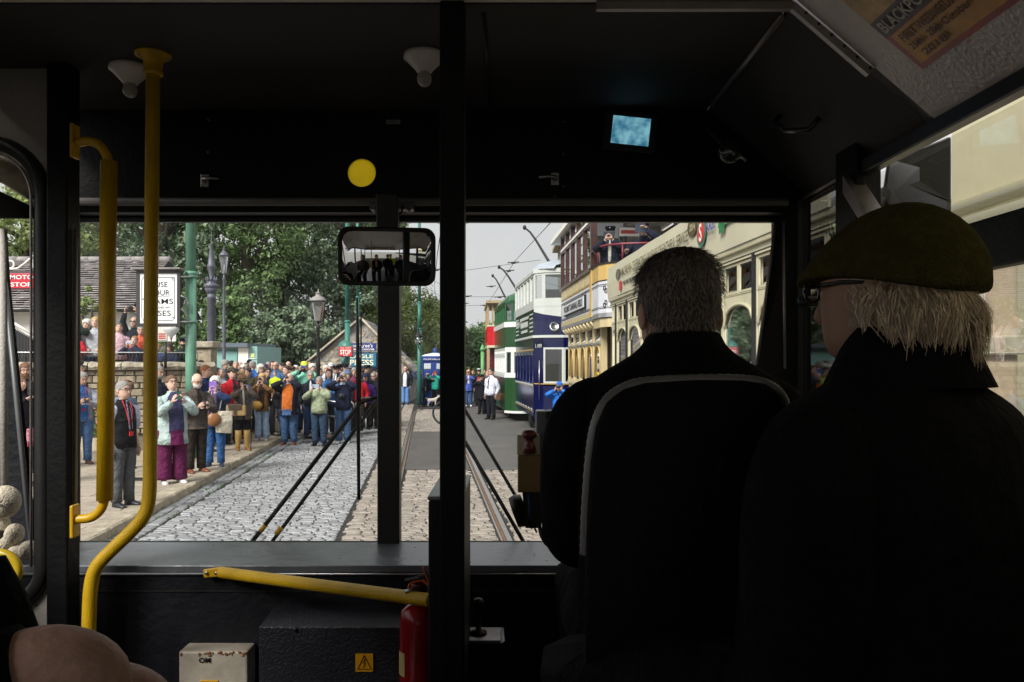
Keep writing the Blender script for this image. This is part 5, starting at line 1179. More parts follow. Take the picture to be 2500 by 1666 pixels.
def camera_thing(pp, label, mid=None, s=1.0):
    a, b = pp['hands']; c = (a+b)/2 if mid is None else mid; M3 = pp['M'].to_3x3()
    o = thing('hand_camera', label, 'camera', c, 0, 'phones and cameras held up'); o.rotation_euler = M3.to_euler(); m = mat('camera_black', (.015,.015,.016), .4, 0, .1, 10)
    MB().box((-.065*s,-.03*s,-.04*s),(.065*s,.03*s,.04*s)).build('body', m, o, .008); MB().box((-.025*s,-.028*s,.04*s),(.025*s,.022*s,.062*s)).build('prism_hump', m, o, .006)
    MB().lathe([(.034*s,0),(.036*s,.05*s),(.032*s,.075*s),(.01*s,.07*s)], n=14).xf(Matrix.Translation((0,-.03*s,0)) @ Matrix.Rotation(R(90),4,'X')).build('lens', m, o)
    return o
PV, TR_, RP = .11, 1.34, .32       # pavement, terrace and raised pavement levels
# --- front row
p = person('steward in black waistcoat and lilac shirt with red lanyard, arms down', at(300,10.9,PV), 1.70, 66, 1.0, '#16171a', .47, 'short', '#4e5154', shoes='#1b1e26', hair=('short','grey'), glasses='thin', tie='#20222a', lanyard='#c8323c', skin=1, shirt='#b9bad6', shirtw=9)
for s in (-1,1):   # lilac short sleeves of the shirt worn under the waistcoat
    h = 1.70; S_ = V(s*.103,0,.768); E, Wp = ik(S_, (s*.135,-.015,.475), .172, .148, (s*.5,1,-.1))
    MB().tube([V(s*.06,0,.785),V(s*.1,0,.77),S_.lerp(E,.3),S_.lerp(E,.86)], [.032,.049,.05,.049], 10).xf(Matrix.Diagonal((h,h,h,1))).build('shirt_sleeve', cloth('#b9bad6'), p['root'])
p = person('woman in long pale mint coat and magenta wide trousers taking a picture', at(420,12.9,PV), 1.74, 42, 1.22, '#a3b4b3', .37, 'long', '#5b1f47', 1.25, '#c9c6c4', ('up','lbrown'), None, 'thin', ((-.05,-.155,.765),(.045,-.17,.765),(.3,-.4,1),(1,.1,0)), 12, 0, 1, shirt='#3b3a5a', shirtw=30, belly=.25)
phone(p, 'dark green phone held by the woman in the mint coat', '#2d4a48', tilt=-20)
p = person('bearded bald man in brown quilted gilet reading his phone', at(478,14.2,PV), 1.76, 48, 1.08, '#4a423e', .44, 'long', '#2c2621', 1.05, '#6d3c27', ('bald','white'), None, 'thin', 'text', -22, 0, 1, beard='white', shirt='#2a2423', shirtw=10)
phone(p, 'black phone in the hands of the man in the brown gilet', '#141416', tilt=-50)
p = person('white haired woman in sunglasses and navy jacket holding up a purple phone', at(526,15,PV), 1.68, 12, 1.08, '#25355c', .44, 'long', '#2f5688', .95, '#1f2c4a', ('curly','white'), None, 'sun', 'phone', 0, 0, 1, shirt='#c9a9c9', shirtw=10)
phone(p, 'large purple phone held in front of the white haired woman', '#8a6bc4', size=(.13,.19))
scf = MB(); rr = random.Random(1)
scf.tube([(-.03,-.16,1.42),(-.02,-.19,1.25),(-.03,-.2,1.05),(-.02,-.19,.85)], [.05,.06,.055,.045], 8, flat=.4); scf.build('scarf', mat('floral', (.5,.33,.52), .9, 0, .7, 30), p['root'])
p = person('woman in brown fedora and tweed jacket with tan riding boots', at(592,17.7,PV), 1.62, 28, 1.04, '#57504a', .42, 'long', '#15171c', .72, '#8a5a1e', ('long','brown'), ('fedora','#8b6e52'), 'sun', 'phone', 0, 0, 1, legbot=True, shirt='#cfcac4', shirtw=6)
phone(p, 'black phone held by the woman in the fedora', '#121214')
p = person('man in red and dark grey anorak and grey cap looking right', at(566,19,PV), 1.80, 52, 1.14, '#b3202c', .43, 'long', '#1f2738', 1, '#1a1b1f', ('short','dark'), ('cap','#4b463d'), None, 'fold', 5, 0, 1, shirt='#2b2f36', shirtw=14)
person('grey haired man in white striped sweater behind the purple phone', at(541,19.6,PV), 1.80, 25, 1.12, '#b9bcc2', .46, 'long', '#2a3144', hair=('short','grey'), stripe='#6f7787', pose='hip', ht=-10, skin=1)
p = person('blonde woman in brown suede jacket and pale jeans photographing', at(640,19.8,PV), 1.66, 8, .98, '#6a4d2c', .44, 'long', '#93a9c4', 1.15, '#a39a92', ('bob','blonde'), None, None, 'phone', 0, 0, 1, shirt='#2f2428', shirtw=22)
phone(p, 'dark phone held by the blonde woman in brown suede', '#2b2d38', tilt=8)
p = person('man in orange jumper and open navy coat looking up through his hands', at(706,19.9,0), 1.78, 0, 1.16, '#1b1f2b', .42, 'long', '#435f86', 1.08, '#6b3a22', ('bald','grey'), None, None, 'face', 24, 0, 1, shirt='#b4612a', shirtw=34, belly=.3, collar='#d8dbe0')
camera_thing(p, 'compact camera at the face of the man in the orange jumper', s=.8)
p = person('grey haired man in sage green fleece and blue jeans with phone at his face', at(780,19.6,0), 1.70, -3, 1.1, '#9aa488', .45, 'long', '#33475f', 1.02, '#16171a', ('short','grey'), None, None, ((-.06,-.17,.80),(.06,-.17,.80),(.2,-.1,1),(1,.15,0)), -4, 0, 2, belly=.25, collar='#d4d6d8')
phone(p, 'pale blue phone held sideways by the man in the green fleece', '#9fb6cc', True, (.085,.17))
p = person('man in navy zip jacket and jeans with a camera hanging on his chest', at(838,20.2,0), 1.80, 2, 1.06, '#20243a', .45, 'long', '#4d6a92', 1.1, '#c9ccd2', ('short','grey'), None, None, 'cam', 0, 0, 0, collar='#aeb4c2')
camera_thing(p, 'dark binocular camera at the eyes of the man in the navy jacket')
q = p['M'] @ V(-.01,-.17,1.2); camera_thing(p, 'black camera hanging from the neck of the man in navy', q, 1.1)
p = person('curly white haired woman in khaki jacket holding a dark tablet', at(913,25.4,0), 1.50, -10, 1.05, '#5c5848', .46, 'long', '#23262b', 1, '#17181b', ('curly','white'), None, None, 'phone', -6, 0, 1, rot_lean=6)
phone(p, 'dark tablet held by the curly white haired woman', '#1b1c22', size=(.16,.22))
# --- left of the black pillar and around the planter
p = person('man in pale grey hoodie and blue jeans texting, red lanyard', at(199,15.3,PV), 1.78, 40, 1.05, '#8f929e', .45, 'long', '#4f6f9c', .95, '#4b2f28', ('short','grey'), None, None, 'text', -22, 10, 0, shirt='#2f5b93', shirtw=24, lanyard='#b5274f')
phone(p, 'black phone read by the man in the grey hoodie', '#151517', tilt=-55)
person('man in black baseball cap and navy fleece behind the grey hoodie', at(192,17.0,.1), hfit(881,17,.1)-.02, 80, 1.05, '#1f2740', .46, hat=('cap','#2a2729'), hair=('short','dgrey'), skin=0)
person('stooping curly brown haired person in grey blue jacket behind the steward', at(300,14.6,PV), 1.62, 60, 1.05, '#6b7f96', .44, legs='#2b3550', hair=('curly','lbrown'), hp=-20, rot_lean=8)
p = person('grey bearded man in dark navy jacket looking down to the right', at(383,15.6,PV), hfit(892,15.6,PV), 70, 1.05, '#232a3f', .45, legs='#2c3f6b', hair=('short','grey'), beard='grey', pose='text', hp=-12, shoes='#232c40')
p = person('woman in black cardigan with pink strap at the far left edge', at(48,12.6,PV), hfit(915,12.6,PV), 65, 1.05, '#23232b', .46, legs='#1f2026', hair=('long','lbrown'), pose='point', skin=1)
hbg = thing('handbag', 'pink floral handbag worn by the woman at the far left', 'bag', p['M'] @ V(.16,-.12,.82), R(65), 'bags carried by onlookers')
m_fl2 = mat('floral_pink', (.62,.25,.33), .8, 0, .9, 14); MB().box((-.16,-.06,-.14),(.16,.06,.1)).build('bag_body', m_fl2, hbg, .03); MB().box((-.15,-.065,-.2),(.15,.065,-.12)).build('bag_base', cloth('#a3405f'), hbg, .02); MB().tube([(-.1,0,.1),(-.2,.05,.4),(-.14,.1,.62)], .012, 5).build('strap', cloth('#d0506a'), hbg)
person('long haired man in glasses behind the woman in the black cardigan', at(63,14.2,PV), hfit(887,14.2,PV), 30, 1.0, '#3a3d42', .46, hair=('long','lbrown'), glasses='thin', beard='lbrown')
# --- bags and stick of the front row
bag = thing('handbag', 'tan leather shoulder bag of the woman with the purple phone', 'bag', P(522,1025,14.8), R(20), 'bags carried by onlookers'); MB().ell((0,0,0),(.13,.06,.13),14,10).build('bag_body', mat('tan_leather', (.30,.13,.045), .45, 0, .25, 8), bag); MB().tube([(-.1,0,.08),(-.06,.05,.4),(0,.05,.62)], .01, 5).build('strap', mat('tan_leather',0), bag)
bag = thing('tote_bag', 'cream canvas tote bag hanging beside the tan shoulder bag', 'bag', P(547,1030,14.9), R(15), 'bags carried by onlookers'); MB().loft([[V(-.14,-.03,-.2),V(.13,-.03,-.22),V(.13,.04,-.22),V(-.14,.04,-.2)],[V(-.16,-.05,0),V(.15,-.05,0),V(.15,.05,0),V(-.16,.05,0)],[V(-.14,-.01,.2),V(.14,-.01,.2),V(.14,.02,.2),V(-.14,.02,.2)]],0,False).build('bag_body', cloth('#c9c2b0'), bag, .01)
for x in (-.08,.08): MB().tube([(x,0,.2),(x*.7,0,.35),(x*.2,.02,.48)], .01, 5).build('handle', cloth('#c9c2b0'), bag)
bag = thing('handbag', 'tan canvas holdall with dark leather flap carried by the fedora woman', 'bag', P(576,1000,17.4), R(8), 'bags carried by onlookers'); MB().box((-.21,-.08,-.14),(.21,.08,.1)).build('bag_body', mat('canvas_tan', (.40,.27,.11), .8, 0, .15, 10), bag, .03); m_dl = mat('dark_leather', (.075,.045,.03), .5, 0, .2, 10); MB().box((-.15,-.095,-.02),(.15,.09,.12)).build('flap', m_dl, bag, .02); MB().box((-.03,-.1,-.12),(.03,-.09,.0)).build('strap_tab', m_dl, bag); MB().tube([(-.13,0,.1),(-.1,.03,.32),(-.02,.06,.45),(.08,.03,.3),(.12,0,.1)], .01, 5).build('handle', m_dl, bag)
bag = thing('handbag', 'mustard brown bag at the hip of the blonde woman', 'bag', P(625,990,19.5), R(10), 'bags carried by onlookers'); MB().ell((0,0,0),(.16,.07,.11),12,9).build('bag_body', mat('mustard', (.33,.18,.03), .55, 0, .2, 8), bag); MB().tube([(-.12,0,.06),(-.02,.05,.4),(.1,0,.06)], .009, 5).build('strap', m_dl, bag)
bag = thing('backpack', 'dark grey backpack hanging beside the man in orange', 'bag', P(680,978,20), 0, 'bags carried by onlookers'); MB().ell((0,0,0),(.17,.1,.22),12,9).build('bag_body', cloth('#2b3038'), bag); MB().tube([(.1,0,.15),(.16,.02,.4)], .015, 5).build('strap', cloth('#2b3038'), bag)
stick = thing('walking_stick', 'black walking stick standing beside the tan boots', 'stick', (P(612,1093,17.5).x,17.5,PV)); MB().tube([(0,0,.02),(.02,0,.55),(.035,0,1.1)], .011, 6).build('shaft', M_BLACK, stick); MB().tube([(.035,0,1.1),(.04,-.06,1.13),(.04,-.13,1.12)], .016, 6).build('handle', M_BLACK, stick); MB().lathe([(.018,0),(.016,.04)], n=8).build('ferrule', M_BLACK, stick); MB().lathe([(.014,.72),(.014,.75)], (.026,0,0), n=8).build('band', m_goldl, stick)
# --- middle and back rows: (label, u, d, vtop, z0, options)
ROW = [
 ('young ginger man behind the white haired woman, looking right', 502,17.2,892,PV,dict(turn=80,top='#1e2a4e',hair=('short','ginger'))),
 ('bald person in purple top holding a silver phone overhead', 499,22,858,.45,dict(top='#4a2a6a',hair=('bald','white'),pose='cam',skin=1,ph=('silver phone held by the person in purple','#9aa3ad'))),
 ('pale face peeping between the green pole and the purple top', 490,19,880,PV,dict(top='#2a3350',hair=('short','brown'),skin=1,h=1.8)),
 ('grey curly haired man turned to the right behind the striped sweater', 549,23.9,880,RP,dict(turn=80,top='#4a4452',hair=('curly','grey'))),
 ('dark haired person in crimson seen from behind near the white panel', 566,26.5,881,RP,dict(turn=150,top='#5e2b35',hair=('short','dark'))),
 ('short haired grey man in dark blue below the white panel', 576,25,881,RP,dict(turn=20,top='#242b3d',hair=('short','grey'),skin=1)),
 ('bald man with pink face next to the white panel', 586,25.6,884,RP,dict(turn=-30,top='#2d3a55',hair=('bald','white'),skin=1)),
 ('white haired woman in sunglasses above the blonde woman', 594,23.8,891,RP,dict(top='#2a2e3a',hair=('bob','white'),glasses='sun',skin=1)),
 ('man in dark glasses left of the blue jacket', 601,25.4,886,RP,dict(turn=30,top='#3a3f4a',hair=('short','dgrey'),glasses='sun',skin=2)),
 ('person in black pointed hat behind the blue jacket', 609,27,879,RP,dict(top='#15171b',hat=('beanie','#141417'),hair=('none','dark'))),
 ('grey haired man in bright blue jacket turned away', 617,24.2,882,RP,dict(turn=150,top='#2f5fa6',hair=('short','grey'),b=1.15)),
 ('blonde woman half hidden behind the fedora', 587,20.4,907,PV,dict(top='#3a6fb0',hair=('bob','blonde'),skin=1)),
 ('grey haired woman in glasses and olive hooded coat', 636,22.2,890,PV,dict(turn=40,top='#463c2c',hair=('bob','white'),glasses='thin',skin=1,b=1.1)),
 ('woman in glasses carrying the child in lime green', 654,21.2,898,PV,dict(turn=25,top='#2a2d3f',hair=('up','dark'),glasses='thin',pose='fold')),
 ('large man in navy sweater behind the man in orange', 700,20.9,893,PV,dict(turn=-25,top='#1f2840',hair=('short','brown'),b=1.28,belly=.25,skin=1,pose='fold')),
 ('bald man in glasses and denim blue above the child', 673,23.8,884,RP,dict(top='#4a6d9c',hair=('bald','grey'),glasses='thin',b=1.1)),
 ('dark haired man turned left behind the navy sweater', 690,24.6,886,RP,dict(turn=-70,top='#3a3f4c',hair=('short','dark'))),
 ('small balding head rearmost under the dark shrub', 704,27,883,RP,dict(top='#6a5a50',hair=('bald','grey'),skin=1)),
 ('grey haired man rearmost left of the bald man in denim', 655,26.4,884,RP,dict(top='#55524f',hair=('short','grey'))),
 ('brown haired man rearmost right of the grey haired man', 666,27,882,RP,dict(top='#3c4656',hair=('short','brown'),skin=1)),
 ('woman in purple knitted hat in the back row', 648,25,889,RP,dict(top='#4a3d55',hat=('beanie','#4a3a5e'),hair=('none','dark'),skin=1)),
 ('man in brown flat cap and sunglasses in the back row', 714,23.8,894,RP,dict(turn=-20,top='#3d3630',hat=('flat','#5b4536'),hair=('short','dgrey'),glasses='sun')),
 ('pale haired person just right of the brown flat cap', 722,24.8,893,RP,dict(top='#8a7f80',hair=('bob','white'),skin=1)),
 ('bearded man in mint hoodie and neon yellow cap raising a phone', 743,21.6,883,PV,dict(turn=10,top='#7fc4ad',hat=('cap','#cfe04a'),hair=('short','dark'),beard='dark',pose='cam',b=1.12,skin=3,h=1.9,ph=('blue phone raised by the man in the mint hoodie','#2f4f8c'))),
 ('pink faced man behind the neon yellow cap', 755,25,881,RP,dict(turn=20,top='#7a4f55',hair=('short','brown'),skin=1)),
 ('white haired woman left of the gas lamp post', 763,23.9,889,RP,dict(turn=30,top='#c7c7cc',hair=('curly','white'),skin=1)),
 ('smiling man in thin glasses and black jacket with blue straps', 758,20.6,905,PV,dict(turn=15,top='#1d2027',hair=('short','grey'),glasses='thin',shirt='#c9ccd4',shirtw=8,skin=1,hp=-8)),
 ('dark brown haired man in royal blue polo facing right', 778,21.4,898,PV,dict(turn=75,top='#24407f',hair=('short','brown'))),
 ('young woman with long brown hair and blue plaid shirt looking up', 803,21.4,902,PV,dict(top='#3d6396',hair=('long','brown'),hp=12,skin=1,pose='text')),
 ('man in white cap with sunglasses on top behind the long haired woman', 808,23.8,886,RP,dict(turn=10,top='#c3c6ce',hat=('cap','#c9c9ce'),hair=('short','grey'),skin=1)),
 ('tram crew member in peaked cap and glasses, left of three', 822,23.8,892,RP,dict(turn=-5,top='#1a1e2c',hat=('officer','#15171d'),hair=('short','dark'),glasses='thin',shirt='#c9ccd4',shirtw=8)),
 ('tram crew member in black cap turned away, behind the left one', 831,25.4,889,RP,dict(turn=140,top='#1a1e2c',hat=('officer','#17191f'),hair=('short','dark'))),
 ('tram crew member in peaked cap in front of the stop sign pole', 844,24,888,RP,dict(top='#191d2a',hat=('officer','#1b1d24'),hair=('short','dgrey'),skin=1)),
 ('man in grey cap right of the stop sign pole', 854,24.4,891,RP,dict(turn=20,top='#4d5361',hat=('cap','#6b7078'),hair=('short','grey'),glasses='sun')),
 ('person in blue sun cap behind the navy jacket man', 848,22.4,903,PV,dict(turn=30,top='#3a3f52',hat=('cap','#4a6f9e'),hair=('bob','grey'),skin=1)),
 ('person in bright red jacket half behind the wiper', 874,22.6,905,PV,dict(top='#b5242f',hair=('bob','lbrown'))),
 ('person in plum top seen low beside the wiper blade', 866,23.8,899,RP,dict(top='#6a3048',hair=('curly','grey'))),
 ('tram crew member in peaked cap, blue shirt and tie under the teal sign', 897,24.4,891,RP,dict(turn=-15,top='#1d2436',hat=('officer','#14161c'),hair=('short','dgrey'),shirt='#aeb9d6',shirtw=10,tie='#20222a')),
 ('photographer with black camera left of the crew member in tie', 888,25.4,899,RP,dict(top='#33363d',hair=('short','lbrown'),pose='cam',cm='black camera raised under the teal sign')),
 ('woman in purple jacket and dark blue cap by the divider', 893,23,911,PV,dict(top='#4b2f7a',hat=('cap','#2c3350'),hair=('long','dark'))),
 ('grey haired woman in sunglasses smiling by the divider', 912,23.2,910,PV,dict(turn=-15,top='#2a2b33',hair=('short','grey'),glasses='sun',skin=1)),
 ('person in dark knitted hat just left of the divider', 918,25.6,898,RP,dict(turn=-30,top='#22252e',hat=('beanie','#1d2233'),hair=('short','dgrey'))),
 ('reddish faced man at the edge of the divider', 925,26,899,RP,dict(turn=-60,top='#2f3342',hair=('short','brown'),skin=1)),
 ('dark hooded woman between sunglasses and divider', 920,24.4,905,RP,dict(top='#1a1b20',hair=('long','dark'))),
 ('small figure in dark cap behind the photographer at left centre', 530,22.5,898,PV,dict(turn=60,top='#333d4f',hat=('cap','#2b3442'),hair=('short','grey'))),
 ('red coated person behind the purple top', 517,21.6,882,.3,dict(top='#b0283a',hair=('bob','brown'))),
 ('hooded figure in dark green between the red and blue jackets', 606,22.2,900,PV,dict(turn=-20,top='#2c3a38',hair=('short','dark'))),
 ('tall man in black behind the white haired woman by the lamp', 770,25.6,888,RP,dict(turn=-30,top='#1f2126',hair=('short','grey'))),
 ('woman with pale bob between gas lamp and white cap', 796,24.6,893,RP,dict(turn=20,top='#a9b4c4',hair=('bob','white'),skin=1)),
]
for (lab, u, d, vt, z0, k) in ROW:
    k = dict(k); ph = k.pop('ph', None); cm = k.pop('cm', None); hh = k.pop('h', None)
    h = hfit(vt, d, z0)
    if k.get('hat'): h -= .02
    if h > 1.92 or (hh and h > hh): z0 = z0+h-(hh or 1.86); h = hh or 1.86
    p = person(lab, at(u,d,z0), h, k.pop('turn',0), k.pop('b',1.03), k.pop('top'), legs=random.Random(lab).choice(['#23262e','#2f4268','#33302c','#41444c','#2a3144']), **k)
    if ph: phone(p, ph[0], ph[1], True)
    if cm: camera_thing(p, cm)
kid = person('small child in lime green top carried on an arm', at(672,20.75,.88), .93, -15, 1.25, '#b7c92f', .5, legs='#8f6a55', hair=('short','lbrown'), pose='hip', skin=1, shoes='#c9c7bd', sit=True)
# --- terrace
TE = [
 ('woman in pale grey fleece laughing on the terrace', 233,18.6,774,dict(turn=15,top='#a3a6ad',hair=('short','blonde'),legs='#27365c',pose='hip',skin=1,b=1.1)),
 ('bald man in dark green photographing at the left end of the terrace', 188,18.6,763,dict(turn=10,top='#24302b',hair=('bald','grey'),legs='#b9b6ae',pose='phone',ph=('blue phone held by the bald man on the terrace','#2f568f'))),
 ('person in red jacket low at the left end of the terrace', 180,18.3,802,dict(turn=20,top='#b02430',hair=('short','grey'),pose='text',ph=('pale phone held by the person in red on the terrace','#c9b9b4'))),
 ('white haired woman behind the grey fleece on the terrace', 213,19.8,781,dict(top='#3f6a72',hair=('curly','white'),skin=1)),
 ('person in pink check shirt behind the yellow pole', 290,18.6,788,dict(turn=30,top='#c7a9b4',hair=('short','dgrey'),sleeve='short',pose='hip',skin=1)),
 ('bald man in sunglasses holding a camera above his head', 328,19.6,774,dict(top='#23252d',hair=('bald','white'),glasses='sun',pose='high',skin=1,cm='small camera held above the head of the bald man')),
 ('person in coral shirt leaning on the terrace railing', 344,18.6,795,dict(turn=25,top='#d0604a',hair=('short','grey'),pose='fold',rot_lean=8)),
 ('crouching man in dark blue jacket filming through the railing', 329,18.25,821,dict(top='#262d3f',hair=('short','sandy'),pose='phone',shirt='#3d2327',shirtw=10,skin=1,ph=('silver phone of the crouching man on the terrace','#aab4c0'))),
 ('small child in navy jumper at the terrace railing', 386,18.2,841,dict(top='#3a4a72',hair=('short','sandy'),pose='lean',skin=1,b=1.05)),
 ('dark haired woman in navy coat leaning on the railing', 421,18.1,836,dict(turn=-10,top='#20283d',hair=('bob','brown'),pose='lean',skin=1,rot_lean=12)),
 ('bearded tram driver in peaked cap on the terrace beside the green pole', 447,18.4,826,dict(turn=40,top='#283029',hat=('officer','#1d2530'),hair=('short','dark'),beard='dark',pose='lean')),
]
for (lab, u, d, vt, k) in TE:
    k = dict(k); ph = k.pop('ph', None); cm = k.pop('cm', None); h = hfit(vt,d,TR_)
    z0 = TR_; hmin = .95 if 'child' in lab else 1.5
    if h < hmin: z0 -= hmin-h; h = hmin
    p = person(lab, at(u,d,z0), h, k.pop('turn',0), k.pop('b',1.02), k.pop('top'), group='people on the terrace', **k)
    if ph: phone(p, ph[0], ph[1], True)
    if cm: camera_thing(p, cm)
# --- far group and tram crew
FR = [
 ('grey haired man in white shirt, open navy jacket and jeans by the hut', 990,37.5,895,988,dict(turn=-5,top='#262a36',shirt='#c9cbd2',shirtw=24,legs='#5c83b8',hair=('bald','white'),legw=1.1)),
 ('man in navy raising one arm to his forehead near the call box', 1027,36.2,903,992,dict(turn=20,top='#39475e',legs='#232a3c',hair=('short','grey'),pose=((-.09,-.02,.96),(.13,-.03,.5),(.5,0,.3),(0,.5,-1)))),
 ('photographer in black beside the dog', 1044,36.8,912,991,dict(turn=10,top='#1b1c20',legs='#2a4470',hair=('bob','blonde'),sleeve='short',pose='cam',cm='camera of the photographer in black')),
 ('curly ginger woman in turquoise top photographing', 1063,37.2,907,991,dict(turn=-10,top='#2a9a86',legs='#17181c',hair=('curly','ginger'),pose='cam',skin=1,ph=('red phone of the ginger woman','#a3262c'))),
 ('long haired woman in blue blazer and jeans filming', 1144,36.4,903,992,dict(turn=0,top='#3f57a8',shirt='#c9cbd2',shirtw=12,legs='#2f4a78',hair=('long','blonde'),pose='phone',hem=.42,shoes='#d8dadd',ph=('phone of the woman in the blue blazer','#2b2d33'))),
 ('crew member in dark uniform with white topped cap', 1170,36,900,992,dict(turn=-10,top='#191c26',legs='#15171d',hat=('officer','#d4d6da','#1d2030'),hair=('short','dgrey'))),
 ('crew member in long dark double breasted coat with red phone', 1176,31.3,914,1011,dict(turn=-25,top='#15171f',legs='#14161b',hem=.36,hair=('short','dark'),pose='phone',hat=('officer','#14161c'),ph=('red phone of the crew member in the long coat','#b3242c'))),
 ('man in dark jacket half hidden behind the white shirt', 1191,31.6,906,1010,dict(turn=-40,top='#2c3038',legs='#1b1d22',hair=('short','grey'))),
 ('man in white shirt and black tie standing by the green tram', 1199,28.6,899,1024,dict(turn=-38,top='#c9cbdc',legs='#191b22',hair=('short','dark'),tie='#15161a',glasses='thin',pose='down',b=1.05)),
 ('dark dressed onlooker far behind the blue blazer', 1155,42,903,985,dict(top='#2a2d33',legs='#22242a',hair=('short','brown'))),
 ('far onlooker in grey at the edge of the far lane', 1183,44,902,982,dict(top='#4a4d55',legs='#22242a',hair=('short','dark'))),
 ('far onlooker in crimson at the right of the turquoise top', 1078,38.5,906,990,dict(turn=-20,top='#7a2440',legs='#22242a',hair=('bob','brown'))),
]
for (lab, u, d, vt, vf, k) in FR:
    k = dict(k); ph = k.pop('ph', None); cm = k.pop('cm', None); dd = HC*F/(vf-VH); h = (vf-vt)*dd/F
    if k.get('hat'): h -= .02
    p = person(lab, at(u,dd,0), h, k.pop('turn',0), k.pop('b',1.02), k.pop('top'), group='people further down the street', **k)
    if ph: phone(p, ph[0], ph[1])
    if cm: camera_thing(p, cm)
p = person('photographer in blue jacket and blue cap crouching in front of the navy tram', at(1366,20.2,0), 1.54, -12, 1.1, '#2a6cc4', .45, legs='#1d2026', hair=('short','grey'), hat=('cap','#2f62c0'), pose='cam', skin=1, group='people further down the street')
camera_thing(p, 'black camera of the photographer in the blue jacket')
MB().tube([(-.06,-.07,1.32),(.05,-.13,1.1),(.12,-.1,.9)], .014, 5).build('strap', cloth('#15161a'), p['root'])
# crew on the balcony of the yellow tram
bz = 2.94
p = person('tram crew member in peaked cap filming from the yellow tram balcony', at(1490,15.15,bz), hfit(552,15.15,bz)-.03, -12, 1.08, '#191d2b', .44, legs='#14161d', hair=('short','dark'), hat=('officer','#12141a'), pose='phone', glasses='thin', tie='#b9b48f', skin=1, shirt='#aab2c9', shirtw=8, group='crew on the tram balcony')
phone(p, 'dark tablet held by the crew member on the balcony', '#20242f', True, (.11,.2))
p = person('second crew member in dark uniform with one hand on the balcony rail', at(1572,14.9,bz), 1.74, -25, 1.15, '#1c2030', .44, legs='#14161d', hair=('short','grey'), hat=('officer','#12141a'), pose=((-.14,-.17,.66),(.06,-.16,.9),(.2,-.6,.4),(0,0,-1)), skin=1, group='crew on the tram balcony')
phone(p, 'large dark tablet covering the face of the second crew member', '#1b2536', False, (.2,.26), mid=p['M'] @ V(.02,-.3,1.62))
# --- small dog on a lead
dog = thing('dog', 'small pale terrier standing beside the photographer in black', 'dog', (P(1056,990,36.4).x,36.4,0), R(15))
m_fur = mat('dog_fur', (.5,.46,.4), .9, 0, .35, 14, .8, 60)
b = MB(); b.loft([[V(x, yy*w*math.cos(a)+0, z+h_*math.sin(a)) for a in [i*math.pi/4 for i in range(8)]] for x, z, w, h_, yy in ((-.24,.27,.03,.04,1),(-.2,.28,.08,.09,1),(-.05,.27,.085,.085,1),(.1,.28,.09,.1,1),(.19,.33,.07,.09,1),(.24,.40,.055,.06,1),(.28,.44,.06,.06,1),(.33,.44,.05,.045,1),(.39,.42,.028,.026,1),(.41,.42,.01,.012,1))])
for x in (-.19,.13):
    for y in (-.05,.05):
        k = 1 if x < 0 else 0
        b.tube([(x,y,.26),(x+(.04 if k else .0),y,.17),(x-(.03 if k else .0),y,.09),(x,y,.02),(x+.03,y,.01)], [.045,.03,.02,.018,.016], 6)
for s in (-1,1): b.ell((.27,s*.05,.48),(.025,.012,.035),6,5)
b.tube([(-.23,0,.3),(-.3,0,.38),(-.31,0,.43)], [.02,.016,.006], 6); b.build('body', m_fur, dog)
MB().ell((.415,0,.425),(.012,.012,.01),6,5).build('nose', m_eye, dog); MB().tube([(.2,0,.4),(.35,.2,.55),(.42,.5,.8)], .006, 4).build('lead', M_BLACK, dog)
# --- aluminium wheelchair ramp with handrails
rampT = thing('wheelchair_ramp', 'aluminium access ramp with tubular handrails at the pavement end', 'ramp', (0,0,0)); m_al = mat('aluminium', (.55,.56,.58), .35, .9, .1, 15)
r0, r1 = P(728,1068,20.6), P(838,1080,20.5)
a, b = V(P(722,880,21.3).x,21.3,.16), V(P(842,880,20.9).x,20.9,.03)
e = (b-a); n_ = V(.12,1,0).normalized()*1.0
MB().prism([a,b,b+n_,a+n_], (0,0,-.035)).build('deck', m_al, rampT); 
for off in (0,1):
    o_ = n_*off*.98+V(0,.02,0); 
    for t in (.22,.5,.8): MB().tube([a.lerp(b,t)+o_,a.lerp(b,t)+o_+V(.03,0,.95)], .022, 6).build('post', m_al, rampT)
    MB().tube([a.lerp(b,.1)+o_+V(0,0,.95),a.lerp(b,.85)+o_+V(0,0,.95),a.lerp(b,.93)+o_+V(0,0,.86),a.lerp(b,.95)+o_+V(0,0,.7),a.lerp(b,.9)+o_+V(0,0,.56),a.lerp(b,.1)+o_+V(0,0,.56)], .024, 8).build('handrail', m_al, rampT)
MB().box((a.x+.55,20.98,.05),(a.x+.95,21.0,.14)).build('reflector', paint('#d07a28',.4), rampT)
# ---------------------------------------------------------------- the vehicle we ride in
bus = thing('tram_cab', 'dark interior of the tram cab seen from a passenger seat', 'cab', (0,0,0))
m_blk = mat('cab_black', (.004,.004,.0045), .5, 0, .25, 3, .1, 60, spec=.2); m_blk2 = mat('cab_navyblack', (.006,.0065,.0095), .5, 0, .3, 3, .2, 40, spec=.25)
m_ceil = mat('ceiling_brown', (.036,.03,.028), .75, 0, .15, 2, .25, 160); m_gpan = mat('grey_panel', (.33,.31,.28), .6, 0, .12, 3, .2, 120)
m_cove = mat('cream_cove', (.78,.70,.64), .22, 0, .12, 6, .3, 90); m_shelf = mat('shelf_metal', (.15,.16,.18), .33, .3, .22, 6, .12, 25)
m_yelp = mat('yellow_rail', (.68,.42,.010), .34, 0, .14, 10, .3, 260); m_rub = mat('rubber', (.012,.012,.012), .45, 0, .1, 10); m_trim = mat('trim_alu', (.33,.3,.29), .4, .6, .2, 8, .1, 40)
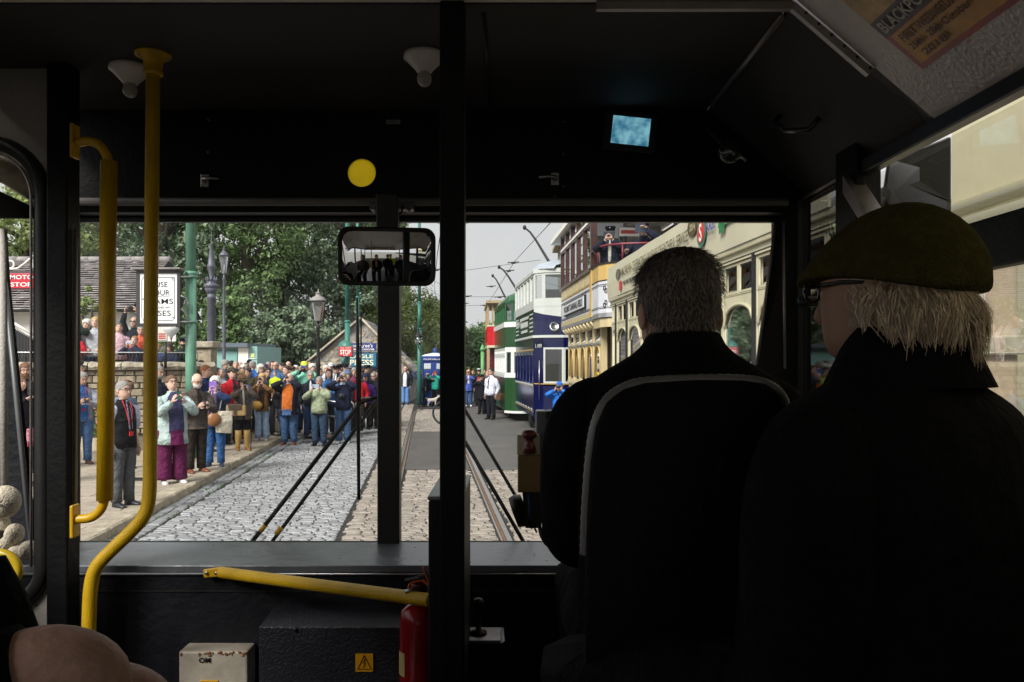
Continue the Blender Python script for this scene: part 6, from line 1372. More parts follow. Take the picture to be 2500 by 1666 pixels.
WG = glass('windscreen_glass', (.95,.965,.96), .5, .0)
n_, l_ = WG.node_tree.nodes, WG.node_tree.links      # patchy dust film, put in as hazy glare that lifts the darks
tl_ = n_.new('ShaderNodeBsdfTranslucent'); tl_.inputs['Color'].default_value = (.9,.95,1,1); mxs = n_.new('ShaderNodeMixShader'); nd = n_.new('ShaderNodeTexNoise'); nd.inputs['Scale'].default_value = 3.5; nd.inputs['Detail'].default_value = 5
tcd = n_.new('ShaderNodeTexCoord'); l_.new(tcd.outputs['Object'], nd.inputs['Vector']); mrd = n_.new('ShaderNodeMapRange'); mrd.inputs['From Min'].default_value = .3; mrd.inputs['From Max'].default_value = .75; mrd.inputs['To Min'].default_value = .002; mrd.inputs['To Max'].default_value = .02; l_.new(nd.outputs['Fac'], mrd.inputs['Value'])
o_ = n_['Material Output']; sf = o_.inputs['Surface'].links[0].from_socket; l_.new(mrd.outputs[0], mxs.inputs[0]); l_.new(sf, mxs.inputs[1]); l_.new(tl_.outputs[0], mxs.inputs[2]); l_.new(mxs.outputs[0], o_.inputs['Surface'])
XL, XR, ZC, ZF, DW = -1.62, 1.0, 2.95, 1.05, 2.8
def bb(name, a, b, m=None, bev=.004, parent=None): return MB().box(a, b).build(name, m or m_blk, parent or bus, bev)
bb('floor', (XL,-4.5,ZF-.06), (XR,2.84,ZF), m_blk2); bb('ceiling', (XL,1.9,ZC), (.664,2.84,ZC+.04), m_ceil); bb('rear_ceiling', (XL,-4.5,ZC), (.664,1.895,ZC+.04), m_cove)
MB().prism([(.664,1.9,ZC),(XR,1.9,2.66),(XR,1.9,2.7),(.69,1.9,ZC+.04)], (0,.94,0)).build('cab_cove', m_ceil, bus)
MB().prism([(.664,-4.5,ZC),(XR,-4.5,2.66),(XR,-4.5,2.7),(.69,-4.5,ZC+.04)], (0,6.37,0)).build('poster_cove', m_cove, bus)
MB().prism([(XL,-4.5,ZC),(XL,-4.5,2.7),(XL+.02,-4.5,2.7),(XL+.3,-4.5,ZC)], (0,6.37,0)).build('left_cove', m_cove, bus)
# bulkhead trim between cream saloon and dark cab
cv = lambda x: 2.95-(x-.664)*.863
MB().tube([(.2,1.885,ZC-.008),(.664,1.885,ZC-.008),(.85,1.885,cv(.85)-.006)], .016, 6, sm=False).build('trim_strip', m_trim, bus)
for k in range(6):
    x = .69+k*.03; MB().ell((x,1.868,cv(x)-.012),(.004,.004,.004),6,4).build('screw', m_rub, bus)
MB().tube([(.664,1.95,ZC-.004),(.664,2.64,ZC-.004)], .009, 6).build('seam_strip', m_trim, bus)
MB().tube([(-.07,1.95,ZC-.001),(-.07,2.66,ZC-.001)], .006, 5).build('ceiling_seam', m_rub, bus)
MB().tube([(XR-.004,.2,2.64),(XR-.004,2.2,2.64)], .012, 6).build('cove_bead', m_cove, bus)
# front upper panel with a round hole for the yellow lens
DP = 2.70; hx, hz = P(883,422,DP).x, P(883,422,DP).z; hr = .048; hs = .08
fp = MB(); z0p = 2.645
fp.box((XL,DP,z0p),(hx-hs,DP+.012,ZC)); fp.box((hx+hs,DP,z0p),(XR,DP+.012,ZC)); fp.box((hx-hs,DP,hz+hs),(hx+hs,DP+.012,ZC)); fp.box((hx-hs,DP,z0p),(hx+hs,DP+.012,hz-hs))
ro, ri = [], []
for j in range(32):
    a = 2*math.pi*j/32; c, s = math.cos(a), math.sin(a); k = 1/max(abs(c),abs(s))
    ro.append(V(hx+hs*c*k, DP, hz+hs*s*k)); ri.append(V(hx+hr*c, DP, hz+hr*s))
fp.loft([ro, ri, [p+V(0,.012,0) for p in ri]], 0, False, True, False); fp.build('front_panel', m_blk, bus)
MB().add([V(hx+hr*1.02*math.cos(2*math.pi*j/24),DP+.006,hz+hr*1.02*math.sin(2*math.pi*j/24)) for j in range(24)], [tuple(range(24))]).build('yellow_lens', mat('yellow_lens', (.85,.6,.02), .3, 0, .08, 5, trans=.9), bus)
MB().tube([(XL,2.685,2.634),(.93,2.685,2.634)], .014, 8).build('grey_rail', mat('rail_taupe', (.16,.145,.14), .5, 0, .1, 10), bus)
bb('header', (XL,2.705,2.603), (.95,2.84,2.642)); bb('header_lip', (XL,2.79,2.585), (.93,2.82,2.603), m_rub)
# windscreen
xa, xb, xc, xd = -1.548, P(924,0,DW).x, P(978,0,DW).x, .93
pw = bb('divider_post', (xb,2.77,1.455),(xc,2.83,2.61), m_rub, .006)
MB().add([(xa,DW,1.46),(xb,DW,1.46),(xb,DW,2.6),(xa,DW,2.6)],[(0,1,2,3)]).build('windscreen_pane', WG, bus); MB().add([(xc,DW,1.46),(xd,DW,1.46),(xd,DW,2.6),(xc,DW,2.6)],[(0,1,2,3)]).build('windscreen_pane', WG, bus)
bb('corner_post', (.93,2.74,ZF),(XR+.03,2.86,ZC)); bb('corner_post', (XL-.03,2.74,ZF),(xa,2.86,ZC))
MB().prism([P(1893,535,2.745),P(1950,535,2.745),P(1950,1330,2.745),P(1905,1330,2.745),P(1845,900,2.66)], (0,.01,0)).build('slanted_cheek', m_blk, bus)
for (a,b) in ((P(1892,548,2.73),P(1848,890,2.65)),(P(1912,540,2.72),P(1916,900,2.62))): MB().tube([a,b], .0045, 5).build('cheek_edge', m_trim, bus)
sh_ = bb('dash_shelf', (XL,2.476,1.44),(XR,2.795,1.462), m_shelf, .003); MB().tube([(XL,2.474,1.436),(XR,2.474,1.436)], .005, 5).build('shelf_trim', M_STEEL, bus)
rg = random.Random(5); ch = MB()
for k in range(60): ch.ell((rg.uniform(-1.4,.4),rg.uniform(2.5,2.76),1.4622),(rg.uniform(.002,.007),rg.uniform(.001,.004),.0006),5,3)
ch.build('paint_chips', mat('chip', (.2,.2,.2), .6, 0, .2, 9), bus, kind='stuff')
bb('lower_panel', (XL,2.478,ZF),(XR,2.5,1.438), m_blk2); bb('kick_seam', (XL,2.474,1.38),(XR,2.4785,1.384), m_rub, 0)
bb('front_skin', (XL,2.83,.6),(XR,2.85,1.455), m_blk)
hbx = MB().prism([(-.735,2.31,ZF),(-.735,2.478,ZF),(-.735,2.478,1.34),(-.735,2.31,1.327)], (.5,0,0)).build('heater_box', mat('heater_dark', (.013,.014,.02), .38, 0, .2, 5, .3, 130), bus, .004)
MB().ell(P(720,1538,2.305),(.006,.004,.006),8,5).build('screw', m_rub, bus)
bx_ = bb('fuse_box', (P(436,0,2.4).x,2.4,ZF),(P(604,0,2.4).x,2.478,P(0,1591,2.4).z), mat('beige_enamel', (.40,.36,.29), .5, 0, .3, 8, .1, 30), .006)
q = P(0,1592,2.4).z
m_rs = mat('rust_edge', (.2,.09,.03), .85, 0, .5, 30)
rm = MB()
for k in range(26):
    x = rg.uniform(P(440,0,2.4).x, P(600,0,2.4).x); rm.ell((x,2.399,q-rg.uniform(.0,.012)),(rg.uniform(.002,.008),.0015,rg.uniform(.002,.006)),5,3)
rm.build('rust_marks', m_rs, bx_, kind='stuff'); text('OM', M_BLACK, bx_, P(500,1612,2.398),(1,0,0),(0,0,1), w=.035, h=.016, bold=.03, name='handwriting'); bb('yellow_sticker', (P(490,0,2.4).x,2.396,ZF+.01),(P(533,0,2.4).x,2.4,P(0,1661,2.4).z), paint('#d9a514',.4), 0, bx_)
wst = bb('warning_label', (P(868,0,2.306).x,2.304,P(0,1640,2.306).z),(P(911,0,2.306).x,2.309,P(0,1597,2.306).z), paint('#d99c0c',.4), 0)
def P2(u,v): return P(u,v,2.3025)
MB().tube([P2(889.5,1601),P2(906,1634),P2(873,1634),P2(889.5,1601)], .0014, 4, sm=False).build('triangle', M_BLACK, wst); MB().tube([P2(893,1609),P2(886,1619),P2(892,1620),P2(887,1630)], .0013, 4, sm=False).build('bolt', M_BLACK, wst)
bb('small_label', (P(943,0,2.698).x,2.697,P(0,303,2.698).z),(P(977,0,2.698).x,2.7,P(0,293,2.698).z), mat('label_white', (.3,.3,.29), .6, 0, .1, 9), 0); text('SERVICE 3', M_BLACK, bus, P(960,298,2.695),(1,0,0),(0,0,1), w=.038, h=.007, bold=.01)
# latches and screws
def latch(u, v, sgn):
    t = MB(); p = P(u,v,2.695); t.box((p.x-.014,2.69,p.z-.022),(p.x+.014,2.7,p.z+.022)); l = t.build('latch_plate', M_STEEL, bus, .002)
    MB().tube([p+V(0,-.01,0),p+V(0,-.022,.002),p+V(sgn*.025,-.026,.004),p+V(sgn*.055,-.024,.002)], [.008,.008,.005,.006], 8).build('lever', M_STEEL, l)
latch(501,442,1); latch(1355,438,-1)
for (u,v) in ((509,372),(510,292),(1376,297),(1376,376),(1376,455),(1354,480)): MB().ell(P(u,v,2.698),(.006,.003,.006),8,5).build('screw', mat('screw_grey', (.12,.12,.12), .4, .5, .1, 9), bus)
# monitor
mo = thing('monitor', 'small blue lit camera monitor on the front panel', 'monitor', P(1540,320,2.66), 0); mo.rotation_euler = (0,R(6),0)
MB().box((-.09,0,-.07),(.09,.035,.065)).build('housing', m_rub, mo, .006)
sm = bpy.data.materials.new('screen_blue'); sm.use_nodes = True; n, l = sm.node_tree.nodes, sm.node_tree.links; b = n['Principled BSDF']; tcx = n.new('ShaderNodeTexCoord'); nz_ = n.new('ShaderNodeTexNoise'); nz_.inputs['Scale'].default_value = 28; l.new(tcx.outputs['Object'], nz_.inputs['Vector']); cr2 = n.new('ShaderNodeValToRGB'); cr2.color_ramp.elements[0].color = (.02,.10,.17,1); cr2.color_ramp.elements[1].color = (.14,.32,.38,1); cr2.color_ramp.elements[0].position = .35; cr2.color_ramp.elements[1].position = .65
l.new(nz_.outputs['Fac'], cr2.inputs['Fac']); l.new(cr2.outputs[0], b.inputs['Emission Color']); b.inputs['Emission Strength'].default_value = .6; b.inputs['Base Color'].default_value = (.02,.02,.02,1)
MB().box((-.063,-.002,-.046),(.063,.001,.046)).build('screen', sm, mo)
# ceiling lamps
m_por = mat('porcelain', (.8,.74,.68), .35, 0, .15, 8)
for (u, v, lab) in ((318,163,'white porcelain bulb holder on the ceiling beside the yellow pole'),(1036,133,'white porcelain bulb holder on the ceiling beside the black post')):
    d = .85*F/(VH-v)*1.0; p = P(u,v,d); t = thing('ceiling_lamp', lab, 'lamp', (p.x,d,ZC), 0, 'ceiling bulb holders')
    MB().lathe([(.056,0),(.058,-.012),(.05,-.018),(.024,-.045),(.021,-.05)], n=24).build('holder', m_por, t); MB().ell((0,0,-.068),(.021,.021,.023),16,10).build('bulb', mat('bulb_glass', (.45,.42,.4), .15, 0, .1, 10), t)
# posts and left door
bb('centre_post', (P(1075,0,1.9).x,1.88,ZF),(P(1135,0,1.9).x,1.94,ZC), m_blk, .004); bb('partition', (-.2,1.9,ZF),(-.118,2.26,1.766), m_blk2, .006); bb('partition_cap', (-.202,1.898,1.766),(-.116,2.26,1.775), mat('cap_greygreen', (.2,.235,.225), .4, .3, .1, 9), .003)
bb('door_post', (P(127,0,2.3).x,2.27,ZF),(P(178,0,2.3).x,2.34,ZC), m_blk, .005); MB().tube([P(184,560,2.3),P(184,1250,2.3)], .005, 6).build('chrome_bead', m_trim, bus)
def arcp(cx, cz, r, a0, a1, n=10): return [(cx+r*math.cos(R(a0+(a1-a0)*i/n)), cz+r*math.sin(R(a0+(a1-a0)*i/n))) for i in range(n+1)]
zt_, zb_, xr_ = P(0,352,2.32).z, P(0,1480,2.32).z, P(108,0,2.32).x
cpt = arcp(xr_-.16, zt_-.16, .16, 90, 0); cpb = arcp(xr_-.12, zb_+.12, .12, 0, -90)
xlf = -1.75; xrr = P(128,0,2.32).x
tp = [(xlf,ZC),(xrr,ZC),(xrr,2.0)]+[(xr_,2.0)]+list(reversed(cpt))+[(xlf,zt_)]
MB().prism([V(x,2.32,z) for x,z in tp], (0,.02,0)).build('door_panel', m_gpan, bus); tp = [(xlf,ZF),(xlf,zb_)]+list(reversed(cpb))+[(xr_,2.0),(xrr,2.0),(xrr,ZF)]
MB().prism([V(x,2.32,z) for x,z in tp], (0,.02,0)).build('door_panel', m_gpan, bus)
MB().tube([V(xlf,2.315,zt_)]+[V(x,2.315,z) for x,z in cpt]+[V(x,2.315,z) for x,z in cpb]+[V(xlf,2.315,zb_)], .024, 8).build('door_seal', m_rub, bus)
MB().tube([V(xlf,2.30,zt_-.026)]+[V(xr_-.16+.134*math.cos(R(90-9*i)),2.30,zt_-.16+.134*math.sin(R(90-9*i))) for i in range(11)]+[V(xr_-.026,2.30,zb_+.12)], .004, 5).build('seal_bead', m_trim, bus)
MB().tube([P(-80,375,2.45),P(20,415,2.6),P(110,475,2.76)], .05, 8).build('door_beam', mat('weathered_cream', (.42,.36,.27), .7, 0, .4, 9, .4, 30), bus)
MB().prism([P(-60,440,2.5),P(110,520,2.78),P(110,532,2.78),P(-60,532,2.5)], (0,.02,0)).build('beam_shade_board', m_rub, bus)  # dark sheet put in as the shadow under the door beam
MB().prism([P(-40,560,2.7),P(4,560,2.7),P(12,690,2.7),P(86,1400,2.7),P(-40,1400,2.7)], (0,.03,0)).build('door_leaf', m_blk2, bus); MB().tube([P(12,690,2.69),P(82,1385,2.69)], .009, 5).build('leaf_edge', mat('leaf_grey', (.1,.105,.11), .4, 0, .1, 9), bus); MB().tube([P(6,560,2.6),P(12,1250,2.6)], .012, 6).build('jamb', m_gpan, bus)
# side walls with windows (left wall open ahead of the door post)
bb('left_wall', (XL-.03,-4.5,ZF),(XL,2.3,1.85), m_gpan); bb('left_header', (XL-.03,-4.5,2.62),(XL,2.3,ZC), m_gpan)
for y in (-4.5,-3.0,-1.5,0,1.4): bb('window_post', (XL-.03,y,1.85),(XL+.02,y+.1,2.62), m_blk)
bb('rear_wall', (XL,-4.54,ZF),(XR,-4.5,1.8), m_gpan); bb('rear_header', (XL,-4.54,2.6),(XR,-4.5,ZC), m_gpan)
bb('right_wall', (XR,-4.5,ZF),(XR+.03,2.84,1.955), m_blk2); bb('right_header', (XR,-4.5,2.64),(XR+.03,2.84,ZC), m_blk)
bb('window_rail', (XR-.035,-4.5,2.615),(XR+.001,2.21,2.655), mat('rail_mauve', (.05,.047,.055), .35, .2, .1, 6), .004); bb('transom_bar', (XR-.02,-4.5,2.29),(XR+.02,2.21,2.395), m_blk, .006); bb('window_sill', (XR-.03,-4.5,1.93),(XR,2.75,1.96), m_blk)
bb('cab_pillar', (XR-.02,2.22,ZF),(XR+.03,2.415,2.68), m_blk); bb('cab_pillar_box', (XR-.05,2.2,2.4),(XR-.021,2.34,2.76), m_blk)
for y in (-3.2,-1.7,-.3,): bb('window_post', (XR-.02,y,1.95),(XR+.03,y+.1,2.64), m_blk)
for (y0,y1,z0,z1) in ((.9,2.21,2.395,2.615),(-.2,2.21,1.96,2.29)): MB().add([(XR+.01,y0,z0),(XR+.01,y1,z0),(XR+.01,y1,z1),(XR+.01,y0,z1)],[(0,1,2,3)]).build('side_pane', glass('side_glass', (.94,.95,.94), .25), bus)
MB().add([(XR-.002,2.42,1.96),(XR-.002,2.74,1.96),(XR-.002,2.74,2.64),(XR-.002,2.42,2.64)],[(0,1,2,3)]).build('quarter_light', glass('quarter_glass', (.35,.36,.36), 1.0, .012, .42), bus)
bb('quarter_frame', (XR-.02,2.735,1.955),(XR+.0,2.75,2.65), m_rub); MB().tube([(XR-.012,2.415,2.65),(XR-.012,2.735,2.65)], .006, 5).build('quarter_bead', m_trim, bus); MB().tube([(XR-.012,2.413,1.96),(XR-.012,2.413,2.65)], .005, 5).build('quarter_bead', m_trim, bus)
MB().lathe([(.016,-.03),(.018,.03)], n=12).xf(Matrix.Translation(P(1970,737,2.62)) @ Matrix.Rotation(R(90),4,'Y')).build('window_catch', m_rub, bus)
bb('quarter_sill', (XR-.06,2.42,1.93),(XR,2.75,1.965), mat('rail_mauve',0), .004)
MB().prism([(XR-.07,2.24,2.62),(XR-.02,2.24,2.62),(XR-.02,1.95,2.36),(XR-.07,1.95,2.36)], (0,.0,-.05)).build('stay_bar', m_trim, bus)
# poster on the cove
ps = thing('poster', 'orange and red event poster BLACKPOOL WEDNESDAY stuck on the cream cove', 'poster', (0,0,0))
def CV(x, y, o=.004): return V(x-.65*o, y, cv(x)-.76*o)
def quad(root, x0, x1, y0, y1, o, m, name): MB().add([CV(x0,y0,o),CV(x0,y1,o),CV(x1,y1,o),CV(x1,y0,o)],[(0,1,2,3)]).build(name, m, root)
quad(ps, .675, .905, 1.15, 1.752, .003, mat('poster_red', (.5,.10,.09), .4, 0, .35, 6), 'sheet'); quad(ps, .828, .895, 1.3, 1.735, .0045, mat('poster_orange', (.75,.36,.07), .4, 0, .45, 9), 'orange_field'); quad(ps, .675, .79, 1.45, 1.75, .0045, mat('poster_gold', (.65,.4,.14), .4, 0, .5, 14), 'picture'); quad(ps, .79, .826, 1.2, 1.75, .005, paint('#3d3742',.4), 'title_band')
exv = (0,-1,0); eyv = (-.757,0,.653)
def pt(s_, x, y, w, h, m, bold=.01): text(s_, m, ps, CV(x,y,.0075), exv, eyv, w=w, h=h, bold=bold)
m_pc = paint('#cfc4b4',.5); m_pd = paint('#5b2c22',.5)
pt('BLACKPOOL', .808, 1.625, .21, .03, m_pc, .02); pt('FIRST WEDNESDAY', .842, 1.60, .22, .022, m_pd, .02); pt('26th - 28th October', .862, 1.60, .22, .018, m_pd, .02); pt('2018', .882, 1.65, .09, .017, m_pd, .02)
MB().add([CV(.80+.045*math.cos(2*math.pi*j/24),1.38+.06*math.sin(2*math.pi*j/24),.006) for j in range(24)],[tuple(range(24))]).build('roundel', paint('#3a2f36',.4), ps)
# cab fittings on the dark cove
MB().tube([CV(.80,2.36,.01),CV(.80,2.35,.04),CV(.83,2.31,.055),CV(.86,2.22,.05),CV(.86,2.21,.01)], .008, 8).build('grab_handle', mat('handle_dark', (.08,.08,.08), .25, .6, .1, 9), bus)
spt = thing('cab_spotlight', 'small chrome spotlight in the dark upper corner of the cab', 'spotlight', P(1783,372,2.5)); MB().ell((0,0,0),(.04,.03,.035),14,9).build('shell', mat('dark_chrome', (.12,.12,.12), .2, .8, .1, 9), spt); MB().tube([(-.02,0,.02),(-.06,.05,.09)], .006, 6).build('stalk', m_rub, spt); MB().tube([(.02,-.02,-.01),(.04,-.03,-.035)], .005, 6).build('switch', M_STEEL, spt)
# yellow rails
def rail_thing(name, pts, r, label=None, parent=None): return MB().tube(pts, r, 14).build(name, m_yelp, parent or bus)
yp = thing('handrail_pole', 'tall yellow handrail pole from ceiling, bending left at the bottom', 'handrail', (0,0,0), 0, 'yellow handrails')
dY = 2.21
def smooth(pts, n=6):
    out = []
    for i in range(len(pts)-1):
        p0 = pts[max(i-1,0)]; p1 = pts[i]; p2 = pts[i+1]; p3 = pts[min(i+2,len(pts)-1)]
        for k in range(n):
            t = k/n; out.append(.5*((2*p1)+(p2-p0)*t+(2*p0-5*p1+4*p2-p3)*t*t+(3*p1-p0-3*p2+p3)*t**3))
    return out+[pts[-1]]
MB().tube([P(374,150,dY),P(368,800,dY)]+smooth([P(367,1100,dY),P(364,1215,dY),P(350,1262,dY),P(318,1300,dY),P(258,1358,dY),P(232,1392,dY),P(221,1440,dY),P(217,1520,dY)],5)+[P(214,1700,dY)], .0185, 16).build('pole', m_yelp, yp)
p = P(374,133,dY); MB().lathe([(.048,0),(.048,-.006),(.026,-.009),(.024,-.05),(.027,-.052),(.026,-.058),(.019,-.06)], (p.x,dY,ZC), 24).build('flange', mat('yellow_enamel', (.65,.38,.010), .35, 0, .15, 9), yp)
for a in (.4,2.0,3.6,5.2): MB().ell((p.x+.038*math.cos(a),dY+.038*math.sin(a),ZC-.008),(.005,.005,.003),6,4).build('screw', M_STEEL, yp)
gr_ = thing('grab_rail', 'yellow sleeved grab rail bracketed to the black door post', 'handrail', (0,0,0), 0, 'yellow handrails'); dG = 2.28
MB().tube([P(266,394,dG),P(256,1222,dG)], .0225, 16).build('sleeve', m_yelp, gr_); my2 = mat('yellow_enamel',0)
MB().tube(smooth([P(188,350,dG),P(215,345,dG),P(240,353,dG),P(258,375,dG),P(266,398,dG)]), .013, 12).build('bend', my2, gr_); MB().tube(smooth([P(256,1218,dG),P(246,1245,dG),P(222,1264,dG),P(186,1268,dG)]), .013, 12).build('bend', my2, gr_)
for (v0,v1) in ((304,388),(1232,1312)):
    a, b = P(178,v1,dG), P(187,v0,dG); MB().box((a.x,dG-.02,a.z),(b.x,dG+.02,b.z)).build('bracket_plate', my2, gr_, .004)
dr_ = thing('diagonal_rail', 'yellow ribbed rail sloping across the front panel to the partition', 'handrail', (0,0,0), 0, 'yellow handrails')
a, b = P(540,1398,2.44), P(1052,1466,2.0); nR = 150; pts = [a.lerp(b,i/nR) for i in range(nR+1)]; MB().tube(pts, [.0165+.0012*(i % 2) for i in range(nR+1)], 14).build('ribbed_sleeve', m_yelp, dr_)
MB().prism([P(494,1392,2.45),P(545,1384,2.44),P(548,1408,2.44),P(497,1412,2.45)], (0,.008,0)).build('end_tab', my2, dr_, .004)
for u in (504,528): MB().ell(P(u,1400,2.444),(.006,.003,.006),8,5).build('screw', M_STEEL, dr_)
lr = thing('door_hoop', 'small yellow hoop rail at the lower left edge', 'handrail', (0,0,0), 0, 'yellow handrails'); MB().tube(smooth([P(-30,1352,1.9),P(8,1352,1.9),P(35,1368,1.9),P(44,1395,1.9),P(32,1430,1.9),P(20,1470,1.9)]), .011, 12).build('hoop', mat('yellow_bright', (.6,.42,.02), .3, 0, .1, 9), lr)
# rear view mirror
rm_ = thing('rear_view_mirror', 'rounded black rear view mirror hanging at the windscreen top', 'mirror', P(945,627,2.5)); s_ = 2.5/F
hw, hh = 118*s_, 71*s_
def rrect(hw, hh, r, n=6):
    out = []
    for (cx,cz,a0) in ((hw-r,hh-r,0),(-hw+r,hh-r,90),(-hw+r,-hh+r,180),(hw-r,-hh+r,270)):
        out += [(cx+r*math.cos(R(a0+90*i/n)), cz+r*math.sin(R(a0+90*i/n))) for i in range(n+1)]
    return out
ol = rrect(hw,hh,.035); il = rrect(hw*.9,hh*.84,.028)
MB().loft([[V(x,.03,z)*1 for x,z in rrect(hw*.85,hh*.8,.03)],[V(x,.012,z) for x,z in ol],[V(x,-.006,z) for x,z in ol],[V(x,-.008,z) for x,z in rrect(hw*.97,hh*.95,.033)],[V(x,-.002,z) for x,z in il]],0,True,True,False).build('housing', m_rub, rm_)
mg = MB(); rows = []
for i in range(13):
    rows.append([V(-hw*.9+hw*1.8*j/16, -.002-.016*(1-((j-8)/8)**2)-.006*(1-((i-6)/6)**2), -hh*.84+hh*1.68*i/12) for j in range(17)])
# convex glass trimmed to the rounded outline by keeping points inside it
for i, r_ in enumerate(rows):
    for j, p_ in enumerate(r_):
        ax = max(0,abs(p_.x)-(hw*.9-.028)); az_ = max(0,abs(p_.z)-(hh*.84-.028)); q_l = math.hypot(ax,az_)
        if q_l > .028: k = .028/q_l; p_.x = math.copysign(hw*.9-.028+ax*k, p_.x); p_.z = math.copysign(hh*.84-.028+az_*k, p_.z)
mg.loft(rows,0,True,False,False); mo_ = mg.build('mirror_glass', mat('mirror', (.85,.86,.87), .015, 1, 0), rm_)
rm_.rotation_euler = (R(5.5),0,R(7))
MB().box((-.035,.02,.05),(.035,.07,.2)).build('stem', m_rub, rm_, .006)
brk = MB(); p0 = P(955,505,2.66); bb('mirror_bracket', (p0.x-.07,2.64,p0.z-.012),(p0.x+.075,2.69,p0.z+.012), mat('screw_grey',0), .004)
for u in (915,998): MB().ell(P(u,514,2.63),(.008,.006,.01),8,6).build('wing_nut', M_STEEL, bus)
MB().tube(smooth([P(985,500,2.62),P(980,520,2.6),P(968,530,2.6)]), .003, 5).build('cable', m_rub, bus)
# wipers outside the glass
wp = thing('windscreen_wiper', 'black wiper blade with twin arms on the left pane', 'wiper', (0,0,0), 0, 'windscreen wipers'); dW_ = 2.89
MB().tube([P(872,728,dW_),P(874,900,dW_),P(876,1220,dW_)], [.004,.0085,.006], 6).build('blade', m_rub, wp); MB().tube([P(880,990,dW_+.005),P(882,760,dW_+.005)], .003, 5).build('blade_spine', m_rub, wp)
MB().tube([P(876,985,dW_),P(924,968,dW_)], .008, 6).build('arm_link', m_rub, wp); MB().tube([P(874,972,dW_),P(924,972,dW_)], .004, 6).build('arm_link', M_STEEL, wp)
MB().tube([P(880,985,dW_),P(700,1215,dW_),P(610,1330,dW_)], .0088, 6).build('arm', m_rub, wp); MB().tube([P(922,975,dW_+.02),P(760,1195,dW_+.02),P(655,1335,dW_+.02)], .0075, 6).build('arm', m_rub, wp)
for (u,v) in ((642,1290),(680,1297)): MB().tube([P(u+6,v-8,dW_),P(u-6,v+8,dW_)], .0095, 6).build('yellow_band', my2, wp)
for k in range(9): MB().ell(P(884,840+k*45,dW_-.004),(.003,.003,.006),6,4).build('rivet', M_STEEL, wp)
wp2 = thing('windscreen_wiper', 'black wiper arms crossing the right pane beside the post', 'wiper', (0,0,0), 0, 'windscreen wipers')
MB().tube([P(1120,975,dW_),P(1255,1205,dW_),P(1300,1290,dW_)], .0068, 6).build('arm', m_rub, wp2); MB().tube([P(1118,1050,dW_),P(1210,1205,dW_),P(1285,1335,dW_)], .0078, 6).build('arm', m_rub, wp2); MB().tube([P(1105,700,dW_),P(1108,1200,dW_)], .008, 6).build('blade', m_rub, wp2); MB().tube([P(1120,975,dW_),P(1105,960,dW_)], .008, 6).build('arm_link', m_rub, wp2)
hoop = thing('tether_hoop', 'pale round hoop showing beside the black post', 'hoop', P(1085,1008,2.95)); MB().tube([V(.042*math.cos(R(12*i)),0,.042*math.sin(R(12*i))) for i in range(31)], .0045, 6).build('ring', mat('pale_plastic', (.5,.52,.55), .4, 0, .1, 9), hoop)
# extinguisher
fe = thing('fire_extinguisher', 'red fire extinguisher standing against the partition', 'extinguisher', (-.243,2.06,ZF)); m_fr = mat('extinguisher_red', (.32,.008,.014), .2, 0, .08, 4); zt2 = 1.475-ZF
MB().lathe([(.046,0),(.048,.01),(.048,zt2-.05),(.042,zt2-.02),(.025,zt2-.006),(.014,zt2)], n=28).build('cylinder', m_fr, fe); MB().lathe([(.014,zt2),(.014,zt2+.02),(.02,zt2+.025),(.018,zt2+.055),(.006,zt2+.06)], n=14).build('valve', mat('valve_dark', (.12,.02,.02), .3, .2, .1, 9), fe)
MB().tube([(0,0,zt2+.055),(-.03,-.02,zt2+.06),(.05,-.01,zt2+.075)], .006, 6).build('lever', m_rub, fe); MB().tube([(-.03,-.03,zt2+.035),(.0,-.02,zt2+.04)], .005, 6).build('pin', M_STEEL, fe); MB().tube(smooth([V(-.012,-.02,zt2+.01),V(-.02,-.025,zt2+.05),V(.01,-.02,zt2+.06),V(.03,-.02,zt2+.05),V(.015,-.02,zt2+.095)]), .003, 5).build('safety_tie', mat('orange_tie', (.7,.12,.02), .4, 0, .05, 9), fe); MB().ell((.045,0,zt2+.03),(.03,.025,.035),10,8).build('gauge', m_rub, fe)
MB().lathe([(.0495,zt2-.36),(.0495,zt2-.345)], n=28).build('clamp_band', m_trim, fe); MB().box((-.066,-.03,zt2-.37),(-.044,-.005,zt2-.34)).build('clamp_buckle', m_trim, fe, .003)
def elab(z0, z1, a0, a1, m, name): MB().loft([[V(.0487*math.cos(R(a0+(a1-a0)*i/8)),.0487*math.sin(R(a0+(a1-a0)*i/8)),z) for i in range(9)] for z in (z0,z1)],0,True,False,False).build(name, m, fe)
elab(zt2-.18, zt2-.12, 190, 232, paint('#d9c68a',.4), 'label')
for k in range(5): elab(zt2-.215-.012*k, zt2-.212-.012*k, 262, 300, mat('print_pale', (.5,.3,.3), .5, 0, 0), 'print_line')
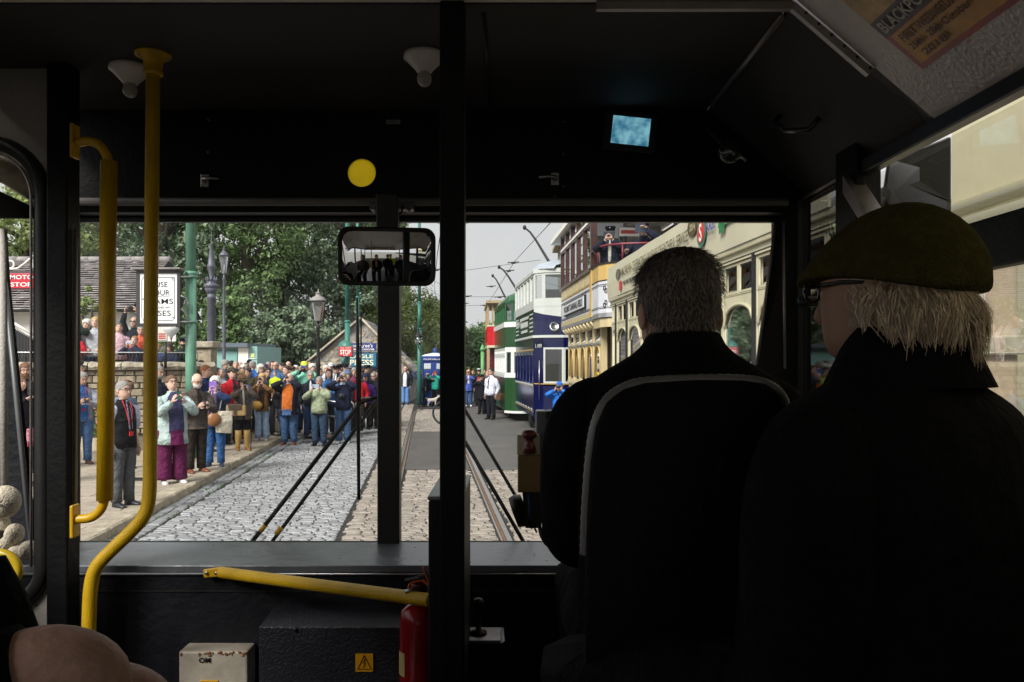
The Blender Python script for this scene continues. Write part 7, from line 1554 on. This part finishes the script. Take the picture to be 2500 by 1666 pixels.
# driver controls right of the post
cb = thing('control_box', 'cream emergency control box with maroon mushroom button', 'control box', (0,0,0)); d = 2.3
a, b = P(1262,1112,d), P(1318,1062,d); MB().box((a.x,d,a.z),(b.x,d+.06,b.z)).build('upper_box', mat('ivory', (.55,.5,.36), .4, 0, .1, 8), cb, .004); a, b = P(1264,1202,d-.02), P(1322,1112,d-.02); MB().box((a.x,d-.03,a.z),(b.x,d+.05,b.z)).build('lower_box', mat('ochre_box', (.2,.13,.04), .5, 0, .15, 8), cb, .004)
p = P(1292,1090,d-.02); MB().lathe([(.02,-.02),(.018,0),(.012,.012),(.012,.022),(.021,.026),(.022,.036),(.016,.046),(.004,.049)], (p.x,d-.02,p.z), 20).build('button', mat('maroon_button', (.13,.025,.022), .3, 0, .1, 9), cb)
MB().tube([P(1290,1205,d),P(1293,1260,d),P(1310,1300,2.34)], .003, 5).build('blue_wire', paint('#2b5fb0',.4), cb); MB().prism([P(1275,1200,d),P(1322,1200,d),P(1322,1290,d),P(1283,1290,d)], (0,.05,0)).build('bracket', m_rub, cb)
MB().lathe([(.02,-.02),(.045,-.018),(.05,0),(.045,.018),(.02,.02)], n=18).xf(Matrix.Translation(P(1268,1247,2.36)) @ Matrix.Rotation(R(70),4,'Y')).build('handwheel', m_rub, cb)
ip = thing('instrument_panel', 'grey instrument panel partly hidden by the driver', 'panel', (0,0,0)); d = 2.36; a, b = P(1309,1180,d), P(1420,1004,d); MB().box((a.x,d,a.z),(a.x+.03,d+.08,b.z)).build('side_frame', m_shelf, ip, .004); MB().box((a.x+.03,d,b.z-.02),(b.x,d+.08,b.z)).build('top_frame', m_rub, ip, .004); MB().box((a.x+.03,d+.02,a.z),(b.x,d+.06,b.z-.02)).build('face', mat('panel_blue', (.22,.25,.29), .4, 0, .1, 6), ip); MB().ell(P(1330,1030,d+.015),(.005,.004,.005),8,5).build('screw', M_STEEL, ip)
MB().tube(smooth([P(1322,1290,2.36),P(1330,1325,2.4),P(1360,1345,2.42)]), .005, 6).build('cable', m_rub, bus); MB().tube(smooth([P(1315,1280,2.36),P(1325,1318,2.42),P(1360,1335,2.44)]), .004, 6).build('cable', m_rub, bus)
ct = thing('gear_plate', 'metal lever plate with black knob below the dash', 'lever', (0,0,0)); d = 2.2; a, b = P(1137,1570,d), P(1222,1532,d); MB().prism([P(1137,1564,d),P(1222,1564,d),P(1222,1532,d+.1),P(1137,1532,d+.1)], (0,0,-.008)).build('plate', m_trim, ct); MB().prism([P(1222,1572,d),P(1232,1566,d),P(1230,1535,d+.1),P(1222,1532,d+.1)], (0,.004,0)).build('plate_edge', M_STEEL, ct); p = P(1168,1545,d+.05); MB().lathe([(.024,0),(.024,.008),(.008,.012),(.008,.07),(.012,.075),(.016,.085),(.012,.1),(.002,.104)], (p.x,d+.05,p.z-.005), 18).build('knob', m_rub, ct)
# plush toy on the ledge behind the door glass
toy = thing('plush_toy', 'cream and black plush toy sitting behind the door glass', 'toy', (0,0,0)); m_pl = mat('plush_cream', (.52,.46,.36), .95, 0, .15, 20, .6, 120)
tb = MB(); tb.ell(P(12,1226,2.5),(.045,.05,.052),16,12); tb.ell(P(0,1300,2.52),(.03,.04,.07),12,9)
for (u,v,rx,rz) in ((35,1305,.025,.035),(18,1325,.03,.035),(45,1350,.035,.03),(68,1342,.022,.028)): tb.ell(P(u,v,2.5),(rx,.04,rz),12,9)
tb.build('body', m_pl, toy); MB().ell(P(2,1318,2.49),(.028,.03,.028),12,9).build('black_patch', cloth('#121212'), toy); MB().tube([P(-10,1230,2.45),P(15,1236,2.448),P(34,1230,2.455)], .0018, 5).build('mouth_seam', m_eye, toy)
MB().box((P(-60,0,2.6).x,2.44,P(0,1372,2.5).z-.02),(P(88,0,2.6).x,2.76,P(0,1372,2.5).z)).build('door_ledge', m_blk2, bus)

# wing mirror outside the cab side window
wm = thing('wing_mirror', 'black wing mirror outside the right cab window reflecting tiled roofs', 'mirror', (0,0,0)); a, b, c, d_ = P(2165,395,2.5), P(2322,330,2.42), P(2322,560,2.42), P(2150,500,2.5)
MB().loft([[a,b,c,d_],[q+V(.03,.06,0) for q in (a,b,c,d_)]],0,False).build('housing', m_rub, wm, .01)
MB().add([q+V(-.002,-.004,0) for q in (a+V(.01,0,.0),b+V(-.004,0,-.01),P(2318,490,2.42),P(2185,440,2.49))],[(0,1,2,3)]).build('mirror_glass', mat('mirror',0), wm); MB().tube([P(2160,470,2.5),P(2130,520,2.45)], .02, 8).build('arm', m_rub, wm)
# ---------------------------------------------------------------- people in the cab
m_blkcl = mat('black_cloth', (.005,.005,.0055), .9, 0, .35, 6, .9, 24, spec=.08)
def strands(root, roots, m, name='hair', w=.0016):
    """thin hair strips: roots = list of point lists"""
    vs, fs = [], []
    for pts, side in roots:
        n = len(pts); i0 = len(vs)
        for i, p in enumerate(pts):
            k = w*(1-.75*i/(n-1)); vs += [p-side*k, p+side*k]
        for i in range(n-1): a = i0+2*i; fs.append((a,a+1,a+3,a+2))
    return MB().add(vs, fs, 0, True).build(name, m, root)
# driver: back of head and shoulders
dz = 2.302-1.78+.118
p = person('driver with short grey brown hair in black coat seen from behind', (.342,1.60,dz), 1.78, 180, 1.12, '#111113', .47, 'long', '#111113', hair=('short','dgrey'), pose=((-.09,-.2,.56),(.09,-.2,.56),(.1,-1,-.1),(0,0,-1),(.22,.5,-1)), seg=28, sub=2, sit=True, topm=m_blkcl, group='people in the cab', skin=0, hdrop=.05, ht=6, hs=.95, hp=-8)
rt = p['root']
for o in rt.children:
    if o.name.startswith('hair'): o.modifiers.new('s','SUBSURF').render_levels = 1
rg = random.Random(11); st = []
mhair = mat('driver_hair', (.16,.135,.115), .5, 0, .5, 120, island=.6)
for k in range(9000):
    a = rg.uniform(0, 2*math.pi); c = math.cos(a)
    zmin = .968 if c > .3 else (.948 if c > -.35 else .885)
    z = rg.uniform(zmin, .9985) if rg.random() < .75 else rg.uniform(.985,.9995)
    rx, ry, cy = hrad(z); inf = .0035 if z < .93 else .006
    q = V((rx+inf)*math.sin(a), cy-(ry+inf)*c, z+.003)*1.78
    nrm = V(math.sin(a)/rx, -c/ry, max(0,(z-.955))*900).normalized()
    dn = V(0,0,-1); t = (dn-nrm*dn.dot(nrm)).normalized() if abs(nrm.z) < .98 else V(rg.uniform(-1,1),1,0).normalized()
    t = (t+V(rg.uniform(-.5,.5),rg.uniform(-.4,.4),rg.uniform(-.3,.5))).normalized(); L = rg.uniform(.008,.02)*(1.25 if z > .97 else .75)
    side = t.cross(nrm).normalized()
    HMd = p['HM']; q = (HMd @ (q/1.78))*1.78; R3 = HMd.to_3x3(); t = R3 @ t; nrm = R3 @ nrm; side = R3 @ side
    st.append(([q, q+t*L*.5+nrm*L*.16, q+t*L+nrm*L*.18], side))
strands(rt, st, mhair, 'hair_strands', .0011)
# the driver's seat with ribbed piping
seat = thing('driver_seat', 'black driver seat with grey ribbed piping round its backrest', 'seat', (0,0,0)); dS = 1.33
S = 1.0625
path = [(1345,1275),(1348,1180),(1356,1060),(1368,980),(1392,925),(1430,895),(1480,880),(1600,873),(1700,874),(1755,882),(1790,905),(1808,945),(1818,1000),(1822,1060)]
pp = smooth([P(u*S,v*S,dS) for u,v in path], 10); n = len(pp)
MB().tube(pp, [.0088+.0012*(i % 2) for i in range(n)], 12).build('piping', mat('piping_grey', (.16,.155,.15), .3, 0, .15, 9), seat)
poly = [P(u*S,v*S,dS) for u,v in path]+[P(1830*S,1300*S,dS),P(1820*S,1520*S,dS),P(1345*S,1520*S,dS)]
c = sum(poly, V(0,0,0))/len(poly); MB().loft([[q for q in poly],[q+V(0,-.01,0) for q in poly],[c+(q-c)*.96+V(0,-.02,0) for q in poly]]).build('backrest', mat('seat_black', (.006,.006,.007), .7, 0, .2, 5, .4, 60, spec=.1), seat)
MB().box((.08,1.36,1.3),(.55,1.85,1.4)).build('cushion', mat('seat_black',0), seat, .03); MB().box((.25,1.5,ZF),(.4,1.65,1.3)).build('pedestal', m_rub, seat, .01)
# passenger in flat cap
hz_ = 1.72; zc_ = 2.325-hz_; TN = -146
p = person('elderly passenger in olive flat cap and glasses with long pale hair', (.578,1.20,zc_+.05), hz_, TN+8, 1.5, '#0d0d0e', .47, 'long', '#0d0d0e', hair=('none','white'), glasses='thin', pose=((-.08,-.12,.52),(.08,-.12,.52),(.3,-1,-.2),(0,0,-1)), seg=28, sub=2, sit=True, topm=m_blkcl, group='people in the cab', skin=3, hp=-4, hdrop=.028, hs=1.0)
rt = p['root']; h = hz_
capm = mat('olive_tweed', (.06,.054,.014), .95, 0, .3, 60, .6, 220, spec=.05); cp = MB(); rings = []
for s, w, hh, zb, sh in ((.150,.022,.006,-.022,0),(.141,.042,.012,-.024,0),(.120,.064,.026,-.021,0),(.095,.080,.052,-.018,0),(.06,.092,.084,-.018,0),(.02,.097,.108,-.022,0),(-.025,.099,.122,-.030,0),(-.065,.097,.121,-.038,0),(-.098,.089,.106,-.044,0),(-.121,.069,.080,-.044,0),(-.134,.040,.046,-.034,0),(-.138,.012,.02,-.02,0)):
    r_ = []
    for j in range(24):
        a = 2*math.pi*j/24; x = w*math.cos(a); zz_ = zb+(hh*max(0,math.sin(a))**.8 if math.sin(a) > 0 else .006*math.sin(a))
        k = 1+.03*nz3((s*14,x*16,zz_*14)); r_.append(V(x*k*1.0, -s*.95-.012, zz_*k*1.01))
    rings.append(r_)
cp.loft(rings); cp.v = [p['HM'] @ ((q+V(0,.004,.952*h))/h)*h if False else q+V(0,.006,.951*h-.045) for q in cp.v]; cp.build('flat_cap', capm, rt, sub=1)
st = []; rg = random.Random(4)
m_wh = mat('pale_hair', (.55,.42,.28), .5, 0, .4, 60, island=.5)
for lk in range(120):
    a0 = rg.choice((-1,1))*rg.uniform(.50,1.0)*math.pi; Lk = rg.uniform(.085,.135)*(.7+.3*abs(math.cos(a0))); c0 = math.cos(a0)
    if c0 > -.1: Lk *= .55
    rx, ry, cy = hrad(.93); o0 = V(math.sin(a0),-c0,0); tg0 = V(c0,math.sin(a0),0)
    tip = V((rx+.006)*math.sin(a0), cy-(ry+.006)*c0, .945)*h+o0*rg.uniform(.0,.022)+tg0*rg.uniform(-.02,.02)+V(0,0,-Lk)
    for k in range(46):
        a = a0+rg.gauss(0,.13); c = math.cos(a); z = rg.uniform(.921,.933); rx, ry, cy = hrad(z)
        q = V((rx+.001)*math.sin(a), cy-(ry+.001)*c, z)*h; o = V(math.sin(a),-c,0); tg = V(c, math.sin(a), 0); tp = tip+V(rg.gauss(0,.004),rg.gauss(0,.004),rg.gauss(0,.010))
        st.append(([q, q.lerp(tp,.3)+o*.010, q.lerp(tp,.62)+o*(.014+rg.uniform(-.003,.005)), q.lerp(tp,.85)+o*.006, tp], tg))
strands(rt, [([q-V(0,0,.045) for q in pts], sd_) for pts, sd_ in st], m_wh, 'hair_strands', .0011)
hb2 = MB(); rws = []
for i in range(6):
    z = .955-.06*i/5; rx, ry, cy = hrad(z); rws.append([V((rx+.004)*math.sin(R(75+210*j/20)), cy-(ry+.004)*math.cos(R(75+210*j/20)), z)*h for j in range(21)])
hb2.loft(rws,0,True,False,False); hb2.v = [q-V(0,0,.045) for q in hb2.v]; hb2.build('hair', m_wh, rt)
col = MB().loft([[V((.046+.026*i/3)*math.sin(2*math.pi*j/20)*1.08, .010-(.046+.022*i/3)*math.cos(2*math.pi*j/20), .868-.05*i/3)*h for j in range(20)] for i in range(4)],caps=False); col.build('collar', m_blkcl, rt, sub=2)
# bare kneed passenger at the lower left
pk = thing('person', 'seated passenger with bare knees in dark shorts at the lower left', 'person', (0,0,0), 0, 'people in the cab'); m_kn = mat('knee_skin', (.5,.3,.235), .6, 0, .22, 14, .25, 60)
hipa, hipb = V(-1.22,.98,1.50), V(-1.2,1.25,1.48)
k1 = P(176,1612,1.15); k2 = P(318,1700,1.34)
b = MB()
b.stube([hipa,hipa.lerp(k1,.5),k1.lerp(hipa,.22),k1.lerp(hipa,.06)+V(0,0,.004),k1+V(.022,.004,-.022),k1+V(.030,.012,-.075),k1+V(.024,.03,-.2),k1+V(.02,.08,-.5)], [.088,.078,.062,.058,.052,.048,.05,.034], 24)
b.stube([hipb,hipb.lerp(k2,.5),k2.lerp(hipb,.22),k2.lerp(hipb,.06)+V(0,0,.004),k2+V(.02,.004,-.022),k2+V(.026,.012,-.075),k2+V(.022,.03,-.2),k2+V(.02,.06,-.45)], [.088,.077,.062,.058,.053,.049,.048,.032], 24)
b.tube([V(-1.25,1.1,1.45),V(-1.27,1.1,1.7),V(-1.28,1.1,1.9),V(-1.27,1.1,2.0),V(-1.27,1.1,2.06)], [.15,.15,.16,.1,.055], 16); b.ell((-1.25,1.1,2.19),(.095,.078,.125),16,12)
b.tube([V(-1.24,.93,1.95),V(-1.18,.86,1.75),V(-1.0,.95,1.62)], [.05,.042,.034], 10); hand(b, V(-1.0,.95,1.62), (1,.1,-.1), (0,0,-1), 1, 0, .3, 1.75)
b.tube([V(-1.24,1.27,1.95),V(-1.2,1.33,1.75),V(-1.05,1.25,1.6)], [.05,.042,.034], 10); hand(b, V(-1.05,1.25,1.6), (1,0,-.1), (0,0,-1), -1, 0, .3, 1.75)
b.build('body', m_kn, pk)
t = MB(); t.tube([hipa+V(-.05,0,0),hipa.lerp(k1,.4),hipa.lerp(k1,.7)+V(0,0,.006),hipa.lerp(k1,.905)+V(0,0,.006)], [.1,.096,.08,.069], 16); t.tube([hipb+V(-.05,0,0),hipb.lerp(k2,.45),hipb.lerp(k2,.66)], [.1,.095,.085], 16); t.build('shorts', m_blkcl, pk)
t = MB(); t.tube([V(-1.26,1.1,1.42),V(-1.27,1.1,1.6),V(-1.28,1.1,1.85),V(-1.28,1.1,1.96),V(-1.27,1.1,2.02)], [.18,.18,.19,.14,.07], 16); t.tube([V(-1.26,.95,1.93),V(-1.2,.86,1.76),V(-1.06,.92,1.65)], [.07,.06,.05], 10); t.build('top', m_blkcl, pk); MB().loft([ring(2.19+.02*i, .1*math.sqrt(max(.01,1-(i/6)**2)), .085*math.sqrt(max(.01,1-(i/6)**2)), 0, 16) for i in range(7)]).xf(Matrix.Translation((-1.26,1.1,0))).build('hair', hairm('brown'), pk)
MB().tube([P(-70,1380,1.2),P(-45,1480,1.2),P(0,1750,1.2)], [.045,.06,.085], 14).build('dark_coat_sleeve', m_blkcl, pk)

# passengers further back, seen in the rear view mirror
for (lab, x, y, col_, hr_, kw) in (('passenger in dark coat and red tie seen in the rear view mirror', -.55,-1.3,'#1a1a1f',('short','dark'),dict(tie='#a3262c',shirt='#c9ccd4',shirtw=10)),('passenger in black seen in the middle of the rear view mirror', .05,-1.9,'#141518',('short','dgrey'),{}),
    ('passenger in navy jacket at the right in the rear view mirror', .6,-1.2,'#1b2030',('short','brown'),{}),('grey haired passenger at the left in the rear view mirror', -1.15,-1.0,'#3a3230',('bob','grey'),{}),('passenger in lime high visibility vest seen in the rear view mirror', .3,-2.6,'#b7d420',('short','dark'),{})):
    person(lab, (x,y,2.28-1.72), 1.72, 180, 1.05, col_, hair=hr_, sit=True, group='passengers behind the camera', pose=((-.08,-.12,.52),(.08,-.12,.52),(.3,-1,-.2),(0,0,-1)), **kw)
rp_ = thing('handrail_pole', 'yellow saloon pole seen only in the rear view mirror', 'handrail', (-.75,-.9,ZF), 0, 'yellow handrails'); MB().tube([(0,0,0),(0,0,1.9)], .018, 10).build('pole', m_yelp, rp_)
